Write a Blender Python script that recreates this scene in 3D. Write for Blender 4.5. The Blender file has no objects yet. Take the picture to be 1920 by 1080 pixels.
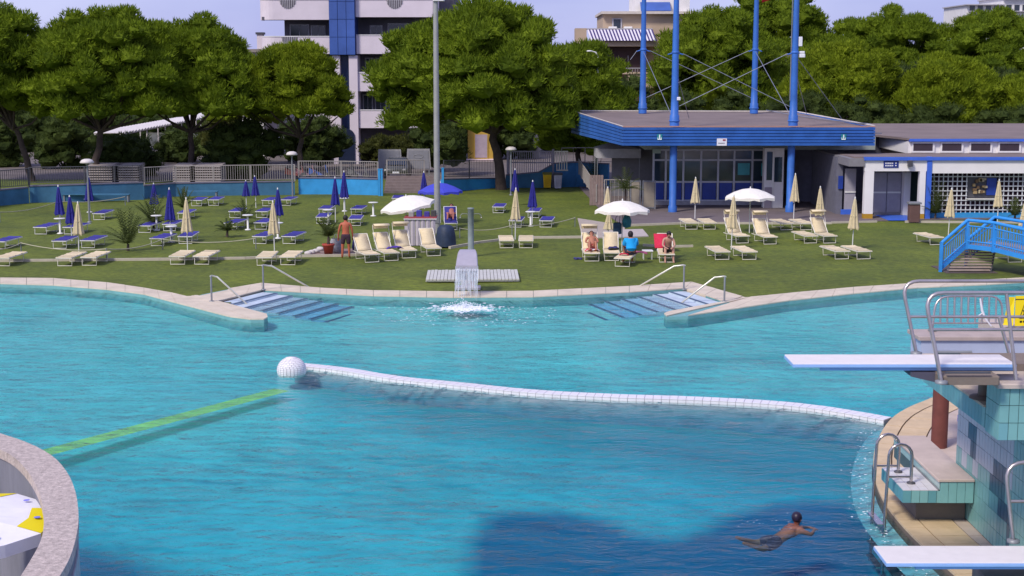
import bpy, bmesh, math, random
import numpy as np
from mathutils import Vector, Matrix
R=math.radians
sc=bpy.context.scene
col=sc.collection
# ---------------------------------------------------------------- camera
H=7.8; F=2717.0; TH=math.atan(410/2717.0); CT,ST=math.cos(TH),math.sin(TH)
cam=bpy.data.objects.new('camera',bpy.data.cameras.new('camera')); col.objects.link(cam)
cam.location=(0,0,H); cam.rotation_euler=(math.pi/2-TH,0,0)
cam.data.sensor_width=36; cam.data.lens=36*F/1920; cam.data.clip_start=0.5; cam.data.clip_end=6000
sc.camera=cam
# ---------------------------------------------------------------- light
SUN_EL,SUN_AZ=R(46),R(221)      # azimuth measured clockwise from +Y (north)
w=bpy.data.worlds.new('World'); sc.world=w; w.use_nodes=True
nt=w.node_tree; nt.nodes.clear()
out=nt.nodes.new('ShaderNodeOutputWorld'); bg=nt.nodes.new('ShaderNodeBackground')
sky=nt.nodes.new('ShaderNodeTexSky'); sky.sky_type='NISHITA'; sky.sun_disc=False
sky.sun_elevation=SUN_EL; sky.sun_rotation=SUN_AZ; sky.altitude=10; sky.air_density=1.0; sky.dust_density=1.2; sky.ozone_density=2.0
tc=nt.nodes.new('ShaderNodeTexCoord'); mp=nt.nodes.new('ShaderNodeMapping'); mp.inputs['Scale'].default_value=(1.6,1.6,4.5)
nz=nt.nodes.new('ShaderNodeTexNoise'); nz.inputs['Scale'].default_value=1.7; nz.inputs['Detail'].default_value=5
cr=nt.nodes.new('ShaderNodeValToRGB'); cr.color_ramp.elements[0].position=0.36; cr.color_ramp.elements[1].position=0.66
cr.color_ramp.elements[0].color=(2.0,2.15,4.9,1); cr.color_ramp.elements[1].color=(3.5,3.65,6.1,1)
mx=nt.nodes.new('ShaderNodeMixRGB'); mx.inputs[0].default_value=0.80
nt.links.new(tc.outputs['Generated'],mp.inputs['Vector']); nt.links.new(mp.outputs[0],nz.inputs['Vector'])
nt.links.new(nz.outputs['Fac'],cr.inputs[0]); nt.links.new(sky.outputs[0],mx.inputs[1]); nt.links.new(cr.outputs[0],mx.inputs[2])
nt.links.new(mx.outputs[0],bg.inputs[0]); bg.inputs[1].default_value=0.12; nt.links.new(bg.outputs[0],out.inputs[0])
sl=bpy.data.lights.new('sun','SUN'); sl.energy=2.3; sl.angle=R(12); sl.color=(1.0,0.93,0.84)
so=bpy.data.objects.new('sun',sl); col.objects.link(so)
sd=Vector((math.sin(SUN_AZ)*math.cos(SUN_EL),math.cos(SUN_AZ)*math.cos(SUN_EL),math.sin(SUN_EL)))
so.rotation_euler=sd.to_track_quat('Z','Y').to_euler(); so.location=(0,-20,60)
sc.view_settings.view_transform='Standard'; sc.view_settings.look='None'; sc.view_settings.gamma=1
sc.view_settings.exposure=0.5; sc.view_settings.use_curve_mapping=False
try:
    sc.cycles.transparent_max_bounces=16; sc.cycles.volume_bounces=0; sc.cycles.max_bounces=8
except Exception: pass
# ---------------------------------------------------------------- picture -> place
def G(px,py,z=0.0):
    a=(px-960)/F; b=-(py-540)/F
    dz=-ST+b*CT; dy=CT+b*ST; t=(z-H)/dz
    return Vector((a*t,dy*t,z))
def W(px,py,zc):            # point at camera depth zc
    v=-(py-540)/F*zc
    return Vector(((px-960)*zc/F, zc*CT+v*ST, H-zc*ST+v*CT))
def Dp(px,py,Y):            # point at world distance Y
    a=(px-960)/F; b=-(py-540)/F; t=Y/(CT+b*ST)
    return Vector((a*t,Y,H+(-ST+b*CT)*t))
# ---------------------------------------------------------------- materials
MATS={}
def mat(name,c,rough=0.7,metal=0.0,var=0.12,vs=3.0,bump=0.0,bs=30.0,spec=0.4,c2=None,thr=None,trans=0.0,stretch=None):
    if name in MATS: return MATS[name]
    m=bpy.data.materials.new(name); m.use_nodes=True; n=m.node_tree.nodes; l=m.node_tree.links
    p=n['Principled BSDF']; p.inputs['Roughness'].default_value=rough; p.inputs['Metallic'].default_value=metal
    p.inputs['Specular IOR Level'].default_value=spec
    t=n.new('ShaderNodeTexCoord'); mpn=n.new('ShaderNodeMapping'); l.new(t.outputs['Object'],mpn.inputs[0])
    if stretch: mpn.inputs['Scale'].default_value=stretch
    no=n.new('ShaderNodeTexNoise'); no.inputs['Scale'].default_value=vs; no.inputs['Detail'].default_value=6; no.inputs['Roughness'].default_value=0.65
    l.new(mpn.outputs[0],no.inputs['Vector'])
    r=n.new('ShaderNodeValToRGB'); lo,hi=thr or (0.3,0.7)
    r.color_ramp.elements[0].position=lo; r.color_ramp.elements[1].position=hi
    a=c; b=c2 or c
    if c2 is None:
        a=[x*(1-var) for x in c]; b=[min(1,x*(1+var)) for x in c]
    r.color_ramp.elements[0].color=(*a[:3],1); r.color_ramp.elements[1].color=(*b[:3],1)
    l.new(no.outputs['Fac'],r.inputs[0]); l.new(r.outputs[0],p.inputs['Base Color'])
    if bump:
        n2=n.new('ShaderNodeTexNoise'); n2.inputs['Scale'].default_value=bs; n2.inputs['Detail'].default_value=4
        l.new(mpn.outputs[0],n2.inputs['Vector'])
        bp=n.new('ShaderNodeBump'); bp.inputs['Strength'].default_value=bump; bp.inputs['Distance'].default_value=0.02
        l.new(n2.outputs['Fac'],bp.inputs['Height']); l.new(bp.outputs[0],p.inputs['Normal'])
    if trans: p.inputs['Transmission Weight'].default_value=trans
    MATS[name]=m; return m
# ---------------------------------------------------------------- mesh builder
class MB:
    def __init__(s): s.v=[]; s.f=[]; s.sm=[]
    def add(s,vs,fs,smooth=False):
        o=len(s.v); s.v+= [tuple(x) for x in vs]; s.f+=[tuple(i+o for i in f) for f in fs]; s.sm+=[smooth]*len(fs); return s
    def box(s,x0,x1,y0,y1,z0,z1):
        return s.add([(x0,y0,z0),(x1,y0,z0),(x1,y1,z0),(x0,y1,z0),(x0,y0,z1),(x1,y0,z1),(x1,y1,z1),(x0,y1,z1)],
            [(0,3,2,1),(4,5,6,7),(0,1,5,4),(1,2,6,5),(2,3,7,6),(3,0,4,7)])
    def hexa(s,a): # 8 corners, bottom 4 ccw then top 4
        return s.add(a,[(0,3,2,1),(4,5,6,7),(0,1,5,4),(1,2,6,5),(2,3,7,6),(3,0,4,7)])
    def bbox(s,x0,x1,y0,y1,z0,z1,b=0.02):   # chamfered in plan and top
        s.prism([(x0+b,y0),(x1-b,y0),(x1,y0+b),(x1,y1-b),(x1-b,y1),(x0+b,y1),(x0,y1-b),(x0,y0+b)],z0,z1-b)
        P=[(x0+b,y0),(x1-b,y0),(x1,y0+b),(x1,y1-b),(x1-b,y1),(x0+b,y1),(x0,y1-b),(x0,y0+b)]
        Q=[(x0+2*b,y0+b),(x1-2*b,y0+b),(x1-b,y0+2*b),(x1-b,y1-2*b),(x1-2*b,y1-b),(x0+2*b,y1-b),(x0+b,y1-2*b),(x0+b,y0+2*b)]
        o=[(x,y,z1-b) for x,y in P]+[(x,y,z1) for x,y in Q]
        return s.add(o,[(i,(i+1)%8,8+(i+1)%8,8+i) for i in range(8)]+[tuple(range(8,16))])
    def prism(s,poly,z0,z1,smooth=False):
        n=len(poly); v=[(p[0],p[1],z0) for p in poly]+[(p[0],p[1],z1) for p in poly]
        s.add(v,[(i,(i+1)%n,n+(i+1)%n,n+i) for i in range(n)],smooth)
        s.add(v,[tuple(range(n-1,-1,-1)),tuple(range(n,2*n))]); return s
    def tube(s,pts,r,n=8,caps=True,smooth=True):
        pts=[Vector(p) for p in pts]; k=len(pts); rs=r if isinstance(r,(list,tuple)) else [r]*k
        up=None; vs=[]
        for i,p in enumerate(pts):
            d=(pts[min(i+1,k-1)]-pts[max(i-1,0)]); d=d.normalized() if d.length>1e-9 else Vector((0,0,1))
            if up is None:
                up=Vector((0,0,1)) if abs(d.z)<0.9 else Vector((1,0,0))
            a=d.cross(up); 
            if a.length<1e-5: a=d.cross(Vector((0,1,0)))
            a.normalize(); b=a.cross(d).normalized(); up=b
            for j in range(n):
                t=2*math.pi*j/n; vs.append(p+a*(math.cos(t)*rs[i])+b*(math.sin(t)*rs[i]))
        fs=[]
        for i in range(k-1):
            for j in range(n): fs.append((i*n+j,i*n+(j+1)%n,(i+1)*n+(j+1)%n,(i+1)*n+j))
        s.add(vs,fs,smooth)
        if caps: s.add(vs[:n],[tuple(range(n))]); s.add(vs[-n:],[tuple(range(n-1,-1,-1))])
        return s
    def lathe(s,prof,n=16,c=(0,0,0),smooth=True,lobes=0,amp=0):
        vs=[]
        for r,z in prof:
            for j in range(n):
                t=2*math.pi*j/n; rr=r*(1+amp*math.cos(lobes*t)) if lobes else r
                vs.append((c[0]+rr*math.cos(t),c[1]+rr*math.sin(t),c[2]+z))
        fs=[(i*n+j,i*n+(j+1)%n,(i+1)*n+(j+1)%n,(i+1)*n+j) for i in range(len(prof)-1) for j in range(n)]
        return s.add(vs,fs,smooth)
    def sphere(s,c,r,n=12,m=8,sx=1,sy=1,sz=1):
        vs=[];
        for i in range(m+1):
            a=math.pi*i/m
            for j in range(n):
                t=2*math.pi*j/n; vs.append((c[0]+r*sx*math.sin(a)*math.cos(t),c[1]+r*sy*math.sin(a)*math.sin(t),c[2]+r*sz*math.cos(a)))
        return s.add(vs,[(i*n+j,(i+1)*n+j,(i+1)*n+(j+1)%n,i*n+(j+1)%n) for i in range(m) for j in range(n)],True)
    def mesh(s,name,m=None):
        me=bpy.data.meshes.new(name); me.from_pydata(s.v,[],s.f); me.polygons.foreach_set('use_smooth',s.sm)
        if m: me.materials.append(m)
        me.update(); return me
    def build(s,name,m,parent=None,kind=None,label=None,loc=None,rz=0):
        o=bpy.data.objects.new(name,s.mesh(name,m)); col.objects.link(o)
        if parent: o.parent=parent
        if kind: o['kind']=kind
        if label: o['label']=label
        if loc is not None: o.location=loc
        if rz: o.rotation_euler=(0,0,rz)
        return o
def from_mesh(name,me,parent=None,loc=None,rot=None,scale=None):
    o=bpy.data.objects.new(name,me); col.objects.link(o)
    if parent: o.parent=parent
    if loc is not None: o.location=loc
    if rot is not None: o.rotation_euler=rot
    if scale is not None: o.scale=scale
    return o
def tag(o,label,cat,group=None,kind=None):
    o['label']=label; o['category']=cat
    if group: o['group']=group
    if kind: o['kind']=kind
    return o
def thing(name,label,cat,loc=(0,0,0),rz=0,group=None):
    o=bpy.data.objects.new(name,None); col.objects.link(o); o.location=loc; o.rotation_euler=(0,0,rz); o.empty_display_size=0.2
    return tag(o,label,cat,group)
def struct(name,mb,m,parent=None,kind='structure'):
    return mb.build(name,m,parent,kind)
def kids(o): return [c for c in ALLCH.get(o.name,[])]
def dup(root,loc,rz=0,label=None,group=None,scale=None,swap=None):
    r=root.copy(); col.objects.link(r); r.location=loc; r.rotation_euler=(0,0,rz)
    if label: r['label']=label
    if group: r['group']=group
    if scale: r.scale=scale if isinstance(scale,(tuple,list)) else (scale,)*3
    for ch in root.children:
        c=ch.copy(); col.objects.link(c); c.parent=r
        for g in ch.children:
            d=g.copy(); col.objects.link(d); d.parent=c
    return r
rnd=random.Random(7)
def rand_tint(m,lo=.82,hi=1.08):
    n=m.node_tree.nodes; l=m.node_tree.links; p=n['Principled BSDF']; src=p.inputs['Base Color'].links[0].from_socket
    oi=n.new('ShaderNodeObjectInfo'); mr=n.new('ShaderNodeMapRange'); mr.inputs[3].default_value=lo; mr.inputs[4].default_value=hi; l.new(oi.outputs['Random'],mr.inputs[0])
    mu=n.new('ShaderNodeMixRGB'); mu.blend_type='MULTIPLY'; mu.inputs[0].default_value=1; l.new(src,mu.inputs[1]); l.new(mr.outputs[0],mu.inputs[2]); l.new(mu.outputs[0],p.inputs['Base Color'])
    return m
# palette
white_metal=mat('white painted metal',(.72,.71,.66),.45,var=.06)
cream_fab=mat('cream fabric',(.62,.52,.31),.85,var=.14,vs=5,bump=.2,bs=60)
cream_sling=mat('cream sling fabric',(.70,.58,.36),.8,var=.12,vs=6,bump=.15,bs=80)
cream_metal=mat('cream tube',(.75,.71,.60),.4,var=.05)
blue_fab=mat('navy blue fabric',(.018,.018,.17),.8,var=.2,vs=4,bump=.2,bs=60)
blue_sling=rand_tint(mat('blue sling fabric',(.04,.035,.25),.75,var=.15,vs=5),.7,1.15); rand_tint(cream_sling,.80,1.08)
white_fab=mat('off white parasol cloth',(.78,.74,.64),.85,var=.08,vs=3,bump=.2,bs=50)
steel=mat('brushed stainless steel',(.52,.46,.43),.30,metal=.8,var=.15,vs=4)
dark_metal=mat('dark grey metal',(.07,.07,.08),.5,var=.2)
grey_metal=mat('grey metal',(.25,.26,.27),.5,metal=.3,var=.1)
blue_paint=rand_tint(mat('blue paint',(.04,.15,.50),.5,var=.22,vs=.9,bump=.1),.86,1.06)
azure_paint=mat('azure paint',(.04,.30,.62),.42,var=.14,vs=1.5)
wallblue=mat('pale blue wall paint',(.045,.15,.25),.8,var=.22,vs=1.0,bump=.2,bs=12)
wallwhite=mat('white render',(.74,.72,.70),.85,var=.08,vs=.9,bump=.15,bs=20)
# ================================================================ POOL, LAWN, GROUND
INNER=[(-420,545),(-200,534),(-40,531),(0,533),(100,536),(200,544),(270,553),(330,569),(380,582),(430,595),(470,600),(495,600),(502,596),(500,590),(470,583),(400,568),
 (492,545),(600,551),(700,556),(850,559),(1000,558),(1180,549),(1284,542),(1362,568),(1290,581),(1255,585),(1245,589),(1250,594),(1290,593),(1340,586),(1400,577),(1480,565),(1600,552),(1720,541),(1850,535),(1960,528),(2200,520)]
OUTER=[(-420,534),(-200,524),(-40,521),(0,522),(100,523),(200,531),(270,541),(320,550),(350,557),(356,557),(360,556),(362,556),(366,555),(370,555),(380,552),(430,542),
 (490,532),(600,541),(700,546),(850,548),(1000,547),(1180,538),(1297,530),(1392,557),(1396,558),(1398,559),(1400,559),(1404,559),(1408,558),(1420,557),(1440,555),(1500,549),(1600,540),(1750,530),(1850,526),(1960,519),(2200,511)]
WL=-0.10
grassm=mat('mown grass',(.072,.100,.008),.9,vs=.35,c2=(.125,.155,.011),thr=(.35,.65),bump=.9,bs=18)
# finer breakup inside the grass material
def add_fine(m,scale,amount):
    n=m.node_tree.nodes; l=m.node_tree.links; p=n['Principled BSDF']; src=p.inputs['Base Color'].links[0].from_socket
    t=n.new('ShaderNodeTexCoord'); no=n.new('ShaderNodeTexNoise'); no.inputs['Scale'].default_value=scale; no.inputs['Detail'].default_value=8
    l.new(t.outputs['Object'],no.inputs['Vector']); mr=n.new('ShaderNodeMapRange'); mr.inputs[1].default_value=.3; mr.inputs[2].default_value=.7
    mr.inputs[3].default_value=1-amount; mr.inputs[4].default_value=1+amount; l.new(no.outputs['Fac'],mr.inputs[0])
    mu=n.new('ShaderNodeMixRGB'); mu.blend_type='MULTIPLY'; mu.inputs[0].default_value=1; l.new(src,mu.inputs[1]); l.new(mr.outputs[0],mu.inputs[2]); l.new(mu.outputs[0],p.inputs['Base Color'])
add_fine(grassm,4,.28); add_fine(grassm,.18,.16); add_fine(grassm,22,.2)
def inpoly(x,y,P):
    c=False; n=len(P); j=n-1
    for i in range(n):
        if (P[i][1]>y)!=(P[j][1]>y) and x<(P[j][0]-P[i][0])*(y-P[i][1])/(P[j][1]-P[i][1])+P[i][0]: c=not c
        j=i
    return c
inn=[G(*p) for p in INNER]; outr=[G(*p) for p in OUTER]
mid=[(a*.5+b*.5) for a,b in zip(inn,outr)]
MP=[(p.x,p.y) for p in mid]+[(70,62),(70,2),(-60,2),(-60,60)]
lb=MB(); X0,X1,Y0,Y1,S=-46,46,44,104,.5
nx=int((X1-X0)/S); ny=int((Y1-Y0)/S); vid={}
def lz(x,y):
    return 0.0+0.012*math.sin(x*.8)*math.cos(y*.6)-0.012
for j in range(ny):
    for i in range(nx):
        cx=X0+(i+.5)*S; cy=Y0+(j+.5)*S
        if inpoly(cx,cy,MP): continue
        if cy>96 and False: continue
        q=[]
        for a,b in ((i,j),(i+1,j),(i+1,j+1),(i,j+1)):
            if (a,b) not in vid:
                x=X0+a*S; y=Y0+b*S; vid[(a,b)]=len(lb.v); lb.v.append((x,y,lz(x,y)))
            q.append(vid[(a,b)])
        lb.f.append(tuple(q)); lb.sm.append(True)
struct('lawn',lb,grassm)
# far ground ring
pavem=mat('worn pinkish paving',(.15,.125,.115),.9,var=.25,vs=.5,bump=.3,bs=8)
gm=mat('dusty far ground',(.085,.085,.06),.95,var=.3,vs=.05)
g=MB(); 
for x0,x1,y0,y1 in ((-3000,3000,150,5000),(-3000,-46,-1500,150),(46,3000,-1500,150),(-46,46,-1500,1)):
    g.add([(x0,y0,-.12),(x1,y0,-.12),(x1,y1,-.12),(x0,y1,-.12)],[(0,1,2,3)])
struct('ground',g,gm)
# plaza / street behind the blue wall
pl=MB().prism([(-46,104),(46,104),(46,150),(-46,150)],-.5,-.06)
struct('street',pl,pavem)
# coping
cop_m=mat('sandy coping stone',(.62,.53,.40),.75,var=.14,vs=1.3,bump=.3,bs=25)
cop_root=MB()
# sand-coloured bedding under the stones, stones as parts
bed=MB()
for i in range(len(inn)-1):
    a,b,c,d=inn[i],inn[i+1],outr[i+1],outr[i]
    if (b-a).length<.02 and (c-d).length<.02: continue
    bed.hexa([(a.x,a.y,-2),(b.x,b.y,-2),(c.x,c.y,-2),(d.x,d.y,-2),(a.x,a.y,.0),(b.x,b.y,.0),(c.x,c.y,.0),(d.x,d.y,.0)])
bedo=struct('pool_coping',bed,mat('mid blue pool wall tile',(.16,.36,.36),.6,bump=.2))
def lerp(a,b,t): return a+(b-a)*t
for i in range(len(inn)-1):
    a,b,c,d=inn[i],inn[i+1],outr[i+1],outr[i]
    L=max((b-a).length,(c-d).length)
    if L<.05: continue
    n=max(1,round(L/1.0))
    for k in range(n):
        e=.008/L*1; t0=k/n+e; t1=(k+1)/n-e; dz=rnd.uniform(.036,.042)
        P=[lerp(a,b,t0),lerp(a,b,t1),lerp(d,c,t1),lerp(d,c,t0)]
        m=MB()
        if min((P[0]-P[1]).length,(P[2]-P[3]).length)<.02 and max((P[0]-P[1]).length,(P[2]-P[3]).length)<.1: continue
        if (P[1]-P[0]).cross(P[2]-P[0]).z*(P[2]-P[0]).cross(P[3]-P[0]).z<0: continue
        m.hexa([(p.x,p.y,.004) for p in P]+[(p.x,p.y,dz) for p in P])
        m.build('coping_stone',cop_m,bedo)
for Q_ in ([(330,568),(404,567),(492,545),(490,533),(430,543),(366,556),(340,555)],[(1284,543),(1297,531),(1400,558),(1450,556),(1440,571),(1362,567)]):
    fp=MB().prism([(v.x,v.y) for v in (G(*q) for q in Q_)][::-1],-2,.004); fp.build('coping_corner',cop_m,bedo)
# basin floor
TB=[ # (py,[(px,h)...])
 (520,[(0,.30),(1920,.30)]),(560,[(0,.24),(1920,.24)]),(600,[(0,.26),(700,.25),(1920,.26)]),(680,[(0,.33),(1000,.33),(1920,.32)]),
 (735,[(0,.38),(560,.42),(620,.50),(1300,.38),(1920,.36)]),(775,[(0,.40),(500,.42),(640,.55),(1400,.60),(1700,.60),(1920,.5)]),
 (830,[(0,.44),(500,.48),(900,.62),(1500,.74),(1920,.74)]),(900,[(0,.55),(400,.6),(900,.66),(1150,.72),(1450,.85),(1920,.9)]),
 (980,[(0,.72),(250,.72),(850,.70),(1200,.76),(1500,.98),(1920,1.0)]),(1100,[(0,.84),(250,.82),(850,.76),(1200,.95),(1500,1.05),(1920,1.05)]),(1400,[(0,.9),(1920,1.05)])]
def rowh(r,px):
    r=r[1]
    if px<=r[0][0]: return r[0][1]
    for a,b in zip(r,r[1:]):
        if px<=b[0]: return a[1]+(b[1]-a[1])*(px-a[0])/(b[0]-a[0])
    return r[-1][1]
PIT=[(885,1500),(885,1080),(893,1005),(915,966),(970,957),(1060,957),(1130,966),(1190,992),(1260,1000),(1330,978),(1375,950),(1470,925),(1590,920),(1640,960),(1700,1500)]
PITW=[(G(a,b+14,-.98).x,G(a,b+14,-.98).y) for a,b in PIT]
def pix(x,y,z):
    v=(0,0); dx,dy,dz=x,y,z-H; zc=dy*CT-dz*ST; yc=dy*ST+dz*CT
    return 960+F*dx/zc,540-F*yc/zc
def depth(x,y):
    px,py=pix(x,y,-.6)
    if py<520: h=.3
    elif py>=1400: h=1.0
    else:
        for a,b in zip(TB,TB[1:]):
            if py<=b[0]:
                t=(py-a[0])/(b[0]-a[0]); h=rowh(a,px)*(1-t)+rowh(b,px)*t; break
    return h
fb=MB(); fx0,fx1,fy0,fy1,S=-46,30,3,66,.25
nx=int((fx1-fx0)/S); ny=int((fy1-fy0)/S)
hh={}
for j in range(ny+1):
    for i in range(nx+1):
        x=fx0+i*S; y=fy0+j*S; c=0
        if 12<y<32 and -3<x<12:
            for dx,dy in ((0,0),(.1,.1),(-.1,.1),(.1,-.1),(-.1,-.1)): c+=inpoly(x+dx,y+dy,PITW)
        hh[(i,j)]=depth(x,y)+.12*c/5
        fb.v.append((x,y,WL-hh[(i,j)]))
for j in range(ny):
    for i in range(nx):
        a=j*(nx+1)+i; fb.f.append((a,a+1,a+nx+2,a+nx+1)); fb.sm.append(True)
floorm=mat('pale mosaic pool lining',(.58,.66,.50),.8,vs=.35,c2=(.70,.80,.60),bump=.15,bs=10)
add_fine(floorm,1.2,.07)
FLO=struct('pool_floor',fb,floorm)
# grey tiled apron in front of the dividing wall (sloping)
DIV=[(566,680),(650,689),(750,705),(860,716),(1000,730),(1150,738),(1300,743),(1450,751),(1560,763),(1672,782)]
def smooth(P,n=6):
    o=[]
    for i in range(len(P)-1):
        p0=P[max(i-1,0)];p1=P[i];p2=P[i+1];p3=P[min(i+2,len(P)-1)]
        for k in range(n):
            t=k/n; o.append(tuple(.5*((2*b)+(-a+c)*t+(2*a-5*b+4*c-d)*t*t+(-a+3*b-3*c+d)*t**3) for a,b,c,d in zip(p0,p1,p2,p3)))
    o.append(tuple(P[-1])); return o
DV=[G(a,b,-.02) for a,b in smooth(DIV,8)]
# darker tile bands on the floor: grey-green below the dividing wall, blue in the diving pit; the streak beyond the wall is painted shadow
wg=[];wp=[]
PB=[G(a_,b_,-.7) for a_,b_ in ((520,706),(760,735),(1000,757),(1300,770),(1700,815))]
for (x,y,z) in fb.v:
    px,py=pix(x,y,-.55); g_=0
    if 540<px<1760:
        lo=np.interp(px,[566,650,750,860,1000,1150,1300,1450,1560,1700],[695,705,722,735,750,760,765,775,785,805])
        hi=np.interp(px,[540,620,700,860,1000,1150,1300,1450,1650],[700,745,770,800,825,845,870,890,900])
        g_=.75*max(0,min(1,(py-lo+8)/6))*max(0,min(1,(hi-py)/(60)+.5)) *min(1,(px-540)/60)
    if 1090<px<1500: g_=max(g_,.55*max(0,1-abs(py-(668+14*math.sin((px-1090)/410*2.4)))/11)*min(1,(px-1090)/120))  # shadow streak beyond the dividing wall, painted into the floor colour
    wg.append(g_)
    p_=0
    if 12<y<32 and -3<x<12:
        for dx,dy in ((0,0),(.1,.1),(-.1,.1),(.1,-.1),(-.1,-.1)): p_+=inpoly(x+dx,y+dy,PITW)/5
    wp.append(p_)
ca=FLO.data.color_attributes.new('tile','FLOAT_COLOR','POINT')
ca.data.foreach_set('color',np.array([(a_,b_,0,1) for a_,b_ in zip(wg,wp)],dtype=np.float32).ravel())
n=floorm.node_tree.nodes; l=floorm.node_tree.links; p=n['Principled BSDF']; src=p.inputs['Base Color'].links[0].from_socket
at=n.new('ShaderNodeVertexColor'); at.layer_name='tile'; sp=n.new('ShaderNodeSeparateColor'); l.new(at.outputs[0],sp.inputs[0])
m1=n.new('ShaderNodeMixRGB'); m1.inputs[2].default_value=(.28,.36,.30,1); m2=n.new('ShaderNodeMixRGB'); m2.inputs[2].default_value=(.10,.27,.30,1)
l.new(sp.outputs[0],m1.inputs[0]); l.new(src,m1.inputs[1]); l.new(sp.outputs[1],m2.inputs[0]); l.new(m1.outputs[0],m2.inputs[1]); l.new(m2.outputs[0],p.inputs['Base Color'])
# water body
wm=bpy.data.materials.new('pool water'); wm.use_nodes=True; n=wm.node_tree.nodes; l=wm.node_tree.links; n.clear()
o=n.new('ShaderNodeOutputMaterial'); tr=n.new('ShaderNodeBsdfTransparent'); gl=n.new('ShaderNodeBsdfGlossy'); gl.inputs['Roughness'].default_value=.22
mxs=n.new('ShaderNodeMixShader'); fr=n.new('ShaderNodeFresnel'); fr.inputs['IOR'].default_value=1.17
geo=n.new('ShaderNodeNewGeometry'); mp1=n.new('ShaderNodeMapping'); mp1.inputs['Scale'].default_value=(.9,2.0,1); mp1.inputs['Rotation'].default_value=(0,0,R(-12))
l.new(geo.outputs['Position'],mp1.inputs[0])
n1=n.new('ShaderNodeTexNoise'); n1.inputs['Scale'].default_value=1.9; n1.inputs['Detail'].default_value=3.5; n1.inputs['Roughness'].default_value=.55; n1.inputs['Distortion'].default_value=.5
l.new(mp1.outputs[0],n1.inputs[0])
mp2=n.new('ShaderNodeMapping'); mp2.inputs['Scale'].default_value=(.35,1.0,1); mp2.inputs['Rotation'].default_value=(0,0,R(22)); l.new(geo.outputs['Position'],mp2.inputs[0])
n2=n.new('ShaderNodeTexNoise'); n2.inputs['Scale'].default_value=.9; n2.inputs['Detail'].default_value=2; l.new(mp2.outputs[0],n2.inputs[0])
n3=n.new('ShaderNodeTexNoise'); n3.inputs['Scale'].default_value=.13; n3.inputs['Detail'].default_value=2; l.new(geo.outputs['Position'],n3.inputs[0])
mr3=n.new('ShaderNodeMapRange'); mr3.inputs[1].default_value=.35; mr3.inputs[2].default_value=.65; mr3.inputs[3].default_value=.08; mr3.inputs[4].default_value=.22; l.new(n3.outputs[0],mr3.inputs[0])
ad=n.new('ShaderNodeMath'); ad.operation='MULTIPLY_ADD'; ad.inputs[1].default_value=1.6; l.new(n2.outputs[0],ad.inputs[0]); l.new(n1.outputs[0],ad.inputs[2])
bp=n.new('ShaderNodeBump'); bp.inputs['Strength'].default_value=1.0; bp.inputs['Distance'].default_value=.17; l.new(ad.outputs[0],bp.inputs['Height']); l.new(mr3.outputs[0],bp.inputs['Distance'])
l.new(bp.outputs[0],gl.inputs['Normal']); l.new(bp.outputs[0],fr.inputs['Normal'])
l.new(fr.outputs[0],mxs.inputs[0]); l.new(tr.outputs[0],mxs.inputs[1]); l.new(gl.outputs[0],mxs.inputs[2]); l.new(mxs.outputs[0],o.inputs['Surface'])
va=n.new('ShaderNodeVolumeAbsorption'); va.inputs['Color'].default_value=(.04,.80,.94,1); va.inputs['Density'].default_value=1.0; l.new(va.outputs[0],o.inputs['Volume'])
wb=MB().box(-45.8,29.8,3.2,65.8,-2.2,WL); wo=wb.build('pool_water',wm,kind='structure')
# divider
tilem=mat('white glazed tile',(.80,.76,.76),.25,var=.07,vs=3); groutm=mat('grey grout',(.42,.40,.42),.9)
dr=thing('pool_dividing_wall','low curved white tiled wall dividing the diving basin from the lagoon','wall',(0,0,0))
core=MB(); wd=.36
nrm=[]
for i,p in enumerate(DV):
    d=(DV[min(i+1,len(DV)-1)]-DV[max(i-1,0)]).normalized(); nrm.append(Vector((d.y,-d.x,0)))
for i in range(len(DV)-1):
    a,b=DV[i],DV[i+1]; c=b+nrm[i+1]*wd; d=a+nrm[i]*wd
    core.hexa([(a.x,a.y,-1.2),(d.x,d.y,-1.2),(c.x,c.y,-1.2),(b.x,b.y,-1.2),(a.x,a.y,-.04),(d.x,d.y,-.04),(c.x,c.y,-.04),(b.x,b.y,-.04)])
core.build('core',groutm,dr)
# resample for tiles
Ls=[0]
for a,b in zip(DV,DV[1:]): Ls.append(Ls[-1]+(b-a).length)
def at_len(s):
    for i in range(len(DV)-1):
        if s<=Ls[i+1] or i==len(DV)-2:
            t=(s-Ls[i])/(Ls[i+1]-Ls[i]); return DV[i].lerp(DV[i+1],t),nrm[i].lerp(nrm[i+1],t).normalized()
NT=int(Ls[-1]/.2); tl=Ls[-1]/NT
for k in range(NT):
    p,q=at_len(k*tl+.006)[0],at_len((k+1)*tl-.006)[0]; na,nb=at_len(k*tl+.006)[1],at_len((k+1)*tl-.006)[1]
    z=-.022+rnd.uniform(-.002,.002)
    A=[p,p+na*(wd+.012),q+nb*(wd+.012),q]
    m=MB().hexa([(v.x,v.y,-.039) for v in A]+[(v.x,v.y,z) for v in A]); m.build('tile',tilem,dr)
    A=[p+na*(wd+.001),p+na*(wd+.014),q+nb*(wd+.014),q+nb*(wd+.001)]
    m=MB().hexa([(v.x,v.y,-.16) for v in A]+[(v.x,v.y,-.046) for v in A]); m.build('tile',tilem,dr)
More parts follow.
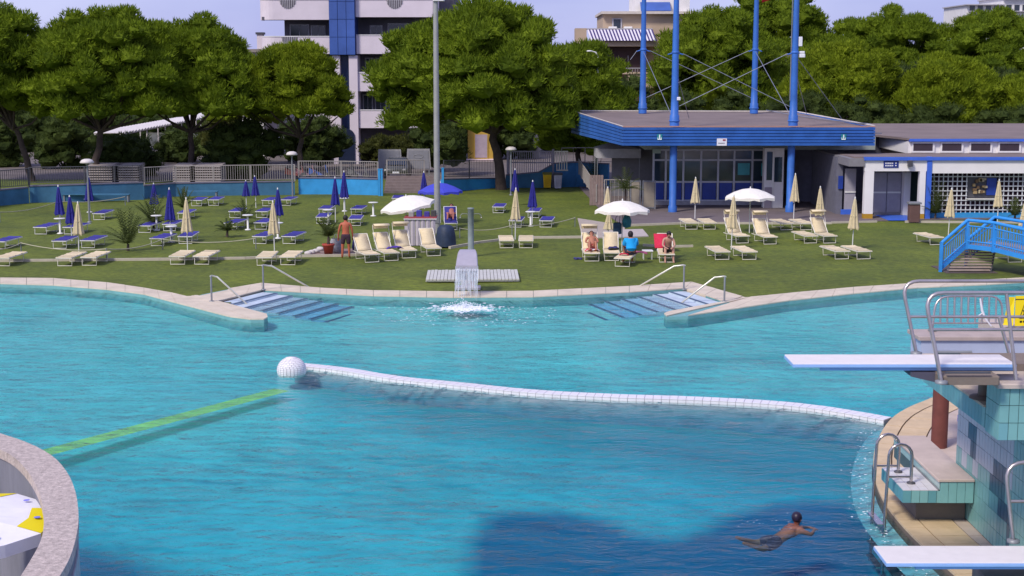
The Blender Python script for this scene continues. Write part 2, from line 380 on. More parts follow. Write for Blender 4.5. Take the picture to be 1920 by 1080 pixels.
# float / mosaic ball
bc=G(547,700,WL)
ball=thing('mosaic_ball','white mosaic ball capping the left end of the low dividing wall','ball',(bc.x,bc.y,WL+.09))
MB().lathe([(.375*math.sin(math.pi*i/22),.375*.92*math.cos(math.pi*i/22)) for i in range(0,15)],28).build('core',groutm,ball)
for i in range(3,14):      # tiles laid in rings
    a0=math.pi*i/22+.012; a1=math.pi*(i+1)/22-.012; ring=max(6,int(26*math.sin((a0+a1)/2)))
    for j in range(ring):
        t0=2*math.pi*j/ring+.02; t1=2*math.pi*(j+1)/ring-.02
        if math.sin((t0+t1)/2)>.45: continue
        q=[]
        for rr in (.37,.386):
            for a,t in ((a0,t0),(a1,t0),(a1,t1),(a0,t1)):
                q.append((rr*math.sin(a)*math.cos(t),rr*math.sin(a)*math.sin(t),.92*rr*math.cos(a)))
        MB().hexa(q).build('tile',tilem,ball)
MB().lathe([(.0,.352),(.15,.336),(.152,.32)],20).build('cap',tilem,ball)
# green lane line
a=G(543,733,WL-.18); b=G(60,863,WL-.18); d=(b-a).normalized(); nn=Vector((-d.y,d.x,0))
ll=MB(); K=24
for i in range(K+1):
    p=a.lerp(b,i/K)
    for s_ in (.0,.52):
        q=p-nn*s_; ll.v.append((q.x,q.y,WL-.18))
for i in range(K): ll.f.append((2*i,2*i+1,2*i+3,2*i+2)); ll.sm.append(True)
lanem=mat('green lane webbing',(.62,.74,.03),.7,var=.2,vs=3); n_=lanem.node_tree.nodes; l_=lanem.node_tree.links
tt=n_.new('ShaderNodeBsdfTransparent'); mm=n_.new('ShaderNodeMixShader'); mm.inputs[0].default_value=.7; l_.new(tt.outputs[0],mm.inputs[1]); l_.new(n_['Principled BSDF'].outputs[0],mm.inputs[2]); l_.new(mm.outputs[0],n_['Material Output'].inputs[0])
struct('lane_line',ll,lanem)
# steps into the water
stepm=mat('pale lilac step tile',(.48,.56,.62),.6,var=.12,vs=2); nosem=mat('dark blue nosing tile',(.07,.11,.17),.6)
def steps(A,B,inw,label,n=7):
    t=thing('pool_steps',label,'steps',(0,0,0),0,'entry steps at the far pool edge')
    u=(B-A).normalized()
    for k in range(n):
        p0=A+inw*(.62*k); p1=A+inw*(.62*(k+1)+.02*(k<n-1)); z=-.035-.055*k
        L=(B-A).length; ext0=-.1*k*0
        q=[p0,p0+u*L,p1+u*L,p1]
        MB().hexa([(v.x,v.y,z-.4) for v in q]+[(v.x,v.y,z) for v in q]).build('step',stepm,t)
        p2=p1-inw*.13; q=[p2,p2+u*L,p1+u*L,p1]
        MB().hexa([(v.x,v.y,z+.001) for v in q]+[(v.x,v.y,z+.012) for v in q]).build('nosing',nosem,t)
A=G(404,568); B=G(492,546); u=(B-A).normalized(); inw=Vector((u.y,-u.x,0)); steps(A,B,inw,'blue tiled entry steps on the left with dark nosings')
A=G(1284,544); B=G(1356,567); u=(B-A).normalized(); inw=Vector((u.y,-u.x,0)); steps(A,B,inw,'blue tiled entry steps on the right with dark nosings')
# stair handrails
railm=mat('pale steel rail',(.62,.60,.50),.35,metal=.5,var=.08)
def handrail(base,top,top2,foot,label):
    b=G(*base); zc=(b.y*CT-(0-H)*ST)
    t=W(*top,zc); t2=W(top2[0],top2[1],zc-.1); f=G(*foot,-.35)
    r=thing('stair_handrail',label,'handrail',(b.x,b.y,0),0,'steel handrails at the pool steps'); O=Vector((b.x,b.y,0))
    MB().tube([(0,0,-.1),(0,0,t.z-.25),(0,0,t.z)],.032,8).build('post',grey_metal,r)
    MB().tube([Vector((0,0,t.z))+(t2-t)*(-.1),t-O,t2-O,f-O],.030,8).build('rail',railm,r)
    MB().lathe([(.09,.03),(.09,.055),(.0,.056)],12).build('flange',grey_metal,r)
handrail((397,567),(397,517),(407,519),(478,584),'sloping steel handrail beside the left peninsula of the left steps')
handrail((494,545),(494,497),(510,499),(604,553),'longer steel handrail on the far side of the left steps')
handrail((1282,544),(1281,497),(1264,499),(1172,552),'long steel handrail on the far side of the right steps')
handrail((1358,567),(1357,518),(1340,520),(1262,580),'sloping steel handrail beside the right peninsula of the right steps')
# ================================================================ TREES AND SHRUBS
def leafmat(name,c,c2,vs=.6):
    m=bpy.data.materials.new(name); m.use_nodes=True; n=m.node_tree.nodes; l=m.node_tree.links; p=n['Principled BSDF']
    p.inputs['Roughness'].default_value=.75; p.inputs['Specular IOR Level'].default_value=.15
    g=n.new('ShaderNodeNewGeometry'); no=n.new('ShaderNodeTexNoise'); no.inputs['Scale'].default_value=vs; no.inputs['Detail'].default_value=3
    l.new(g.outputs['Position'],no.inputs[0]); oi=n.new('ShaderNodeMath'); oi.operation='MULTIPLY_ADD'; oi.inputs[1].default_value=.35; 
    l.new(g.outputs['Random Per Island'],oi.inputs[0]); l.new(no.outputs[0],oi.inputs[2])
    r=n.new('ShaderNodeValToRGB'); r.color_ramp.elements[0].position=.42; r.color_ramp.elements[1].position=.88
    r.color_ramp.elements[0].color=(*c,1); r.color_ramp.elements[1].color=(*c2,1); l.new(oi.outputs[0],r.inputs[0]); l.new(r.outputs[0],p.inputs['Base Color'])
    tl_=n.new('ShaderNodeBsdfTranslucent'); l.new(r.outputs[0],tl_.inputs[0]); mxx=n.new('ShaderNodeMixShader'); mxx.inputs[0].default_value=.42
    l.new(p.outputs[0],mxx.inputs[1]); l.new(tl_.outputs[0],mxx.inputs[2]); l.new(mxx.outputs[0],n['Material Output'].inputs[0])
    return m
pine_m=leafmat('pine needles',(.085,.135,.008),(.22,.30,.018))
pine2_m=leafmat('bright pine needles',(.11,.16,.008),(.27,.34,.018))
dark_m=leafmat('dark evergreen leaves',(.034,.055,.014),(.085,.12,.025),1.2)
olive_m=leafmat('olive hedge leaves',(.04,.05,.012),(.09,.10,.02),1.2)
palm_m=leafmat('palm leaves',(.05,.075,.02),(.13,.16,.05),3)
bark=mat('pine bark',(.075,.055,.045),.95,var=.35,vs=3,bump=.8,bs=8)
ICO=None
def ico(sub=1):
    bm=bmesh.new(); bmesh.ops.create_icosphere(bm,subdivisions=sub,radius=1); v=[x.co.copy() for x in bm.verts]; f=[tuple(x.index for x in q.verts) for q in bm.faces]; bm.free(); return v,f
IV,IF=ico(2)
def crown_mesh(name,seed,rx,ry,rz,ncl,cr,nleaf,ll,m,flat=.45,low=-.32,up=.55):
    """clumps of needle tufts over a dome, each with a leafy core"""
    rg=np.random.default_rng(seed); cl=[]
    k=0
    while len(cl)<ncl and k<ncl*60:
        k+=1; d=rg.normal(size=3); d/=np.linalg.norm(d)
        if d[2]<low: continue
        rad=rg.uniform(.72,1.0) if rg.random()<.72 else rg.uniform(.3,.72)
        lob=1+.13*math.sin(3*math.atan2(d[1],d[0])+seed)+.08*math.sin(5*math.atan2(d[1],d[0])+2*seed)
        c=np.array([d[0]*rx*rad*lob,d[1]*ry*rad*lob,d[2]*rz*rad if d[2]>0 else d[2]*rz*.9*rad]); r=cr*rg.uniform(.65,1.25)
        if any(np.linalg.norm((c-o)/(1,1,.8))<.36*(r+q) for o,q in cl): continue
        cl.append((c,r))
    V=[];Fc=[];base=0
    for c,r in cl:
        ph=rg.uniform(0,6,3)
        for v in IV:
            f=.74*(1+.16*math.sin(5*v.x+ph[0])+.16*math.sin(6*v.y+ph[1])+.1*math.sin(9*v.z+ph[2])); V.append((c[0]+v.x*r*f,c[1]+v.y*r*f,c[2]+v.z*r*f*.72))
        Fc+= [(a+base,b+base,d+base) for a,b,d in IF]; base=len(V)
        n=int(nleaf*(r/cr)**2)
        d=rg.normal(size=(n,3)); d/=np.linalg.norm(d,axis=1)[:,None]; d[:,2]=np.where(d[:,2]<-.35,-d[:,2],d[:,2])
        p=c+d*r*rg.uniform(.66,1.05,(n,1))*np.array([1,1,.75])
        ax=d*.8+np.array([0,0,up])+rg.normal(size=(n,3))*.35; ax/=np.linalg.norm(ax,axis=1)[:,None]
        sd_=np.cross(ax,rg.normal(size=(n,3))); sd_/=np.linalg.norm(sd_,axis=1)[:,None]+1e-6
        L=ll*rg.uniform(.6,1.3,(n,1)); wv=L*.17
        a=p-sd_*wv; b=p+sd_*wv; t=p+ax*L
        q=np.stack([a,b,t],1).reshape(-1,3); V+=[tuple(x) for x in q]; Fc+=[(base+3*i,base+3*i+1,base+3*i+2) for i in range(n)]; base=len(V)
    me=bpy.data.meshes.new(name); me.from_pydata(V,[],Fc); me.materials.append(m); me.update(); return me,cl
def tree_trunk(h,r,cl,seed,lean=(0,0),z0=0):
    """tapering bent trunk splitting into limbs that reach the clumps; cl in crown space shifted to z0"""
    rg=random.Random(seed); mb=MB()
    fork=h*.62; P=[(0,0,-.3)]
    for i in range(1,6):
        t=i/5; P.append((lean[0]*t+rg.uniform(-.12,.12),lean[1]*t+rg.uniform(-.1,.1),fork*t))
    mb.tube(P,[r*1.25,r*1.05,r*.95,r*.86,r*.8,r*.72],10)
    top=Vector(P[-1])
    pick=rg.sample(cl,min(14,len(cl)))
    for c,q in pick:
        e=Vector((c[0],c[1],c[2]+z0)); m_=top.lerp(e,.5)+Vector((0,0,-.5+rg.uniform(-.3,.1)))
        mb.tube([top+Vector((0,0,-.4)),m_,e],[r*.5,r*.3,r*.1],7)
    return mb
TREES=[]
def pine(name,label,px0,px1,ytop,ybot,tpx,zc,seed,m=pine_m,ncl=170,cr=.95,group=None,tall=None,nleaf=420,cat='pine tree',dy=None,low=-.32,ll=.29):
    s=F/zc; cx=(px0+px1)/2; rx=(px1-px0)/2/s
    top=W(cx,ytop,zc); bot=W(cx,ybot,zc); hgt=top.z-bot.z; x0=top.x; y0=W(cx,(ytop+ybot)/2,zc).y
    rz=hgt/1.34*.96; zc0=top.z-rz
    tr=W(tpx,300,zc).x
    t=thing(name,label,cat,(tr,y0,0),0,group)
    me,cl=crown_mesh('crown',seed,rx*.93,(dy or rx*.85),rz*.93,ncl,cr,nleaf,ll,m,low=low)
    from_mesh('crown',me,t,(x0-tr,0,zc0))
    cl=[(np.array([c[0]+x0-tr,c[1],c[2]]),q) for c,q in cl]
    tree_trunk(zc0,max(.22,rx*.05),cl,seed,((x0-tr)*.5,0),zc0).build('trunk',bark,t)
    return t
GP='umbrella pines behind the pool lawn'
pine('pine_tree','umbrella pine cut by the left edge of the frame',-130,112,12,226,52,101,1,group=GP)
pine('pine_tree','broad umbrella pine with a trunk standing behind the mushroom lamp',58,340,4,236,168,100,2,group=GP,ncl=230)
pine('pine_tree','umbrella pine with leaning trunk in front of the white pergola roof',240,482,28,236,352,103,3,group=GP,ncl=180)
pine('pine_tree','small round umbrella pine in front of the blue stripe of the hotel',452,664,80,238,562,104,4,pine2_m,group=GP,ncl=150,cr=.8,low=-.2)
pine('pine_tree','largest umbrella pine, tall and dense, between the hotel and the blue masts',716,1098,0,232,940,94,5,group=GP,ncl=330,cr=1.0,low=-.5,dy=5.5,nleaf=420)
pine('pine_tree','narrow dark pine at the right shoulder of the largest pine',1010,1172,72,268,1085,104,6,group=GP,ncl=120,low=-.7)
pine('pine_tree','small pine hidden low between the left pines',395,530,100,236,440,118,16,group=GP,ncl=90)
GB='pines behind the pool building'
pine('pine_tree','bright round pine crown just right of the blue masts',1466,1684,76,235,1590,120,7,pine2_m,group=GB,ncl=170)
pine('pine_tree','bright round pine crown second from the right edge',1670,1868,102,262,1760,118,8,pine2_m,group=GB,ncl=170)
pine('pine_tree','bright round pine crown cut by the right edge of the frame',1850,2060,132,262,1960,118,9,pine2_m,group=GB,ncl=150)
pine('pine_tree','dark pine behind the left pair of blue masts',1222,1480,14,215,1330,136,10,group=GB,ncl=190,cr=1.3,ll=.34,low=-.5)
pine('pine_tree','tall dark pine rising behind the flag',1290,1590,-28,180,1440,178,11,group=GB,ncl=190,cr=1.4,ll=.36,low=-.5)
pine('pine_tree','dark pine in the middle of the back row above the bright crowns',1530,1800,12,180,1660,170,12,group=GB,ncl=190,cr=1.3,ll=.34,low=-.5)
pine('pine_tree','dark pine at the right end of the back row',1720,2010,18,190,1860,165,13,group=GB,ncl=190,cr=1.3,ll=.34,low=-.5)
# shrubs
def shrub(label,px0,px1,ytop,ybase,zc,seed,m=dark_m,name='shrub',group='shrubs and hedges behind the blue wall',cat='shrub',n=40,cr=.8,dy=1.6,nleaf=150,ll=.22):
    s=F/zc; top=W((px0+px1)/2,ytop,zc); bot=W((px0+px1)/2,ybase,zc); z1=max(0,bot.z) if ybase>0 else 0
    h=top.z-z1; t=thing(name,label,cat,(top.x,top.y,z1),0,group)
    me,cl=crown_mesh('foliage',seed,(px1-px0)/2/s*.92,dy,h/1.6,n,cr,nleaf,ll,m,low=-.9)
    from_mesh('foliage',me,t,(0,0,h*.42)); 
    mb=MB(); rg=random.Random(seed)
    for c,q in rg.sample(cl,min(8,len(cl))): mb.tube([(c[0]*.2,c[1]*.2,-.1),(c[0]*.6,c[1]*.6,h*.2),(c[0],c[1],c[2]+h*.42)],[.07,.05,.02],5)
    mb.build('stem',bark,t); return t
shrub('dark hedge left of the leftmost pine trunk',-60,60,215,330,118,21,n=45)
shrub('dark hedge between the two left pine trunks',72,165,228,330,116,22,n=45)
shrub('dark hedge under the near end of the white pergola',176,300,262,332,108,23,n=50)
shrub('wide dark shrub under the third pine',300,372,250,322,124,24,n=40)
shrub('large near black evergreen shrub left of the small round pine',384,520,232,328,104,25,n=70)
shrub('dark round shrub behind the trunk of the small pine',520,640,226,296,114,26,n=55,m=dark_m)
shrub('clipped olive hedge at the foot of the hotel',672,800,262,300,118,27,olive_m,n=50,cr=.6)
shrub('dark green cypress shrub right of the hotel hedge',780,830,222,300,112,28,n=30)
shrub('dark evergreen shrub behind the tall light mast',824,866,232,300,108,29,n=35)
shrub('dark mass of ivy behind the yellow kiosk',900,1010,225,290,128,30,n=50)
shrub('yellow green bush behind the dark evergreen shrub',380,445,222,272,122,31,olive_m,n=35)
for i,(a_,b_,t_,zc,l_) in enumerate(((1120,1240,150,118,'dark bush left of the rear masts behind the canopy'),(1230,1330,176,116,'dark bush between the masts behind the canopy'),(1320,1440,182,118,'low dark bush under the cables behind the canopy'),
    (1430,1570,178,116,'dark bush behind the right front mast'),(1560,1700,190,114,'dark undergrowth below the first bright pine'),(1690,1830,196,114,'dark undergrowth below the second bright pine'),(1810,1990,190,114,'dark undergrowth at the right edge above the flat roof'))):
    shrub(l_,a_,b_,t_,285,zc,40+i,group='dark bushes behind the pool building',n=50,dy=1.8)
shrub('tall dark cypress mass behind the masts',1290,1470,120,285,150,50,group='dark bushes behind the pool building',n=60,cr=1.3,ll=.4)

for i,(a_,b_,t_,zc,l_) in enumerate(((-80,90,200,140,'tall dark hedge far behind the leftmost pine'),(70,260,205,142,'tall dark hedge far behind the broad pine'),(240,420,212,186,'dark thicket at the far end of the pergola'),(380,520,214,135,'dark thicket left of the hotel balconies'),
    (800,900,200,140,'dark thicket behind the tall light mast'),(1000,1130,190,140,'dark thicket between the big pine and the canopy'),(1630,1790,120,150,'dark thicket between the bright right pines'),(1800,1960,130,150,'dark thicket behind the rightmost bright pines'))):
    shrub(l_,a_,b_,t_,300,zc,70+i,group='tall thickets far behind',n=70,dy=3,cr=1.4,ll=.35)
# ================================================================ BUILDINGS BEHIND
lilac=mat('pale lilac render',(.70,.62,.66),.85,var=.07,vs=.5,bump=.1,bs=10)
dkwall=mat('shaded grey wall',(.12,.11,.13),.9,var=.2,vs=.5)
glassm=mat('dark window glass',(.02,.03,.045),.12,var=.3,vs=.4,spec=.7)
framem=mat('pale window frame',(.45,.43,.45),.6)
bluepanel=mat('blue facade glazing',(.05,.11,.36),.3,var=.25,vs=.4,spec=.6)
Z=122.0; hx=lambda px,py=150:Dp(px,py,Z).x; hz=lambda py:Dp(800,py,Z).z
h=thing('hotel','white and lilac hotel with curved balcony parapets and a tall blue glazed stripe','hotel',(0,0,0))
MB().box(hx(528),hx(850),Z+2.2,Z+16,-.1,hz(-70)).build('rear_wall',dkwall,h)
def parapet(px0,px1,y0,y1,roundl=True,grille=None):
    x0,x1=hx(px0),hx(px1); r=1.2 if roundl else .02; P=[]
    for k in range(7):
        a=math.pi/2*k/6; P.append((x0+r-r*math.cos(a),Z+r-r*math.sin(a)) )
    P+= [(x1,Z),(x1,Z+.22)]
    P+= [(x0+r-(r-.2)*math.cos(math.pi/2*k/6),Z+r-(r-.2)*math.sin(math.pi/2*k/6)) for k in range(6,-1,-1)]
    o=MB().prism(P,hz(y1),hz(y0)).build('parapet',lilac,h)
    Q=[(x,y) for x,y in P]; MB().prism([(x,y-.04) for x,y in P],hz(y0),hz(y0)+.07).build('parapet_cap',wallwhite,o)
    if roundl: MB().box(x0,x0+.2,Z+r,Z+2.2,hz(y1),hz(y0)).build('parapet_return',lilac,o)
    # floor slab
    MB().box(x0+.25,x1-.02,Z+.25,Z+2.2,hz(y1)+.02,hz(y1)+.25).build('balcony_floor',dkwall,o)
    if grille:
        gx=hx(grille); gz=hz(y0); rr=.68
        m=MB(); K=14
        P2=[(gx-rr*math.cos(math.pi*k/K),gz-rr*1.05*math.sin(math.pi*k/K)) for k in range(K+1)]
        v=[(x,Z-.012,z) for x,z in P2]+[(x,Z+.002,z) for x,z in P2]; n_=K+1
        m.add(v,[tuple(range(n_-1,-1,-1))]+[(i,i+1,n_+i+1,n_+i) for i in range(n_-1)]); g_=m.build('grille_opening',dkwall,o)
        b=MB()
        for k in range(9):
            x=gx-rr*.9+rr*1.8*k/8; dz=rr*1.05*math.sqrt(max(0,1-((x-gx)/rr)**2)); b.box(x-.025,x+.025,Z-.05,Z-.015,gz-dz,gz)
        b.build('grille_bars',framem,o)
for y0,y1 in ((-37,0),(0,33)): pass
parapet(487,619.5,0,37,True,543); parapet(489,620,69,101,True,545); parapet(487,619,-69,-35,True)
parapet(500,622,136,170,True); parapet(496,624,208,241,False)
parapet(668.5,812,-69,-35,False); parapet(668.5,812,0,32,False,742); parapet(669,800,66.5,101,False,743); parapet(670.5,790,136.5,171,False); parapet(672,815,207,240,False)
# windows in recess
for (a_,b_,y0,y1) in ((538,575,44,70),(578,606,46,70),(690,714,46,69),(724,764,42,68),(770,800,44,68),(680,696,108,135),(700,742,108,135),(675,694,178,206),(698,720,178,206),(724,770,178,206),(676,700,244,262),(706,732,244,262),(736,770,244,262),(540,600,110,135),(540,610,180,206)):
    w_=MB().box(hx(a_),hx(b_),Z+2.12,Z+2.195,hz(y1+2),hz(y0)).build('window',framem,h)
    mid_=(a_+b_)/2
    MB().box(hx(a_)+.09,hx(mid_)-.03,Z+2.08,Z+2.115,hz(y1+2)+.05,hz(y0)-.09).build('pane',glassm,w_)
    MB().box(hx(mid_)+.03,hx(b_)-.09,Z+2.08,Z+2.115,hz(y1+2)+.05,hz(y0)-.09).build('pane',glassm,w_)
# blue stripe: panels
for i in range(6):
    for j in range(3):
        x0=hx(620)+.02+(hx(668)-hx(620))*j/3; x1=hx(620)-.02+(hx(668)-hx(620))*(j+1)/3
        z0=hz(103)+1.1+i*1.16+.02 ; 
        MB().box(x0,x1,Z-.45,Z-.38,hz(103)+i*1.45+.02,hz(103)+(i+1)*1.45-.02).build('facade_panel',bluepanel,h)
MB().box(hx(620),hx(668),Z-.37,Z+2.2,hz(103),hz(103)+8.6).build('stair_tower',mat('deep blue facade frame',(.03,.06,.22),.5),h)
MB().box(hx(624),hx(638),Z-.2,Z+2.2,-.1,hz(104)).build('column',lilac,h)
MB().box(hx(655),hx(671),Z-.2,Z+2.2,-.1,hz(104)).build('column',lilac,h)
MB().box(hx(638.3),hx(654.7),Z+.5,Z+2.1,-.1,hz(104)).build('entrance_glazing',mat('dark blue glazing',(.02,.035,.10),.25,spec=.6),h)
ar=MB(); K=12; cx=hx(648.5); rr=hx(664)-cx; zt=hz(255)
P=[(cx-rr,-.1)]+[(cx-rr*math.cos(math.pi*k/K),zt+rr*math.sin(math.pi*k/K)*.9) for k in range(K+1)]+[(cx+rr,-.1)]
v=[(x,Z-.3,z) for x,z in P]+[(x,Z-.205,z) for x,z in P]; n_=len(P); ar.add(v,[tuple(range(n_))]+[(i,(i+1)%n_,n_+(i+1)%n_,n_+i) for i in range(n_)])
ar.build('arched_entrance',mat('dark blue entrance',(.012,.02,.05),.4),h)
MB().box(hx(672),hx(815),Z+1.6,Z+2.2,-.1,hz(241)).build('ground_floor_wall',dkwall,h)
MB().bbox(hx(803),hx(822),Z+1,Z+4,hz(30),hz(-3),.1).build('side_wing',lilac,h)
# chimneyed house left of hotel
Zc=132
def fx(px): return Dp(px,150,Zc).x
def fz(py): return Dp(960,py,Zc).z
hs=thing('house','pale house corner with chimney left of the hotel','house',(0,0,0))
MB().box(fx(448),fx(492),Zc,Zc+9,-.1,fz(98)).build('wall',wallwhite,hs)
rf=MB().prism([(fx(444),Zc-.6),(fx(497),Zc-.6),(fx(497),Zc+9),(fx(444),Zc+9)],fz(98)+.0,fz(92)).build('roof',mat('grey brown roof tile',(.28,.24,.22),.9),hs)
MB().box(fx(480),fx(491),Zc+1,Zc+1.8,fz(92),fz(64)).build('chimney',lilac,rf); MB().box(fx(478),fx(493),Zc+.9,Zc+1.9,fz(64),fz(60)).build('chimney_cap',dark_metal,rf)
# beige apartment house with awning
beige=mat('beige render',(.50,.38,.27),.85,var=.08,vs=.6,bump=.1); Zc=140
ap=thing('apartment_house','beige apartment house with a striped terrace awning and rooftop solar panel','house',(0,0,0))
MB().box(fx(1132),fx(1300),Zc+2,Zc+12,-.1,fz(25)).build('wall',beige,ap)
MB().box(fx(1128),fx(1300),Zc+1.3,Zc+12,fz(25),fz(20)).build('roof',mat('pale cornice',(.62,.55,.48),.8),ap)
MB().box(fx(1195),fx(1300),Zc+4,Zc+11,fz(20),fz(-14)).build('roof_house',wallwhite,ap)
sp_=MB(); a_,b_=fx(1205),fx(1262); sp_.hexa([(a_,Zc+3,fz(19)),(b_,Zc+3,fz(19)),(b_,Zc+4,fz(2)),(a_,Zc+4,fz(2)),(a_,Zc+2.9,fz(19)+.08),(b_,Zc+2.9,fz(19)+.08),(b_,Zc+3.9,fz(2)+.08),(a_,Zc+3.9,fz(2)+.08)]); sp_.build('solar_panel',bluepanel,ap)
w_=MB().box(fx(1149),fx(1168),Zc+1.9,Zc+1.995,fz(53),fz(33)).build('window',framem,ap); MB().box(fx(1152),fx(1165),Zc+1.86,Zc+1.895,fz(52),fz(35)).build('pane',glassm,w_)
for a_ in (1142,1171): MB().bbox(fx(a_),fx(a_+16),Zc+1.3,Zc+1.9,fz(57),fz(49),.05).build('air_conditioner',wallwhite,ap)
MB().box(fx(1078),fx(1230),Zc-.5,Zc+1.95,fz(87),fz(78)).build('terrace_slab',beige,ap)
MB().box(fx(1078),fx(1099),Zc-.3,Zc+1.9,fz(78),fz(53)).build('terrace_wall',beige,ap)
st_w=mat('white awning cloth',(.72,.68,.72),.8); st_b=mat('navy awning cloth',(.06,.04,.16),.8)
aw=MB().box(fx(1100),fx(1222),Zc-.1,Zc+1.9,fz(55),fz(53)).build('awning',framem,ap)
N=20
for i in range(N*2):
    x0=fx(1100)+(fx(1222)-fx(1100))*i/(2*N); x1=fx(1100)+(fx(1222)-fx(1100))*(i+1)/(2*N); sh=.35
    MB().hexa([(x0+sh,Zc-.9,fz(77)),(x1+sh,Zc-.9,fz(77)),(x1,Zc-.12,fz(56)),(x0,Zc-.12,fz(56)),(x0+sh,Zc-.93,fz(77)+.03),(x1+sh,Zc-.93,fz(77)+.03),(x1,Zc-.15,fz(56)+.03),(x0,Zc-.15,fz(56)+.03)]).build('awning_stripe',st_w if i%2==0 else st_b,aw)
MB().box(fx(1110),fx(1206),Zc+1.0,Zc+1.97,fz(136),fz(88)).build('recess',mat('dark red brown wall',(.07,.045,.05),.9),ap)
for a_ in (1160,1178): MB().box(fx(a_),fx(a_+1.2),Zc+.9,Zc+.99,fz(130),fz(104)).build('door_frame',framem,ap)
bl=MB().box(fx(1160),fx(1230),Zc-1,Zc+1.9,fz(139),fz(135)).build('balcony',beige,ap)
rb=MB(); rb.tube([(fx(1160),Zc-1,fz(128)),(fx(1228),Zc-1,fz(128))],.04,6)
for k in range(15): x=fx(1160)+(fx(1228)-fx(1160))*k/14; rb.tube([(x,Zc-1,fz(135)),(x,Zc-1,fz(128))],.02,4)
rb.build('balcony_rail',framem,bl)
MB().box(fx(1176),fx(1264),Zc-.9,Zc+1.9,fz(165),fz(140)).build('lower_wall',beige,ap)
# shaded villa behind cables
Zc=172
vl=thing('villa','low brown villa in deep shade seen between the blue masts','house',(0,0,0)); brn=mat('brown grey plaster',(.16,.13,.12),.9,var=.2)
MB().box(fx(1265),fx(1700),Zc,Zc+8,-.1,fz(100)).build('wall',brn,vl)
MB().box(fx(1262),fx(1420),Zc-1.2,Zc,fz(140),fz(118)).build('balcony',mat('grey concrete band',(.22,.19,.18),.9),vl)
MB().box(fx(1500),fx(1680),Zc-1.0,Zc,fz(208),fz(196)).build('balcony',mat('grey concrete band',(.22,.19,.18),.9),vl)
for a_ in (1280,1320,1360,1400): 
    w_=MB().box(fx(a_),fx(a_+22),Zc-.06,Zc-.003,fz(172),fz(146)).build('window',framem,vl); MB().box(fx(a_+2),fx(a_+20),Zc-.09,Zc-.063,fz(170),fz(148)).build('pane',glassm,w_)
# far white blocks at right edge
Zc=230
for k,(a_,b_,t_,l_) in enumerate(((1806,1872,10,'far white apartment block left of its taller neighbour'),(1874,1950,-4,'far white apartment block at the right edge above the pines'))):
    t=thing('apartment_block',l_,'building',(0,0,0),0,'far white blocks above the right pines'); MB().box(fx(a_),fx(b_),Zc,Zc+12,-.1,fz(t_)).build('wall',wallwhite,t)
    MB().box(fx(a_)-.3,fx(b_)+.3,Zc-.8,Zc+12,fz(t_),fz(t_-2)).build('roof',framem,t)
    for j in range(4):
        x=fx(a_+6+15*j); w_=MB().box(x,x+.8,Zc-.05,Zc-.003,fz(20),fz(20)+.9).build('window',glassm,t)
        MB().box(x-.2,x+1.0,Zc-.7,Zc-.01,fz(21)-.1,fz(21)).build('balcony',framem,t)
# ---------------------------------------------------------------- pergola
pt=thing('pergola','long white slatted pergola running back under the left pines','pergola',(0,0,0)); pslat=mat('white pergola slats',(.66,.61,.58),.7)
A=W(205,252,112); B=W(442,206,178); A.z=B.z=2.9
u=(B-A).normalized(); s_=Vector((u.y,-u.x,0)); Lp=(B-A).length; N=56
for i in range(N):
    p=A+u*(Lp*i/N); q=[p-s_*1.2,p+s_*1.2,p+s_*1.2+u*.75,p-s_*1.2+u*.75]
    MB().hexa([(v.x,v.y,2.9) for v in q]+[(v.x,v.y,2.9+(.05 if k<2 else .14)) for k,v in enumerate(q)]).build('slat',pslat,pt)
for sg in (-1,1): MB().tube([A+s_*1.1*sg-Vector((0,0,.06)),B+s_*1.1*sg-Vector((0,0,.06))],.06,6).build('beam',pslat,pt)
for i in range(9):
    for sg in (-1,1):
        p=A+u*(Lp*(i+.1)/8.5)+s_*1.1*sg; MB().tube([(p.x,p.y,-.1),(p.x,p.y,2.85)],.05,6).build('post',pslat,pt)
# ================================================================ POOL BUILDING
roofm=mat('brown grey roofing felt',(.20,.155,.14),.9,var=.18,vs=.4,bump=.2,bs=6)
bp_=thing('pool_building','blue canopied entrance pavilion with glazed front on blue columns','building',(0,0,0))
YF=79.0
def bx(px,py=300,Y=YF): return Dp(px,py,Y).x
def bz(py,Y=YF): return Dp(960,py,Y).z
FL=Dp(1168,272,YF); FR=Dp(1640,272,YF)
zt=bz(238); zb=bz(273); BLp=Dp(1072,208,95); BRp=Dp(1492,209,95)
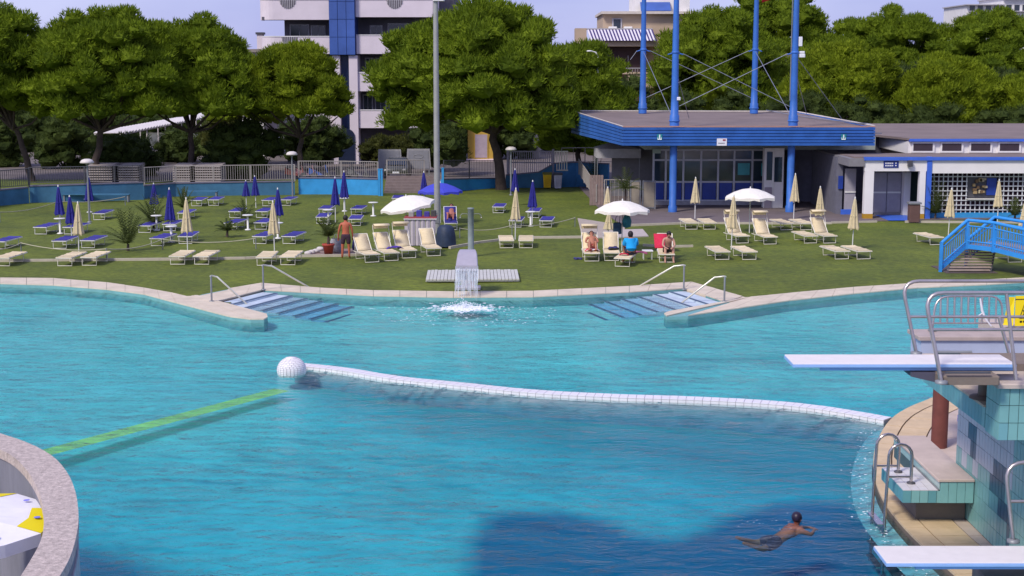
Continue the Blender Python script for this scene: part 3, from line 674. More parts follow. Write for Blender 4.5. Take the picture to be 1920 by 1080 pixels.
# roof deck (sloping up to the back) and soffit
rf=MB().hexa([(FL.x+.1,YF+.1,zb+.25),(FR.x-.1,YF+.1,zb+.25),(BRp.x,95,zb+.25),(BLp.x+.1,95,zb+.25),(FL.x+.1,YF+.1,zt-.08),(FR.x-.1,YF+.1,zt-.08),(BRp.x,95,BRp.z-.05),(BLp.x+.1,95,BLp.z-.05)])
rfo=rf.build('canopy_roof',roofm,bp_)
NB=6
for i in range(NB):
    z0=zb+(zt-zb)*i/NB; z1=zb+(zt-zb)*(i+1)/NB-.035
    MB().hexa([(FL.x,YF,z0),(FR.x,YF,z0),(FR.x,YF+.08,z0),(FL.x,YF+.08,z0),(FL.x,YF-.03,z1),(FR.x,YF-.03,z1),(FR.x,YF+.08,z1),(FL.x,YF+.08,z1)]).build('fascia_board',blue_paint,bp_)
    # left side, rising to the rear
    a0=zb+(BLp.z-zb)*i/NB; a1=zb+(BLp.z-zb)*(i+1)/NB-.04
    MB().hexa([(FL.x-.03,YF+.1,z0),(FL.x+.06,YF+.1,z0),(BLp.x+.06,95,a0),(BLp.x-.03,95,a0),(FL.x-.03,YF+.1,z1),(FL.x+.06,YF+.1,z1),(BLp.x+.06,95,a1),(BLp.x-.03,95,a1)]).build('fascia_board',blue_paint,bp_)
    MB().hexa([(FR.x-.06,YF+.1,z0),(FR.x+.01,YF+.1,z0),(BRp.x+.01,95,a0),(BRp.x-.06,95,a0),(FR.x-.06,YF+.1,z1),(FR.x+.01,YF+.1,z1),(BRp.x+.01,95,a1),(BRp.x-.06,95,a1)]).build('fascia_board',blue_paint,bp_)
MB().box(FL.x+.06,FR.x-.06,YF+.085,YF+.12,zb,zt-.1).build('fascia_backing',mat('dark blue backing',(.01,.03,.12),.7),bp_)
flash=mat('pale roof flashing',(.55,.50,.46),.6)
MB().tube([(FL.x,YF-.01,zt+.02),(FR.x,YF-.01,zt+.02)],.035,6).build('roof_flashing',mat('rust tinted flashing',(.40,.22,.17),.7),bp_)
MB().tube([(FL.x,YF,zt+.02),(BLp.x,95,BLp.z+.02)],.035,6).build('roof_flashing',flash,bp_)
MB().tube([(BLp.x,95,BLp.z),(BRp.x,95,BRp.z),(FR.x,YF+.2,zt+.05)],.05,6).build('roof_flashing',flash,bp_)
# small emblems and sign on the fascia
signw=mat('white sign board',(.75,.75,.78),.5,var=.03); teal=mat('teal sign',(.02,.22,.25),.5); tealw=mat('white print',(.8,.85,.82),.5)
for px in (1236,1580):
    x=bx(px); z=bz(257); o=MB().box(x-.14,x+.14,YF-.05,YF-.035,z-.16,z+.16).build('emblem_plate',teal,bp_)
    MB().box(x-.03,x+.03,YF-.062,YF-.052,z-.08,z+.13).box(x-.11,x+.11,YF-.062,YF-.052,z-.14,z-.09).box(x-.11,x-.085,YF-.062,YF-.052,z-.09,z-.02).box(x+.085,x+.11,YF-.062,YF-.052,z-.09,z-.02).build('emblem',tealw,o)
x=bx(1352.5); o=MB().box(x-.27,x+.27,YF-.06,YF-.035,bz(273),bz(259.5)).build('sign_board',signw,bp_)
MB().box(x+.05,x+.2,YF-.07,YF-.062,bz(264),bz(261)).build('red_mark',mat('dark red print',(.3,.03,.06),.5),o)
MB().box(x-.2,x+.15,YF-.07,YF-.062,bz(269),bz(267.5)).build('grey_lettering',grey_metal,o)
# columns
for px in (1263,1484):
    x=bx(px,272,YF+.6); MB().lathe([(.24,.0),(.24,.35),(.2,.4),(.2,zb+.26)],16,(x,YF+.6,0)).build('column',blue_paint,bp_)
# glazing wall
YG=84.0
def gx(px): return Dp(px,330,YG).x
def gz(py): return Dp(960,py,YG).z
MB().box(gx(1225)-.5,gx(1640),YG+.1,YG+6,gz(281),zb+.24).build('header_wall',mat('pale grey green header',(.32,.36,.33),.8),bp_)
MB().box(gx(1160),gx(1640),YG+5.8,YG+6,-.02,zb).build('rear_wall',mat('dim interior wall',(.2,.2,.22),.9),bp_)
alum=mat('grey aluminium frame',(.48,.49,.54),.5,metal=.2); glz=mat('tinted shop glass',(.03,.05,.065),.08,var=.4,vs=.4,spec=.8,trans=0)
cuts=[1225,1248,1281,1314,1346,1376,1410,1442]
bluep=mat('dark blue door panel',(.018,.05,.30),.4,var=.25,vs=1)
for a_,b_ in zip(cuts,cuts[1:]):
    x0,x1=gx(a_)+.06,gx(b_)-.06
    o=MB().box(x0,x1,YG,YG+.03,gz(339),gz(301)).build('pane',glz,bp_)
    MB().box(x0,x1,YG,YG+.03,gz(299),gz(283)).build('pane',glz,bp_)
    MB().box(x0+.04,x1-.04,YG-.02,YG+.02,gz(374),gz(343)).build('door_panel',bluep,bp_)
for c in cuts: MB().box(gx(c)-.055,gx(c)+.055,YG-.06,YG+.06,-.02,gz(281)).build('mullion',alum,bp_)
for py in (281,300,341,376): MB().box(gx(1225),gx(1442),YG-.04,YG+.04,gz(py)-.05,gz(py)+.05).build('transom',alum,bp_)
MB().box(gx(1225),gx(1442),YG-.25,YG+.2,-.02,gz(377)).build('sill',mat('concrete sill',(.35,.34,.36),.8),bp_)
tq=mat('turquoise poster',(.06,.35,.38),.5,var=.25,vs=2)
for a_,b_,y0,y1 in ((1383,1405,306,328),(1427,1441,306,330)): MB().box(gx(a_),gx(b_),YG-.03,YG-.005,gz(y1),gz(y0)).build('poster',tq,bp_)
for a_,y0,y1 in ((1296,310,338),(1331,312,330),(1368,314,325)):
    MB().bbox(gx(a_-8),gx(a_+8),YG+.8,YG+1.2,gz(y1),gz(y0),.03).build('interior_furniture',mat('pale counter',(.30,.29,.27),.7),bp_)
MB().box(gx(1229)-.2,gx(1229)+.25,YG-.3,YG-.1,gz(287),gz(279)).build('hanging_sign',mat('pale green sign',(.35,.45,.38),.6),bp_)
# white cabinet / projecting unit right of glazing
cb=W(1463,340,80*1.0); xw=cb.x
cab=thing('ice_cream_cabinet','white glazed cabinet unit standing beside the right blue column','cabinet',(xw,82,0))
MB().box(-.55,.55,0,.6,.0,3.4).build('body',wallwhite,cab)
MB().box(-.42,-.1,-.03,-.003,1.6,3.2).build('dark_pane',glz,cab); MB().box(.02,.45,-.03,-.003,1.5,2.9).build('dark_pane',glz,cab); MB().box(-.1,-.0,-.05,-.003,.4,3.3).build('upright',white_metal,cab)
MB().box(-.5,-.1,-.1,-.003,.0,1.2).build('lower_panel',mat('lilac grey panel',(.30,.26,.30),.7),cab)
# paved terrace under the canopy
tp=[G(1168,423),G(1290,419),G(1560,418),G(1700,413),G(1960,410),G(2150,408)]
poly=[(v.x,v.y) for v in tp]+[(33,97),(G(1085,350).x,97),(G(1130,398).x,G(1130,398).y)]
struct('paved_terrace',MB().prism(poly,-.2,.03),mat('lilac brown terrace paving',(.155,.125,.125),.85,var=.2,vs=.6,bump=.2))
# ---- right wing
ux_=lambda px: Dp(px,270,89).x
rw=thing('changing_room_block','low white changing room block with blue eaves and open doorway bay','building',(0,0,0)); YR=76.0
def rx(px,Y=YR): return Dp(px,350,Y).x
def rz(py,Y=YR): return Dp(1740,py,Y).z
wt=mat('clean white plaster',(.78,.75,.73),.8,var=.06,vs=.7)
bl2=mat('royal blue trim',(.05,.14,.60),.45,var=.08)
XR=42
MB().box(rx(1620),rx(1737),YR,YR+.3,rz(321),rz(301)).build('lintel',wt,rw)
MB().box(rx(1746),XR,YR,YR+.3,rz(325),rz(301)).build('lintel',wt,rw)
MB().box(rx(1618),XR,YR-.12,YR+.5,rz(301)+.01,rz(294.5)).build('eaves_trim',bl2,rw)
for a_,b_ in ((1621,1638),(1724,1735)):
    o=MB().box(rx(a_),rx(b_),YR-.01,YR+.35,.28,rz(321)-.003).build('pillar',wt,rw)
    MB().box(rx(a_),rx(b_),YR-.02,YR+.36,-.02,.275).build('pillar_foot',mat('ochre painted foot',(.45,.25,.02),.7),rw)
MB().box(rx(1736.5),rx(1745.5),YR-.06,YR+.4,-.02,rz(294)).build('blue_pillar',bl2,rw)
YUZ=Dp(1740,287,80.6).z
# lower roof (brown) sloping back to upper wall
MB().hexa([(rx(1600),YR+.1,2.8),(XR,YR+.1,2.8),(XR,YR+4.58,2.9),(rx(1600),YR+4.58,2.9),(rx(1600),YR+.1,rz(295)+.03),(XR,YR+.1,rz(295)+.03),(XR,YR+4.58,YUZ),(rx(1600),YR+4.58,YUZ)]).build('lower_roof',roofm,rw)
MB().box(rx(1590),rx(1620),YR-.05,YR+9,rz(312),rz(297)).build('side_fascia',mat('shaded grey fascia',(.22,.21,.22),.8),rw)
YU=80.6
def ux(px): return Dp(px,270,YU).x
def uz(py): return Dp(1740,py,YU).z
UW=MB().hexa([(ux(1703),YU,uz(288)),(XR,YU,uz(288)),(XR,YU+.3,uz(288)),(ux(1703),YU+.3,uz(288)),(ux(1703),YU,uz(265)),(XR,YU,uz(265)),(XR,YU+.3,uz(265)),(ux(1703),YU+.3,uz(265))]).build('clerestory_wall',wt,rw)
Lf=Dp(1640,250,88)
MB().hexa([(ux(1640)+1.5,88,uz(285)),(ux(1703)-.003,YU,uz(288)),(ux(1703)-.003,YU+.3,uz(288)),(ux(1640)+1.5,88.3,uz(285)),(ux(1640)+1.5,88,uz(265)),(ux(1703)-.003,YU,uz(265)),(ux(1703)-.003,YU+.3,uz(265)),(ux(1640)+1.5,88.3,uz(265))]).build('clerestory_return',wt,rw)
MB().box(ux(1703),XR,YU-.25,YU+.5,uz(265)+.003,uz(260)).build('eaves_trim',bl2,rw)
MB().hexa([(ux(1640)+.6,88,uz(263)),(ux(1703),YU-.2,uz(263)),(XR,YU-.2,uz(263)),(XR,96,uz(263)),(ux(1640)+.6,88,uz(259)),(ux(1703),YU-.15,uz(259)),(XR,YU-.15,uz(259)),(XR,96,uz(259)+.2)]).build('upper_roof',roofm,rw)
MB().hexa([(ux(1640)+.6,88,uz(262)),(XR,96,uz(262)),(XR,97,uz(262)),(ux(1640),97,uz(262)),(ux(1640)+.6,88,uz(259)),(XR,96,uz(259)+.2),(XR,97,uz(259)+.22),(ux(1640),97,uz(259)+.2)]).build('upper_roof',roofm,rw)
for i in range(6):
    a_=1709+54*i; w_=MB().box(ux(a_),ux(a_+43),YU-.09,YU-.003,uz(286),uz(266.5)).build('window',wt,rw)
    MB().box(ux(a_+3),ux(a_+39),YU-.105,YU-.093,uz(282.5),uz(269)).build('pane',mat('dark slot pane',(.05,.035,.045),.4),w_)
# doorway bay
YB=YR+2.2
def qx(px): return Dp(px,360,YB).x
def qz(py): return Dp(1680,py,YB).z
lg=mat('lilac grey door paint',(.34,.32,.36),.6,var=.08)
MB().box(qx(1640),qx(1737),YB,YB+.2,-.02,rz(301)).build('bay_wall',mat('cool grey wall',(.27,.27,.31),.8),rw)
for a_,b_ in ((1637,1661),(1663,1688)):
    d_=MB().box(qx(a_),qx(b_),YB-.06,YB-.003,qz(398),qz(324)).build('door',lg,rw); MB().box(qx(a_),qx(b_),YB-.09,YB-.063,qz(362),qz(359)).build('door_rail',white_metal,d_)
MB().box(qx(1690),qx(1702),YB-.5,YB-.003,-.02,qz(322)).build('door_leaf',wt,rw)
MB().box(qx(1704),qx(1722),YB-.06,YB-.003,.2,qz(322)).build('dark_opening',mat('dark green opening',(.02,.05,.045),.8),rw)
# left recess with doors
YL=86.0
def lx(px): return Dp(px,340,YL).x
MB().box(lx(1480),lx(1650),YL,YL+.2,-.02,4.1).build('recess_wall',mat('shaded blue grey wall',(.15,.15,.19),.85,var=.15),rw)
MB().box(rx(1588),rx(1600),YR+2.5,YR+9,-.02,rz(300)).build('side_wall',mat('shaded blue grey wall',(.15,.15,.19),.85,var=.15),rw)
MB().box(ux_(1560),ux_(1760),89,89.2,2.6,3.9).build('link_wall',wt,rw)
d_=MB().box(rx(1603),rx(1624),YR+2.3,YR+2.4,.05,2.5).build('door',lg,rw); MB().box(rx(1603),rx(1624),YR+2.25,YR+2.29,1.2,1.28).build('door_rail',white_metal,d_)
MB().box(rx(1591),rx(1600),YR+2.41,YR+2.46,1.4,2.1).build('notice',bluep,rw)
MB().box(rx(1655),rx(1683),YR-.03,YR-.003,rz(314.5),rz(301.8)).build('direction_sign',mat('navy sign',(.02,.035,.20),.5),rw)
pm=MB()
for r_ in range(2):
    x=rx(1658); zz=rz(306 if r_==0 else 310.5)
    for k,wd_ in enumerate((.05,.03,.06,.03,.05,.02,.05)): pm.box(x,x+wd_,YR-.04,YR-.032,zz-.035,zz+.035); x+=wd_+.02
    pm.lathe([(.0,-.045),(.05,0),(0,.045)],6,(rx(1678),YR-.036,zz))
pm.build('sign_lettering',signw,rw)
sk=MB().bbox(rx(1699),rx(1707),YR-.3,YR-.02,rz(312),rz(300),.03).build('loudspeaker',dark_metal,rw)
MB().box(rx(1596),rx(1624),YR+2.2,YR+2.29,-.02,.3).build('blue_skirting',bl2,rw)
struct('blue_mat',MB().box(G(1640,404).x,G(1697,404).x,75.0,77.8,.031,.045),bl2)
# lattice screen wall
lt=thing('lattice_screen','white square lattice screen over a dark red wall with a serving hatch','screen',(0,0,0)); YLt=76.6
def tx(px): return Dp(px,360,YLt).x
def tz(py): return Dp(1830,py,YLt).z
MB().box(tx(1742),XR,YLt+.35,YLt+.5,-.02,tz(322)).build('back_wall',mat('very dark plum wall',(.028,.008,.02),.9,var=.3),lt)
latm=mat('white lattice paint',(.62,.63,.64),.5,var=.05)
x=1742; k=0
pxs=[1742+8.75*i for i in range(26)]
for p_ in pxs:
    if 1813<p_<1870:
        MB().box(tx(p_)-.025,tx(p_)+.025,YLt,YLt+.05,tz(404),tz(372)).build('lattice_bar',latm,lt); MB().box(tx(p_)-.025,tx(p_)+.025,YLt,YLt+.05,tz(332),tz(324)).build('lattice_bar',latm,lt)
    else: MB().box(tx(p_)-.025,tx(p_)+.025,YLt,YLt+.05,tz(404),tz(324)).build('lattice_bar',latm,lt)
for py in [331+8.9*i for i in range(9)]:
    if 336<py<370:
        for a_,b_ in ((1742,1813),(1869,1962)): MB().box(tx(a_),tx(b_),YLt-.052,YLt-.002,tz(py)-.025,tz(py)+.025).build('lattice_bar',latm,lt)
    else: MB().box(tx(1742),tx(1962),YLt-.052,YLt-.002,tz(py)-.025,tz(py)+.025).build('lattice_bar',latm,lt)
MB().box(tx(1742),XR,YLt-.15,YLt+.3,-.02,.28).build('plinth',azure_paint,lt)
hb=MB().box(tx(1814),tx(1869),YLt+.1,YLt+.2,tz(371),tz(333)).build('hatch_frame',dark_metal,lt)
MB().box(tx(1850),tx(1868),YLt+.04,YLt+.095,tz(366),tz(334)).build('blue_shutter',bluep,hb)
rr_=random.Random(3)
for k in range(14):
    a_=1816+rr_.random()*30; z_=tz(364)+rr_.random()*.75; MB().bbox(tx(a_),tx(a_)+rr_.uniform(.1,.22),YLt-.05,YLt+.09,z_,z_+rr_.uniform(.08,.2),.02).build('shelf_item',mat('warm goods %d'%(k%3),((.35,.25,.12),(.45,.38,.25),(.16,.10,.05))[k%3],.7),hb)
MB().box(tx(1812),tx(1871),YLt-.3,YLt+.1,tz(372)-.04,tz(372)).build('counter',white_metal,hb)
# ---- masts
mz=lambda py,Y: Dp(960,py,Y).z
def mast(label,px,Y,zbase,ends):
    x=Dp(px,230,Y).x; t=thing('mast',label,'mast',(x,Y,zbase),0,'blue tapered masts on the canopy roof')
    MB().lathe([(.26,0),(.26,.62),(.22,.66),(.19,1.6),(.17,4.5),(.12,9.5),(.03,11.5)],16).build('shaft',blue_paint,t)
    MB().lathe([(.28,.28),(.30,.3),(.30,.36),(.28,.38)],16).build('collar',blue_paint,t)
    MB().lathe([(.17,3.95),(.21,3.98),(.21,4.05),(.17,4.08)],12).build('cable_ring',blue_paint,t)
    for a_ in (0,math.pi): MB().tube([(0,0,4.02),(.42*math.cos(a_),0,3.9)],[.06,.03],6).build('cable_lug',blue_paint,t)
    return t,Vector((x,Y,zbase))
yf=YF+.6; zb1=zt+.0
M=[mast('front left blue mast above the column',1264.5,yf,zt-.02,0),mast('front right blue mast carrying two white cameras',1487,yf,zt-.02,0),mast('rear left blue mast',1204.5,93,BLp.z-.1,0),mast('rear right blue mast left of the flag',1413,93,BLp.z-.1,0)]
cmv=M[1][0]
MB().bbox(.16,.36,-.15,.05,4.35,4.85,.02).build('antenna_box',signw,cmv)
MB().bbox(.2,.48,-.4,.0,3.75,3.95,.03).build('camera_head',signw,cmv); MB().bbox(.22,.46,-.35,.0,3.98,4.08,.02).build('camera_head',signw,cmv)
MB().bbox(.1,.3,-.2,.0,1.45,1.62,.03).build('camera_head',signw,M[0][0])
cab_m=mat('steel cable',(.30,.32,.38),.5,metal=.4)
def cable(a,b,lab,sag=.0,r=.018):
    a=Vector(a); b=Vector(b); c=(a+b)/2; P=[a.lerp(b,i/8)-Vector((0,0,sag*4*(i/8)*(1-i/8))) for i in range(9)]
    o=MB().tube([p-c for p in P],r,5).build('stay_cable',cab_m,loc=c); tag(o,lab,'cable','stay cables between the blue masts'); return o
P0,P1,P2,P3=[m[1] for m in M]; up=lambda p,z:p+Vector((0,0,z))
cable(up(P0,3.95)+Vector((.4,0,0)),up(P1,1.1)+Vector((-.2,0,0)),'steel cable from the front left mast down to the front right mast')
cable(up(P1,3.95)+Vector((-.4,0,0)),up(P0,1.1)+Vector((.2,0,0)),'steel cable from the front right mast down to the front left mast')
cable(up(P2,3.95)+Vector((.4,0,0)),up(P3,.9),'steel cable from the rear left mast down to the rear right mast')
cable(up(P3,3.95)+Vector((-.4,0,0)),up(P2,.9),'steel cable from the rear right mast down to the rear left mast')
cable(up(P2,3.9),up(P0,.7)+Vector((-.2,0,0)),'steel cable from rear left mast down to the foot of the front left mast')
cable(up(P3,3.9),up(P1,.7)+Vector((-.2,0,0)),'steel cable from rear right mast down to the foot of the front right mast')
cable(up(P1,3.9),(Dp(1582,228,86).x,86,mz(228,86)),'steel cable from the front right mast to the right roof corner')
cable(up(P1,3.2),(Dp(1512,216,92).x,92,mz(213,92)),'steep steel cable from the front right mast to the rear roof edge')
cable(up(P0,3.2),(Dp(1292,216,84).x,84,zt+.3),'steep steel cable from the front left mast to the roof behind it')
cable((BRp.x-2,94.5,BRp.z+.1),(FR.x,YF+1.0,zt+.12),'slack pale cable lying along the right roof edge',.1,.03)
cable(up(P2,3.95)+Vector((-.4,0,0)),(Dp(1182,115,93).x,93,mz(112,93)),'short steel stay left of the rear left mast')
# flag
fp=Dp(1484,80,90); t=thing('flag','green white and red flag on a thin pole behind the front right mast','flag',(fp.x,90,5.9))
MB().tube([(0,0,0),(0,0,7.6)],.03,6).build('pole',grey_metal,t)
fl=[mat('flag green',(.02,.25,.08),.8),mat('flag white',(.7,.7,.68),.8),mat('flag red',(.55,.02,.03),.8)]
for k in range(3):
    m=MB()
    for i in range(7):
        u=(k*.62+.62*i/6); 
        for z_ in (6.35,7.35): m.v.append((-u,.12*math.sin(u*4),z_-.28*u*u*.25-(.0 if z_>7 else .1*u)))
    m.f=[(2*i,2*i+1,2*i+3,2*i+2) for i in range(6)]; m.sm=[True]*6
    o=m.build('flag_stripe',fl[k],t); sm=o.modifiers.new('s','SOLIDIFY'); sm.thickness=.01
# street lamp and curved lamps
def street_lamp(px,ytop,zc,label,arm=-1):
    p=W(px,ytop,zc); t=thing('street_lamp',label,'street lamp',(p.x,p.y,0)); hh_=p.z
    MB().tube([(0,0,0),(0,0,hh_-.8),(0,0,hh_-.35),(arm*.15,0,hh_-.08),(arm*.45,0,hh_)],[.09,.07,.06,.05,.045],8).build('pole',white_metal,t)
    MB().sphere((arm*.6,0,hh_),.2,10,6,1.2,.7,.35).build('lamp_head',white_metal,t)
street_lamp(1121,96,102,'slender pale street lamp with curved arm behind the canopy left end')
# ================================================================ BLUE WALLS, RAILINGS, STREET THINGS
def wallseg(pts,hgt,label,m=wallblue,cap=True,th=.25,base=-.1):
    """pts: ground pixels of the wall foot"""
    P=[G(*p) for p in pts]; t=thing('boundary_wall',label,'wall',(0,0,0))
    mb=MB(); mc=MB()
    for i,(a,b) in enumerate(zip(P,P[1:])):
        d=(b-a).normalized(); n_=Vector((-d.y,d.x,0)); e=d*.002
        h0,h1=(hgt[i],hgt[i+1]) if isinstance(hgt,(list,tuple)) else (hgt,hgt)
        q=[a+e,b,b+n_*th,a+e+n_*th]
        mb.hexa([(v.x,v.y,base) for v in q]+[(v.x,v.y,h) for v,h in zip(q,(h0,h1,h1,h0))])
        q=[a+e-n_*.04,b-n_*.04,b+n_*(th+.04),a+e+n_*(th+.04)]
        mc.hexa([(v.x,v.y,h+.003) for v,h in zip(q,(h0,h1,h1,h0))]+[(v.x,v.y,h+.07) for v,h in zip(q,(h0,h1,h1,h0))])
    mb.build('wall_body',m,t)
    if cap: mc.build('wall_cap',mat('dark wall cap',(.16,.15,.19),.8),t)
    return t,P
def railing(P,z0,hgt,label,step=.14,m=None,group='railings on the blue wall',every=2.2,cat='railing'):
    m=m or grey_metal; t=thing('railing',label,cat,(P[0].x,P[0].y,z0[0] if isinstance(z0,list) else z0),0,group)
    O=Vector(t.location); bal=MB(); 
    zs=z0 if isinstance(z0,list) else [z0]*len(P)
    for (a,b,za,zb_) in zip(P,P[1:],zs,zs[1:]):
        L=(b-a).length; n_=max(1,int(L/step))
        A_=Vector((a.x,a.y,za))-O; B_=Vector((b.x,b.y,zb_))-O
        MB().tube([A_+Vector((0,0,hgt)),B_+Vector((0,0,hgt))],.03,6).build('top_rail',m,t)
        MB().tube([A_+Vector((0,0,.1)),B_+Vector((0,0,.1))],.02,6).build('bottom_rail',m,t)
        for k in range(n_):
            p=A_.lerp(B_,(k+.5)/n_); bal.box(p.x-.012,p.x+.012,p.y-.012,p.y+.012,p.z+.1,p.z+hgt)
        nn_=max(1,round(L/every))
        for k in range(0 if a is P[0] else 1,nn_+1):
            p=A_.lerp(B_,k/nn_); MB().box(p.x-.03,p.x+.03,p.y-.03,p.y+.03,p.z-.02,p.z+hgt+.02).build('post',m,t)
    bal.build('balusters',m,t,kind='stuff'); return t
t,P=wallseg([(-60,397),(0,386),(55,381)],[.9,.88,.9],'dull blue wall at the far left below the dark hedge')
railing([p+Vector((0,.12,0)) for p in P],.97,1.05,'dark railing on the leftmost blue wall',m=dark_metal)
t,P=wallseg([(56,380),(160,378),(270,374)],[.95,1.0,1.0],'dull blue wall behind the mushroom lamp')
railing([p+Vector((0,.12,0)) for p in P],1.07,1.0,'dark railing behind the mushroom lamp',m=dark_metal)
t,P=wallseg([(271,372),(330,368),(470,366),(553,365)],[.75,.78,.8,.8],'turquoise blue wall below the long baluster railing')
railing([p+Vector((0,.12,0)) for p in P],.87,1.0,'long pale baluster railing left of the second mushroom lamp',m=mat('weathered pale rail',(.33,.30,.27),.7))
t,P=wallseg([(560,364),(640,364),(709,366)],[1.0,.98,.98],'bright blue wall with a plank bench behind the navy parasols',azure_paint)
railing([p+Vector((0,.12,0)) for p in P],1.07,1.0,'pale railing above the bright blue wall',m=mat('weathered pale rail',(.33,.30,.27),.7))
t,P=wallseg([(832,362),(880,356),(930,352)],[.85,.7,.6],'blue wall right of the tall light mast',azure_paint)
railing([p+Vector((0,.12,0)) for p in P],[.92,.77,.67],1.15,'dark railing right of the tall light mast',m=dark_metal)
t,P=wallseg([(948,352),(1010,352),(1035,352)],[.8,1.0,1.5],'blue wall below the pale lilac gate')
t,P=wallseg([(1036,351),(1080,350),(1140,352)],[1.55,1.6,1.55],'tall blue wall behind the yellow and grey bins',mat('shaded blue wall',(.05,.20,.42),.8,var=.25,vs=1))
railing([p+Vector((.6,.2,0)) for p in P],1.6,1.0,'pale tube railing left of the white party tent',step=5,m=mat('weathered pale rail',(.33,.30,.27),.7))
# blue gate posts
for px,yb,yt,l_ in ((713,367,318,'pair of light blue gate posts left of the steps'),(832,363,316,'light blue gate post right of the tall mast')):
    p=G(px,yb); t=thing('gate_post',l_,'post',(p.x,p.y,0)); zt_=Dp(px,yt,p.y).z
    MB().box(-.12,.02,-.08,.08,-.1,zt_).build('post',azure_paint,t)
    if px==713: MB().box(.05,.17,-.08,.08,-.1,zt_).build('post',azure_paint,t)
    MB().box(-.14,.19 if px==713 else .04,-.1,.1,zt_,zt_+.05).build('cap',azure_paint,t)
# steps and wall between the posts
p=G(720,362); q=G(828,362); brk=mat('pinkish brown concrete',(.21,.165,.155),.9,var=.15)
t=thing('entrance_steps','wide pinkish brown steps between the light blue posts','steps',(p.x,p.y,0))
for k in range(6): MB().box(0,q.x-p.x,k*.35,k*.35+.36+.004*(k==5),-.1,.16*(k+1)).build('step',brk,t)
railing([p+Vector((0,2.2,0)),q+Vector((-1.2,2.2,0))],.96,1.0,'low pale railing at the top of the entrance steps',m=mat('weathered pale rail',(.33,.30,.27),.7))
# lilac gate
gp=Dp(955,330,97); gq=Dp(1034,330,97); gm_=mat('lilac grey gate paint',(.38,.34,.40),.5)
t=thing('gate','wide lilac grey barred gate right of the big pine trunk','gate',(gp.x,97,.0))
z1=Dp(960,284,97).z; z0=Dp(960,336,97).z; wg_=gq.x-gp.x
for z_ in (z0,z0+(z1-z0)*.6,z1): MB().box(0,wg_,-.03,.03,z_-.04,z_+.04).build('gate_rail',gm_,t)
N=20
for k in range(N+1): MB().box(wg_*k/N-.025,wg_*k/N+.025,-.055,-.032,z0,z1).build('gate_bar',gm_,t)
for x_ in (-.1,wg_+.1): MB().box(x_-.08,x_+.08,-.1,.1,-.1,z1+.15).build('gate_post',gm_,t)
gp2=Dp(1037,330,97); t=thing('gate','narrow pale gate leaf beside the wide lilac gate','gate',(gp2.x,97,0)); w2=Dp(1065,330,97).x-gp2.x
for z_ in (z0+.6,z1): MB().box(.05,w2,-.03,.03,z_-.04,z_+.04).build('gate_rail',railm,t)
for k in range(6): MB().box(.05+w2*k/6,.11+w2*k/6,-.055,-.032,z0+.6,z1).build('gate_bar',railm,t)
# bins
def bin_(px,yb,zh,wid,label,m,lid,g='recycling bins by the blue wall'):
    p=G(px,yb); t=thing('recycling_bin',label,'bin',(p.x,p.y,0),0,g)
    w=wid/2; MB().hexa([(-w*.82,-.28,.06),(w*.82,-.28,.06),(w*.82,.28,.06),(-w*.82,.28,.06),(-w,-.36,zh),(w,-.36,zh),(w,.36,zh),(-w,.36,zh)]).build('body',m,t)
    MB().bbox(-w-.04,w+.04,-.42,.40,zh+.003,zh+.13,.03).build('lid',lid,t)
    for k in range(3): MB().box(-w*.55+w*.5*k-.02,-w*.55+w*.5*k+.02,-.40,-.33,.25,zh-.15).build('rib',m,t)
    for x_ in (-w*.7,w*.7): MB().tube([(x_-.05,.3,.1),(x_+.05,.3,.1)],.1,10).build('wheel',dark_metal,t)
bin_(1026,353,.93,.56,'yellow wheeled bin with an olive lid by the blue wall',mat('yellow plastic',(.75,.48,.01),.5),mat('olive lid',(.16,.15,.02),.5))
bin_(1046,354,.93,.52,'light grey wheeled bin right of the yellow bin',mat('light grey plastic',(.55,.53,.58),.5),dark_metal)
p=G(1713,417); t=thing('litter_bin','brown square litter bin with a pale lid by the white pillar','bin',(p.x,p.y,0))
MB().bbox(-.27,.27,-.2,.25,.03,.95,.03).build('body',mat('brown bin',(.13,.07,.06),.7),t); MB().bbox(-.32,.32,-.25,.3,.955,1.06,.02).build('lid',grey_metal,t)
# yellow kiosk
p=W(901,300,126); t=thing('kiosk','mustard yellow kiosk with a lilac shuttered panel behind the railing','kiosk',(p.x,p.y,0)); s=F/126
zt_=W(901,241,126).z; w=24/s*1.0
yel=mat('mustard paint',(.50,.32,.05),.6,var=.1)
MB().bbox(-w,w,0,2,-.1,zt_,.04).build('body',yel,t); MB().box(-w-.08,w+.08,-.1,2.1,zt_+.002,zt_+.12).build('roof',yel,t)
MB().box(-w*.52,w*.62,-.06,-.003,zt_-2.6,zt_-.35).build('panel_frame',yel,t); MB().box(-w*.42,w*.52,-.09,-.063,zt_-2.5,zt_-.5).build('shutter',mat('lilac shutter',(.40,.32,.36),.7),t)
aw_=MB().hexa([(-w-.1,-.9,zt_-2.95),(w,-.9,zt_-2.95),(w,-.01,zt_-2.7),(-w-.1,-.01,zt_-2.7),(-w-.1,-.9,zt_-2.85),(w,-.9,zt_-2.85),(w,-.01,zt_-2.6),(-w-.1,-.01,zt_-2.6)]).build('awning',mat('white and pink awning',(.7,.55,.55),.7),t)
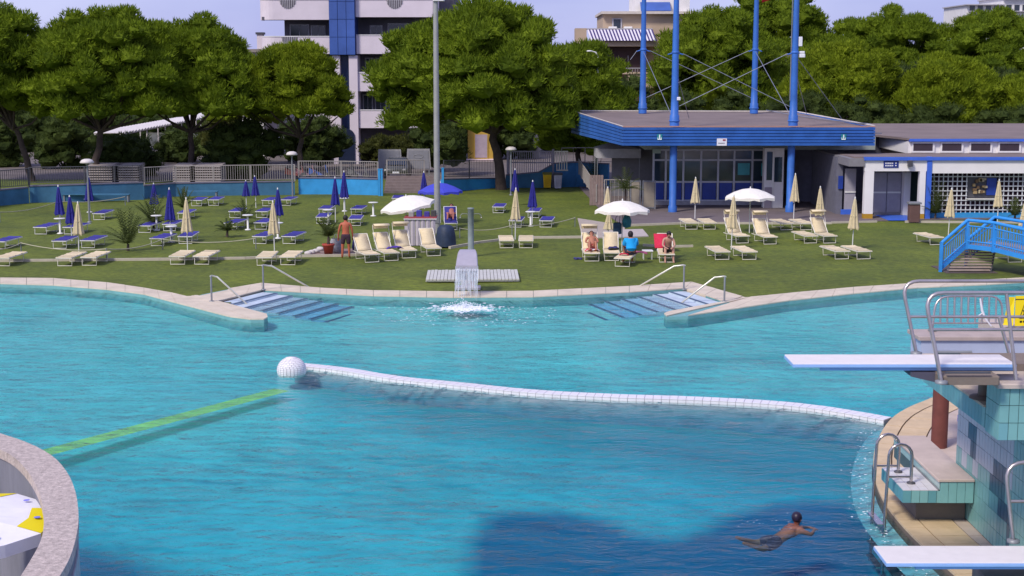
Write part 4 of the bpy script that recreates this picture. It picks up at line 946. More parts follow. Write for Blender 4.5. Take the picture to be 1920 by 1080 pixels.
# grey sign boards / car covers
brd=mat('pale grey board',(.24,.24,.27),.6,var=.08); brd2=mat('paler board frame',(.32,.31,.32),.6)
for a_,b_,yt,l_ in ((707,754,280,'pale grey framed board left of its twin behind the steps'),(761,808,279,'pale grey framed board with a faint oval emblem beside the tall mast')):
    A_=W(a_,yt,106); B_=W(b_,yt,106); t=thing('notice_board',l_,'board',(A_.x,A_.y,0),0,'pale grey boards behind the steps'); w=B_.x-A_.x
    MB().hexa([(0,0,A_.z-1.5),(w,0,A_.z-1.5),(w,.06,A_.z-1.5),(0,.06,A_.z-1.5),(.1,0,A_.z),(w-.1,0,A_.z),(w-.1,.06,A_.z),(.1,.06,A_.z)]).build('frame',brd2,t)
    MB().hexa([(.12,-.03,A_.z-1.45),(w-.12,-.03,A_.z-1.45),(w-.12,-.003,A_.z-1.45),(.12,-.003,A_.z-1.45),(.2,-.03,A_.z-.12),(w-.2,-.03,A_.z-.12),(w-.2,-.003,A_.z-.12),(.2,-.003,A_.z-.12)]).build('panel',brd,t)
    for x_ in (.15,w-.15): MB().box(x_-.04,x_+.04,.0,.06,-.1,A_.z-1.5).build('leg',grey_metal,t)
    if a_==761: MB().tube([(w/2+.35*math.cos(k*.42),-.04,A_.z-.55+.14*math.sin(k*.42)) for k in range(16)],.015,4).build('emblem',brd2,t)
# parked dark car
p=W(742,316,104); t=thing('parked_car','dark grey car parked nose on in front of the grey boards','car',(p.x,p.y,0)); dk=mat('dark olive grey car paint',(.055,.06,.055),.3,spec=.6)
prof=[(-2.0,.35),(-2.0,.75),(-1.2,.9),(-.6,1.4),(.9,1.42),(1.7,.95),(2.0,.8),(2.0,.35)]
m=MB(); vs=[]
for k,x_ in enumerate((-.85,-.8,.8,.85)):
    for y_,z_ in prof: 
        vs.append((x_*(1 if z_<1 else .82),y_+2,z_-(.05 if abs(x_)>.82 else 0)))
n_=len(prof); m.add(vs,[(k*n_+i,k*n_+(i+1)%n_,(k+1)*n_+(i+1)%n_,(k+1)*n_+i) for k in range(3) for i in range(n_)]+[tuple(range(n_-1,-1,-1)),tuple(range(3*n_,4*n_))],True); m.build('body',dk,t)
MB().hexa([(-.66,.82,.96),(.66,.82,.96),(.58,1.3,1.36),(-.58,1.3,1.36),(-.66,.78,.98),(.66,.78,.98),(.58,1.26,1.38),(-.58,1.26,1.38)]).build('windscreen',glassm,t)
for sx in (-.6,.6): MB().sphere((sx,.02,.66),.12,8,6,1.3,.4,.8).build('headlight',brd2,t)
for sx in (-.8,.8):
    for y_ in (.7,3.3):
        w_=MB().tube([(sx-.09,y_,.3),(sx+.09,y_,.3)],.3,14).build('wheel',dark_metal,t)
MB().box(-.26,.26,-.03,-.002,.42,.54).build('number_plate',signw,t)
# scooters in a row
def scooter(px,zc,label,m):
    p=W(px,312,zc); t=thing('scooter',label,'scooter',(p.x,p.y,0),R(70),'scooters parked behind the railing')
    for y_ in (-.6,.6): MB().tube([(-.06,y_,.25),(.06,y_,.25)],.25,12).build('wheel',dark_metal,t)
    MB().hexa([(-.15,-.2,.25),(.15,-.2,.25),(.15,.85,.35),(-.15,.85,.35),(-.14,-.1,.35),(.14,-.1,.35),(.17,.8,.8),(-.17,.8,.8)]).build('body',m,t)
    MB().bbox(-.15,.15,.05,.8,.80,.90,.03).build('seat',dark_metal,t)
    MB().tube([(0,-.62,.3),(0,-.45,.95),(0,-.4,1.02)],[.05,.05,.03],8).build('steering_column',m,t)
    MB().tube([(-.32,-.36,1.0),(0,-.42,1.05),(.32,-.36,1.0)],.02,6).build('handlebar',dark_metal,t)
for px,l_,c in ((575,'pinkish scooter parked behind the railing under the small pine',(.35,.18,.2)),(600,'blue scooter parked left of the grey shrub',(.05,.12,.4)),(650,'dark scooter parked behind the pale railing',(.06,.06,.06)),(672,'grey scooter parked next to the dark scooter',(.2,.2,.2)),(350,'blue and black scooter parked under the pergola',(.05,.05,.2)),(555,'red brown scooter by the second mushroom lamp',(.25,.08,.07))):
    scooter(px,104,l_,mat('paint '+l_[:10],c,.4))
# stacked cream benches behind railing
for px,w,l_ in ((345,42,'pale stacked loungers left of the leaning pine trunk'),(385,58,'pale stacked loungers right of the leaning pine trunk'),(193,60,'grey stacked sun loungers beside the second pine trunk'),(235,50,'pinkish stacked boards behind the dark railing')):
    A_=W(px-w/2,334,100); B_=W(px+w/2,334,100); t=thing('lounger_stack',l_,'stack of loungers',(A_.x,A_.y,0),0,'stacks stored behind the railing'); w_=B_.x-A_.x
    for k in range(7): MB().hexa([(0,0,.1+k*.17),(w_,0,.1+k*.17),(w_,1.9,.1+k*.17),(0,1.9,.1+k*.17),(.02,0,.18+k*.17),(w_-.02,0,.18+k*.17),(w_-.02,1.9,.3+k*.17),(.02,1.9,.3+k*.17)]).build('frame',mat('faded cream plastic',(.36,.31,.29),.7),t)
    for x_ in (.08,w_-.08): MB().box(x_-.03,x_+.03,.05,1.8,-.1,.1).build('foot',dark_metal,t)
# small white things behind
t=thing('party_tent','small white party tent with a sagging peaked roof left of the pavilion','tent',(Dp(1157,290,90).x,90,0)); s=F/91
zr=Dp(1157,277,90).z; zv=Dp(1157,300,90).z; zp=Dp(1157,267,90).z
w=40/s; m=MB(); tn=mat('grey white tent fabric',(.42,.41,.42),.8)
m.add([(-w,-w,zr),(w,-w,zr),(w,w,zr),(-w,w,zr),(-w*.3,0,zp)],[(0,1,4),(1,2,4),(2,3,4),(3,0,4)]); o=m.build('roof',tn,t); o.modifiers.new('s','SOLIDIFY').thickness=.02
MB().box(-w,w,-w-.02,-w,zv+.2,zr-.003).build('valance',tn,t); MB().box(-w-.02,-w-.001,-w,w,zv+.2,zr-.003).build('valance',tn,t); MB().box(w+.001,w+.02,-w,w,zv+.2,zr-.003).build('valance',tn,t)
for x_ in (-w+.05,w-.05):
    for y_ in (-w+.05,w-.05): MB().tube([(x_,y_,0),(x_,y_,zr)],.03,6).build('pole',grey_metal,t)
# beige gate panels and posts by the pavilion
for a_,b_,l_ in ((1182,1200,'beige gate panel left of its taller twin by the pavilion'),(1205,1228,'beige gate panel beside the glazed front')):
    A_=G(a_,393); B_=G(b_,393); t=thing('panel_gate',l_,'gate',(A_.x,A_.y,0),0,'beige gate panels by the pavilion'); w=B_.x-A_.x
    MB().box(.05,w-.05,-.02,.02,.15,1.55).build('panel',mat('beige panel',(.30,.26,.20),.8),t)
    for x_ in (0,w): MB().box(x_-.03,x_+.03,-.035,.035,0,1.65).build('post',grey_metal,t)
    for z_ in (.1,1.6): MB().box(.031,w-.031,-.03,.03,z_-.03,z_+.03).build('rail',grey_metal,t)
railing([G(1085,352),G(1118,385)],[.9,.2],1.0,'sloping pale railing beside the ramp at the lawn edge',step=.25,m=mat('weathered pale rail',(.33,.30,.27),.7))
railing([G(1133,392),G(1178,392)],.05,1.6,'upright pale paling fence behind the big open cream parasol',step=.2,m=mat('weathered pale rail',(.33,.30,.27),.7))
p=G(1105,385); t=thing('plank_screen','pinkish brown timber screen at the foot of the ramp','screen',(p.x,p.y,0))
for k in range(5): MB().box(.01+.16*k,.155+.16*k,0,.05,0,1.75).build('plank',mat('pinkish timber',(.26,.19,.17),.8,var=.2),t)
# statue
p=W(1000,262,130); t=thing('statue','pale stone figure on a plinth far behind the lilac gate','statue',(p.x,p.y,0)); sto=mat('pale stone',(.42,.37,.33),.8)
MB().bbox(-.6,.6,-.6,.6,-.1,1.2,.05).build('plinth',sto,t)
MB().lathe([(.45,1.2),(.38,1.8),(.30,2.2),(.34,2.6),(.16,2.85),(.13,2.95),(.19,3.1),(.16,3.3),(.0,3.38)],12,lobes=3,amp=.12).build('figure',sto,t)
# pool wall mounted benches
for a_,b_,y,l_ in ((120,245,372,'long plank bench against the dull blue wall left'),(345,410,366,'teal plank bench against the blue wall'),(610,660,356,'white slatted bench on the bright blue wall')):
    A_=G(a_,y+6); B_=G(b_,y+6); t=thing('bench',l_,'bench',(A_.x,A_.y-.2,0),0,'benches along the blue wall'); w=B_.x-A_.x; m_=signw if a_==610 else wallblue
    for k in range(3): MB().box(0,w,-.15+k*.16,-.02+k*.16,.42,.47).build('seat_plank',m_,t)
    for x_ in (.1,w-.1): MB().box(x_-.04,x_+.04,-.1,.3,0,.42).build('leg',grey_metal,t)
# ---------------- tall lamps on the lawn
lampw=mat('lamp shade white',(.66,.60,.55),.5)
def mush(px,yb,ytop,label):
    p=G(px,yb); zt_=Dp(px,ytop,p.y).z; t=thing('mushroom_lamp',label,'lamp',(p.x,p.y,0),0,'mushroom lamps on the lawn')
    MB().tube([(0,0,0),(0,0,zt_-.25)],[.06,.04],8).build('pole',grey_metal,t)
    MB().lathe([(.05,zt_-.32),(.09,zt_-.28),(.09,zt_-.2)],10).build('neck',grey_metal,t)
    MB().lathe([(.0,zt_-.16),(.33,zt_-.22),(.36,zt_-.17),(.27,zt_-.05),(.14,zt_),(0,zt_+.01)],18).build('lamp_shade',lampw,t)
    MB().lathe([(.12,0),(.12,.04),(.06,.06)],10).build('base',grey_metal,t)
mush(168,417,298,'mushroom lamp with a white shade near the left navy parasols'); mush(549,372,284,'mushroom lamp with a flared shade near the plank bench'); mush(958,366,275,'mushroom lamp close to the big pine trunk')
p=G(820,437); zt_=Dp(818,2,p.y).z; t=thing('light_mast','very tall pale grey light mast in the middle of the lawn','light mast',(p.x,p.y,0))
MB().tube([(0,0,0),(0,0,zt_)],[.155,.115],14).build('pole',mat('galvanised pole',(.34,.34,.32),.5,metal=.2,var=.1),t)
MB().bbox(-.12,.42,-.2,.2,zt_,zt_+.22,.04).build('floodlight',white_metal,t); MB().box(-.1,.1,-.17,-.14,.5,1.0).build('hatch',grey_metal,t)
# ================================================================ LOUNGERS AND PARASOLS
def lounger(kind,frame,sling,flat_h=.36):
    """foot end at local origin facing -Y, width .62; kinds: flat, back (raised back), shade (raised back with sun hood)"""
    root=bpy.data.objects.new('sun_lounger',None); col.objects.link(root); W2=.31; L=1.85
    seatL=L if kind=='flat' else 1.15; z=flat_h
    fr=MB()
    for s in (-1,1): fr.box(s*W2-.02,s*W2+.02,0,seatL,z-.035,z+.005)
    fr.box(-W2+.021,W2-.021,0,.035,z-.035,z+.003)
    if kind!='flat':
        a=R(42); bl=.95
        for s in (-1,1):
            fr.tube([(s*W2,seatL,z),(s*W2,seatL+bl*math.cos(a),z+bl*math.sin(a))],.02,6); fr.box(s*W2-.018,s*W2+.018,seatL,L,z-.06,z-.036)
        fr.tube([(-W2,seatL+bl*math.cos(a),z+bl*math.sin(a)),(W2,seatL+bl*math.cos(a),z+bl*math.sin(a))],.02,6)
    else: fr.box(-W2+.021,W2-.021,L-.035,L,z-.035,z+.003)
    fr.build('frame',frame,root)
    for y0 in (.14,L-.35):
        lg=MB().tube([(-W2+.02,y0,z-.036),(-W2+.02,y0-.04,.02),(W2-.02,y0-.04,.02),(W2-.02,y0,z-.036)],.018,6); lg.build('leg',frame,root)
    # sling as broad bands
    nb=3 if kind=='flat' else 2
    for k in range(nb):
        y0=.02+seatL*k/nb; y1=seatL*(k+1)/nb-.02; m=MB()
        for i in range(5):
            y=y0+(y1-y0)*i/4; sag=-.02*math.sin(math.pi*(i/4)); m.v+=[(-W2+.005,y,z+.03+sag),(0,y,z+.02+sag*1.4),(W2-.005,y,z+.03+sag)]
        m.f=[(3*i+j,3*i+j+1,3*i+j+4,3*i+j+3) for i in range(4) for j in range(2)]; m.sm=[True]*8
        o=len(m.v); v=[(x,y,zz-.035) for x,y,zz in m.v]; m.v+=v; m.f+=[(a_+o,d_+o,c_+o,b_+o) for a_,b_,c_,d_ in m.f]; m.sm+=[True]*8
        m.add([(-W2+.005,y0,z-.005),(W2-.005,y0,z-.005),(W2-.005,y0,z+.03),(0,y0,z+.02),(-W2+.005,y0,z+.03)],[(0,1,2,3,4)])
        m.build('seat_panel' if nb==2 else 'bed_panel',sling,root)
    if kind!='flat':
        m=MB(); 
        for i in range(6):
            u=.03+bl*.97*i/5; sg=.05*math.sin(math.pi*i/5); y=seatL+u*math.cos(a)+sg*math.sin(a); zz=z+.02+u*math.sin(a)-sg*math.cos(a)
            m.v+=[(-W2+.01,y,zz),(W2-.01,y,zz)]
        m.f=[(2*i,2*i+1,2*i+3,2*i+2) for i in range(5)]; m.sm=[True]*5; m.build('backrest',sling,root).modifiers.new('s','SOLIDIFY').thickness=.02
        ty=seatL+bl*math.cos(a); tz_=z+bl*math.sin(a)
        MB().tube([(-W2+.03,seatL+.45,z-.02),(-W2+.03,ty-.2,tz_-.2)],.012,5).tube([(W2-.03,seatL+.45,z-.02),(W2-.03,ty-.2,tz_-.2)],.012,5).build('prop',frame,root)
        if kind=='shade':
            MB().tube([(-W2-.03,seatL+.35,z+.3),(-W2-.03,ty-.05,tz_+.33),(W2+.03,ty-.05,tz_+.33),(W2+.03,seatL+.35,z+.3)],.014,5).build('hood_frame',frame,root)
            m=MB(); 
            for i in range(4): 
                t=i/3; m.v+=[(-W2-.03,ty-.05-.32*t,tz_+.345+.05*math.sin(math.pi*t)-.03*t),(W2+.03,ty-.05-.32*t,tz_+.345+.05*math.sin(math.pi*t)-.03*t)]
            m.f=[(2*i,2*i+1,2*i+3,2*i+2) for i in range(3)]; m.sm=[True]*3; m.build('sun_hood',sling,root).modifiers.new('s','SOLIDIFY').thickness=.015
            m=MB().box(-W2-.02,W2+.02,ty-.06,ty-.045,tz_+.18,tz_+.33); m.build('hood_valance',sling,root)
    return root
PROTO={}
def place_l(kind,colr,px,py,rz,label,group):
    key=(kind,colr); p=G(px,py); loc=(p.x,p.y,.0)
    if key not in PROTO:
        r=lounger(kind,cream_metal if colr=='cream' else white_metal,cream_sling if colr=='cream' else blue_sling); PROTO[key]=r
        r.location=loc; r.rotation_euler=(0,0,R(rz)); tag(r,label,'sun lounger',group); return r
    r=dup(PROTO[key],loc,R(rz),label,group); r['category']='sun lounger'; return r
GC='cream sun loungers on the lawn'
CL=[('flat',3,500,-4,'flat cream lounger cut by the left edge of the frame'),
('flat',120,500,-3,'flat cream lounger left of the leftmost closed cream parasol'),('flat',166,499,-3,'flat cream lounger right of the leftmost closed cream parasol'),
('flat',332,497,-1,'flat cream lounger left of the second closed cream parasol from the left'),('flat',377,497,-3,'flat cream lounger right of the second closed cream parasol from the left'),
('flat',495,499,1,'flat cream lounger left of the cream parasol near the potted palm'),('flat',539,498,-2,'flat cream lounger right of the cream parasol near the potted palm'),
('back',699,493,22,'reclined cream lounger next to the standing man in dark shorts'),
('shade',735,490,20,'reclined hooded cream lounger with a purple towel on its foot'),
('shade',768,485,17,'reclined hooded cream lounger beside the pale booth front'),
('back',814,481,14,'reclined cream lounger in front of the tall light mast'),
('flat',950,466,2,'flat cream lounger left of the parasol right of the shower'),('flat',986,466,-1,'flat cream lounger right of the parasol right of the shower'),
('shade',1110,491,1,'hooded cream lounger holding the person lying on red towels'),
('back',1147,490,-2,'empty reclined cream lounger between the two sunbathers'),
('flat',1166,501,-14,'flat cream lounger the person in blue sits on'),
('back',1250,493,-3,'reclined cream lounger holding the person on a red towel'),
('flat',1297,431,4,'flat cream lounger left of the parasol before the glazed front'),('flat',1331,431,3,'flat cream lounger right of the parasol before the glazed front'),
('shade',1393,457,10,'hooded reclined cream lounger under the left side of the open parasol'),('shade',1445,459,8,'hooded reclined cream lounger right of the open parasol pole'),
('flat',1355,488,6,'flat cream lounger left of the tall closed parasol before the open one'),('flat',1406,488,7,'flat cream lounger right of the tall closed parasol before the open one'),
('flat',1476,432,8,'flat cream lounger left of the parasol by the blue column'),('flat',1513,432,8,'flat cream lounger right of the parasol by the blue column'),
('flat',1521,457,8,'flat cream lounger left of the hooded one in the right group'),('shade',1557,457,9,'hooded reclined cream lounger behind the rightmost lawn pair'),
('flat',1580,487,9,'flat cream lounger left of the parasol nearest the blue footbridge'),('flat',1621,487,9,'flat cream lounger right of the parasol nearest the blue footbridge'),
('flat',1757,460,9,'flat cream lounger half hidden by the left rail of the footbridge'),('flat',1905,493,6,'flat cream lounger seen below the deck of the footbridge')]
LO=[place_l(k,'cream',px,py,rz,l,GC) for k,px,py,rz,l in CL]
GBl='navy sun loungers at the back of the lawn'
BLs=[(-4,468,'cut by the left edge of the frame'),(75,440,'leftmost of the row behind the left navy parasols'),(130,440,'beside the leftmost side table'),(111,467,'behind the leftmost pair of cream loungers'),(164,466,'right behind the leftmost closed cream parasol'),(185,413,'right of the mushroom lamp'),
(270,437,'left of the small palm by the second navy parasol'),(294,462,'greyish and shaded behind the small palm'),(317,434,'under the tall navy parasol left of centre'),(347,458,'close behind the second closed cream parasol'),(344,412,'behind the cream parasol top, left of centre'),
(368,387,'leftmost of the far pair near the turquoise wall'),(400,386,'rightmost of the far pair near the turquoise wall'),(440,409,'isolated beside the yellow palm'),(432,432,'left of the table with thick white leg'),(490,409,'nearer the turquoise wall of three behind the third cream parasol'),
(488,431,'middle of three behind the third cream parasol'),(486,458,'closest to the third cream parasol'),(541,458,'isolated right of the third closed cream parasol'),(501,387,'far one beneath the plank bench'),(535,386,'far one next to the second mushroom lamp'),
(608,404,'far left of the four around the twin navy parasols'),(604,420,'near left of the four around the twin navy parasols'),(668,404,'far right of the four around the twin navy parasols'),(665,424,'near right of the four, behind the standing man'),
(765,398,'under the tilted cream parasol'),(745,383,'with white raised frame behind the tilted parasol'),
(934,400,'far left one beside the parasol right of the shower'),(966,427,'hidden behind the cream parasol right of the shower'),(1000,409,'under the navy parasol near the bins'),(1023,427,'isolated one right of the small white table')]
for px,py,l_ in BLs:
    place_l('flat','blue',px,py,-2+rnd.uniform(-6,4),'navy flat sun lounger, '+l_,GBl)
place_l('back','blue',846,432,4,'raised navy sun lounger behind the shower with a person on it',GBl)
# ---- parasols
def folded(frame,cloth,base=True):
    root=bpy.data.objects.new('closed_parasol',None); col.objects.link(root)
    MB().tube([(0,0,0),(0,0,2.4)],.021,8).build('pole',frame,root)
    rg=random.Random(5); n=16; prof=[(.02,2.42),(.05,2.34),(.075,2.1),(.10,1.8),(.135,1.45),(.165,1.15),(.185,1.02),(.17,.98)]
    m=MB(); vs=[]
    for i,(r_,z_) in enumerate(prof):
        for j in range(n):
            t=2*math.pi*j/n; rr=r_*(1+(.30 if j%2 else -.12)*min(1,i/3)); tw=.02*i
            zz=z_-(.07 if (j%4==1 and i==len(prof)-1) else 0)
            vs.append((rr*math.cos(t+tw),rr*math.sin(t+tw),zz))
    m.add(vs,[(i*n+j,(i+1)*n+j,(i+1)*n+(j+1)%n,i*n+(j+1)%n) for i in range(len(prof)-1) for j in range(n)])
    m.build('folded_canopy',cloth,root)
    MB().lathe([(.03,2.41),(.03,2.45),(.018,2.5),(0,2.52)],8).build('finial',frame,root)
    MB().lathe([(.105,1.60),(.14,1.6),(.14,1.56),(.12,1.56)],10).build('tie_strap',cloth,root)
    return root
fold_cream=None; fold_blue=None
def place_p(px,py,ytop,rz,label,colr,group,table=None):
    global fold_cream,fold_blue
    p=G(px,py); zt_=Dp(px,ytop,p.y).z; sc_=zt_/2.5
    if colr=='cream':
        if fold_cream is None: fold_cream=r=folded(white_metal,mat('cream parasol cloth',(.58,.49,.30),.85,var=.15,vs=5,bump=.3,bs=30)); 
        else: r=dup(fold_cream,(0,0,0))
    else:
        if fold_blue is None: fold_blue=r=folded(white_metal,mat('navy parasol cloth',(.02,.02,.20),.8,var=.25,vs=5,bump=.3,bs=30)); 
        else: r=dup(fold_blue,(0,0,0))
    r.location=(p.x,p.y,0); r.scale=(1.08,1.08,sc_); r.rotation_euler=(rnd.uniform(-.02,.02),rnd.uniform(-.025,.025),R(rz)); tag(r,label,'parasol',group); return r
GP1='closed cream parasols'; GP2='closed navy parasols'
for px,py,yt,l_ in ((148,478,378,'closed cream parasol between the leftmost pair of cream loungers'),(352,476,370,'closed cream parasol second from the left on the lawn'),(515,478,376,'closed cream parasol third from the left near the potted palm'),
    (966,449,352,'closed cream parasol right of the shower column'),(1303,411,332,'closed cream parasol before the left of the glazed front'),(1371,468,364,'tall closed cream parasol just left of the open white one'),(1488,411,325,'closed cream parasol in front of the right blue column'),
    (1537,437,349,'closed cream parasol behind the hooded lounger at right'),(1598,467,369,'closed cream parasol nearest to the footbridge'),(1778,441,352,'closed cream parasol by the palm at the lattice screen'),(1870,420,336,'closed cream parasol before the serving hatch'),(1918,455,375,'closed cream parasol cut by the right edge of the frame'),
    (1138,428,350,'closed cream parasol half hidden behind the open one by the pavilion'),(1140,452,395,'short closed cream parasol under the big open one')):
    place_p(px,py,yt,rnd.uniform(0,90),l_,'cream',GP1)
for px,py,yt,l_ in ((114,437,347,'closed navy parasol farther left of the first pair'),(135,452,366,'closed navy parasol nearest the leftmost cream one'),(168,405,330,'closed navy parasol behind the first mushroom lamp'),(290,408,343,'small closed navy parasol at the left end of the turquoise wall'),
    (320,450,352,'tall closed navy parasol left of the second cream one'),(462,386,338,'left of two closed navy parasols at the turquoise wall'),(480,390,329,'right of two closed navy parasols at the turquoise wall'),(524,436,352,'closed navy parasol behind the third cream one'),
    (629,417,331,'left twin of the navy parasols near the standing man'),(646,402,320,'right twin of the navy parasols near the standing man'),(796,392,321,'closed navy parasol behind the tilted cream parasol'),(998,420,338,'closed navy parasol in front of the bins'),(965,385,316,'narrow closed navy parasol by the gate')):
    place_p(px,py,yt,rnd.uniform(0,90),l_,'navy',GP2)
def open_parasol(px,py,ytop,wpx,label,cloth,tilt=(0,0),drop=.42,group='open parasols on the lawn'):
    p=G(px,py); s=F/(p.y*CT+H*ST); rr=wpx/2/s; zt_=Dp(px,ytop,p.y).z
    t=thing('open_parasol',label,'parasol',(p.x,p.y,0),0,group); n=8
    MB().tube([(0,0,0),(0,0,zt_-.1)],.022,8).build('pole',white_metal,t)
    m=MB(); vs=[(0,0,0)]; R3=[.33,.66,1.0]
    for k,q in enumerate(R3):
        for j in range(n*4):
            a=2*math.pi*j/(n*4)+.2; u=(j%4)/4; scal=1-.10*math.sin(math.pi*u)*q; z_=-drop*(q**1.7)+.03*math.sin(math.pi*u)*q
            vs.append((rr*q*scal*math.cos(a),rr*q*scal*math.sin(a),z_))
    N=n*4
    for j in range(N): # valance
        x,y,z_=vs[1+2*N+j]; vs.append((x*1.005,y*1.005,z_-.12-.03*math.sin(j*2.1)))
    f=[(0,1+j,1+(j+1)%N) for j in range(N)]
    for k in range(3): f+=[(1+k*N+j,1+(k+1)*N+j,1+(k+1)*N+(j+1)%N,1+k*N+(j+1)%N) for j in range(N)]
    m.add(vs,f); c=m.build('canopy',cloth,t,loc=(0,0,zt_-.05)); c.rotation_euler=(tilt[0],tilt[1],0); c.modifiers.new('s','SOLIDIFY').thickness=.012
    ri=MB()
    for j in range(n):
        a=2*math.pi*j/n+.2; ri.tube([(0,0,-.04),(rr*.5*math.cos(a),rr*.5*math.sin(a),-drop*.32-.03),(rr*.97*math.cos(a),rr*.97*math.sin(a),-drop*.95-.03)],.009,4)
    r_=ri.build('ribs',grey_metal,t,loc=(0,0,zt_-.05)); r_.rotation_euler=(tilt[0],tilt[1],0)
    MB().lathe([(.03,-.03),(.03,.04),(0,.09)],8).build('finial',white_metal,t,loc=(0,0,zt_-.04)); return t
open_parasol(1166,470,374,106,'large open cream parasol over the person in blue',white_fab)
open_parasol(1405,437,351,98,'open white parasol over the hooded loungers at right',white_fab)
open_parasol(762,452,366,104,'open cream parasol tilted to the left beside the tall mast',white_fab,tilt=(.12,-.17))
open_parasol(826,418,341,84,'wide open blue parasol partly behind the tall mast',mat('bright blue cloth',(.05,.06,.48),.7,var=.1))
# side tables
GT='small white round tables beside navy parasols'
tb=None
for px,yb,yt,l_ in ((113,438,409,'at the leftmost navy parasols'),(168,398,387,'behind the first mushroom lamp pole'),(294,432,408,'with thick leg left of the second navy parasol'),(322,454,423,'in front of the tall navy parasol'),(465,431,402,'with thick white leg left of the third cream parasol'),(521,447,421,'right of the third cream parasol'),
    (616,420,394,'near the left twin navy parasol'),(646,396,378,'near the right twin navy parasol'),(995,424,399,'under the navy parasol near the bins'),(700,405,388,'behind the standing man to the right')):
    p=G(px,yb)
    if tb is None:
        tb=thing('side_table','white round side table, '+l_,'table',(p.x,p.y,0),0,GT)
        MB().lathe([(0,.70),(.24,.70),(.27,.72),(.27,.74),(.24,.75),(0,.75)],16).build('table_top',white_metal,tb); MB().lathe([(.16,0),(.15,.03),(.05,.06),(.05,.70)],12).build('leg',white_metal,tb)
    else: r=dup(tb,(p.x,p.y,0),0,'white round side table, '+l_,GT); r['category']='table'
# kerb lines and rope
curbm=mat('pale kerb strip',(.48,.43,.33),.8,var=.1)
def kerb(pts,label,w=.12):
    P=[G(*p) for p in pts]; m=MB()
    for a,b in zip(P,P[1:]):
        d=(b-a).normalized(); n_=Vector((-d.y,d.x,0)); e=d*.004; q=[a+e,b-e,b-e+n_*w,a+e+n_*w]; m.hexa([(v.x,v.y,-.05) for v in q]+[(v.x,v.y,.09) for v in q])
    struct('lawn_kerb',m,curbm)
kerb([(-60,491),(100,490),(300,488),(460,486),(560,482),(640,481),(700,478)],'')
kerb([(845,466),(900,456),(950,450)],''); kerb([(990,447),(1095,446)],''); kerb([(1172,424),(1290,420),(1440,420),(1560,420)],''); kerb([(1560,419),(1645,417)],''); kerb([(1697,417),(1830,418),(1990,420)],'')
kerb([(1205,461),(1250,464),(1300,463)],'',.08)
ropem=mat('pale rope',(.42,.40,.28),.9)
def rope(pts,label,h=.45):
    t=thing('rope_barrier',label,'rope',(0,0,0),0,'slack ropes between short posts on the lawn'); P=[G(*p) for p in pts]
    for a,b in zip(P,P[1:]):
        MB().tube([a.lerp(b,i/8)+Vector((0,0,h-.16*4*(i/8)*(1-i/8))) for i in range(9)],.022,5).build('rope',ropem,t)
    for a in P: MB().tube([(a.x,a.y,-.1),(a.x,a.y,h+.03)],.025,6).build('post',grey_metal,t)
rope([(-30,485),(40,475),(200,487),(305,468)],'slack pale rope across the lawn at the far left')
rope([(305,468),(480,466)],'slack pale rope behind the second cream parasol')
rope([(0,416),(110,394),(235,385)],'thin rope rising towards the dull blue wall',.5)
rope([(862,446),(960,440),(1078,425)],'slack pale rope right of the shower column')
# ---- booth, covers, potted palm
p=G(760,461); q=G(817,461); w=q.x-p.x; t=thing('towel_booth','pale lilac cloth-sided booth with red trimmed top beside the mast','booth',(p.x,p.y,0)); clo=mat('pale lilac cloth',(.48,.43,.46),.85,var=.1,vs=2)
for k in range(6): 
    x0=w*k/6; MB().prism([(x0+.01,0),(x0+w/12,-.04),(x0+w/6-.01,0),(x0+w/6-.01,.03),(x0+.01,.03)],.02,1.18).build('cloth_panel',clo,t)
for k in range(4): MB().prism([(0,.05+.25*k),(-.04,.17+.25*k),(0,.29+.25*k),(.03,.29+.25*k),(.03,.05+.25*k)],.02,1.18).build('cloth_panel',clo,t)
MB().box(-.06,w+.05,-.08,1.1,1.19,1.23).build('top_board',white_metal,t); MB().box(-.05,w+.04,-.05,1.05,1.234,1.27).build('red_trim',mat('dark red strip',(.30,.05,.05),.7),t)
for k,(x_,c) in enumerate(((.25,(.3,.3,.28)),(.6,(.05,.05,.3)),(.95,(.05,.04,.25)),(1.25,(.06,.06,.06)))):
    tag(MB().bbox(-.12,.12,-.1,.1,0,.22+.06*(k%2),.03).build('box',mat('box %d'%k,c,.6),loc=(p.x+x_,p.y+.5,1.272)),('grey box leftmost on the booth top','navy box second from left on the booth top','dark blue box right of centre on the booth top','black box rightmost on the booth top')[k],'box')
p=G(836,463); t=thing('covered_trolley','dark navy tarpaulin covered trolley at the foot of the mast','trolley',(p.x,p.y,0)); tar=mat('navy tarpaulin',(.02,.035,.07),.6,var=.3,vs=4,bump=.5,bs=8)
MB().lathe([(.43,.05),(.40,.5),(.34,.85),(.22,.97),(0,1.0)],10,lobes=4,amp=.08).build('cover',tar,t)
for x_ in (-.25,.25): MB().tube([(x_-.03,-.1,.06),(x_+.03,-.1,.06)],.06,8).build('wheel',dark_metal,t)
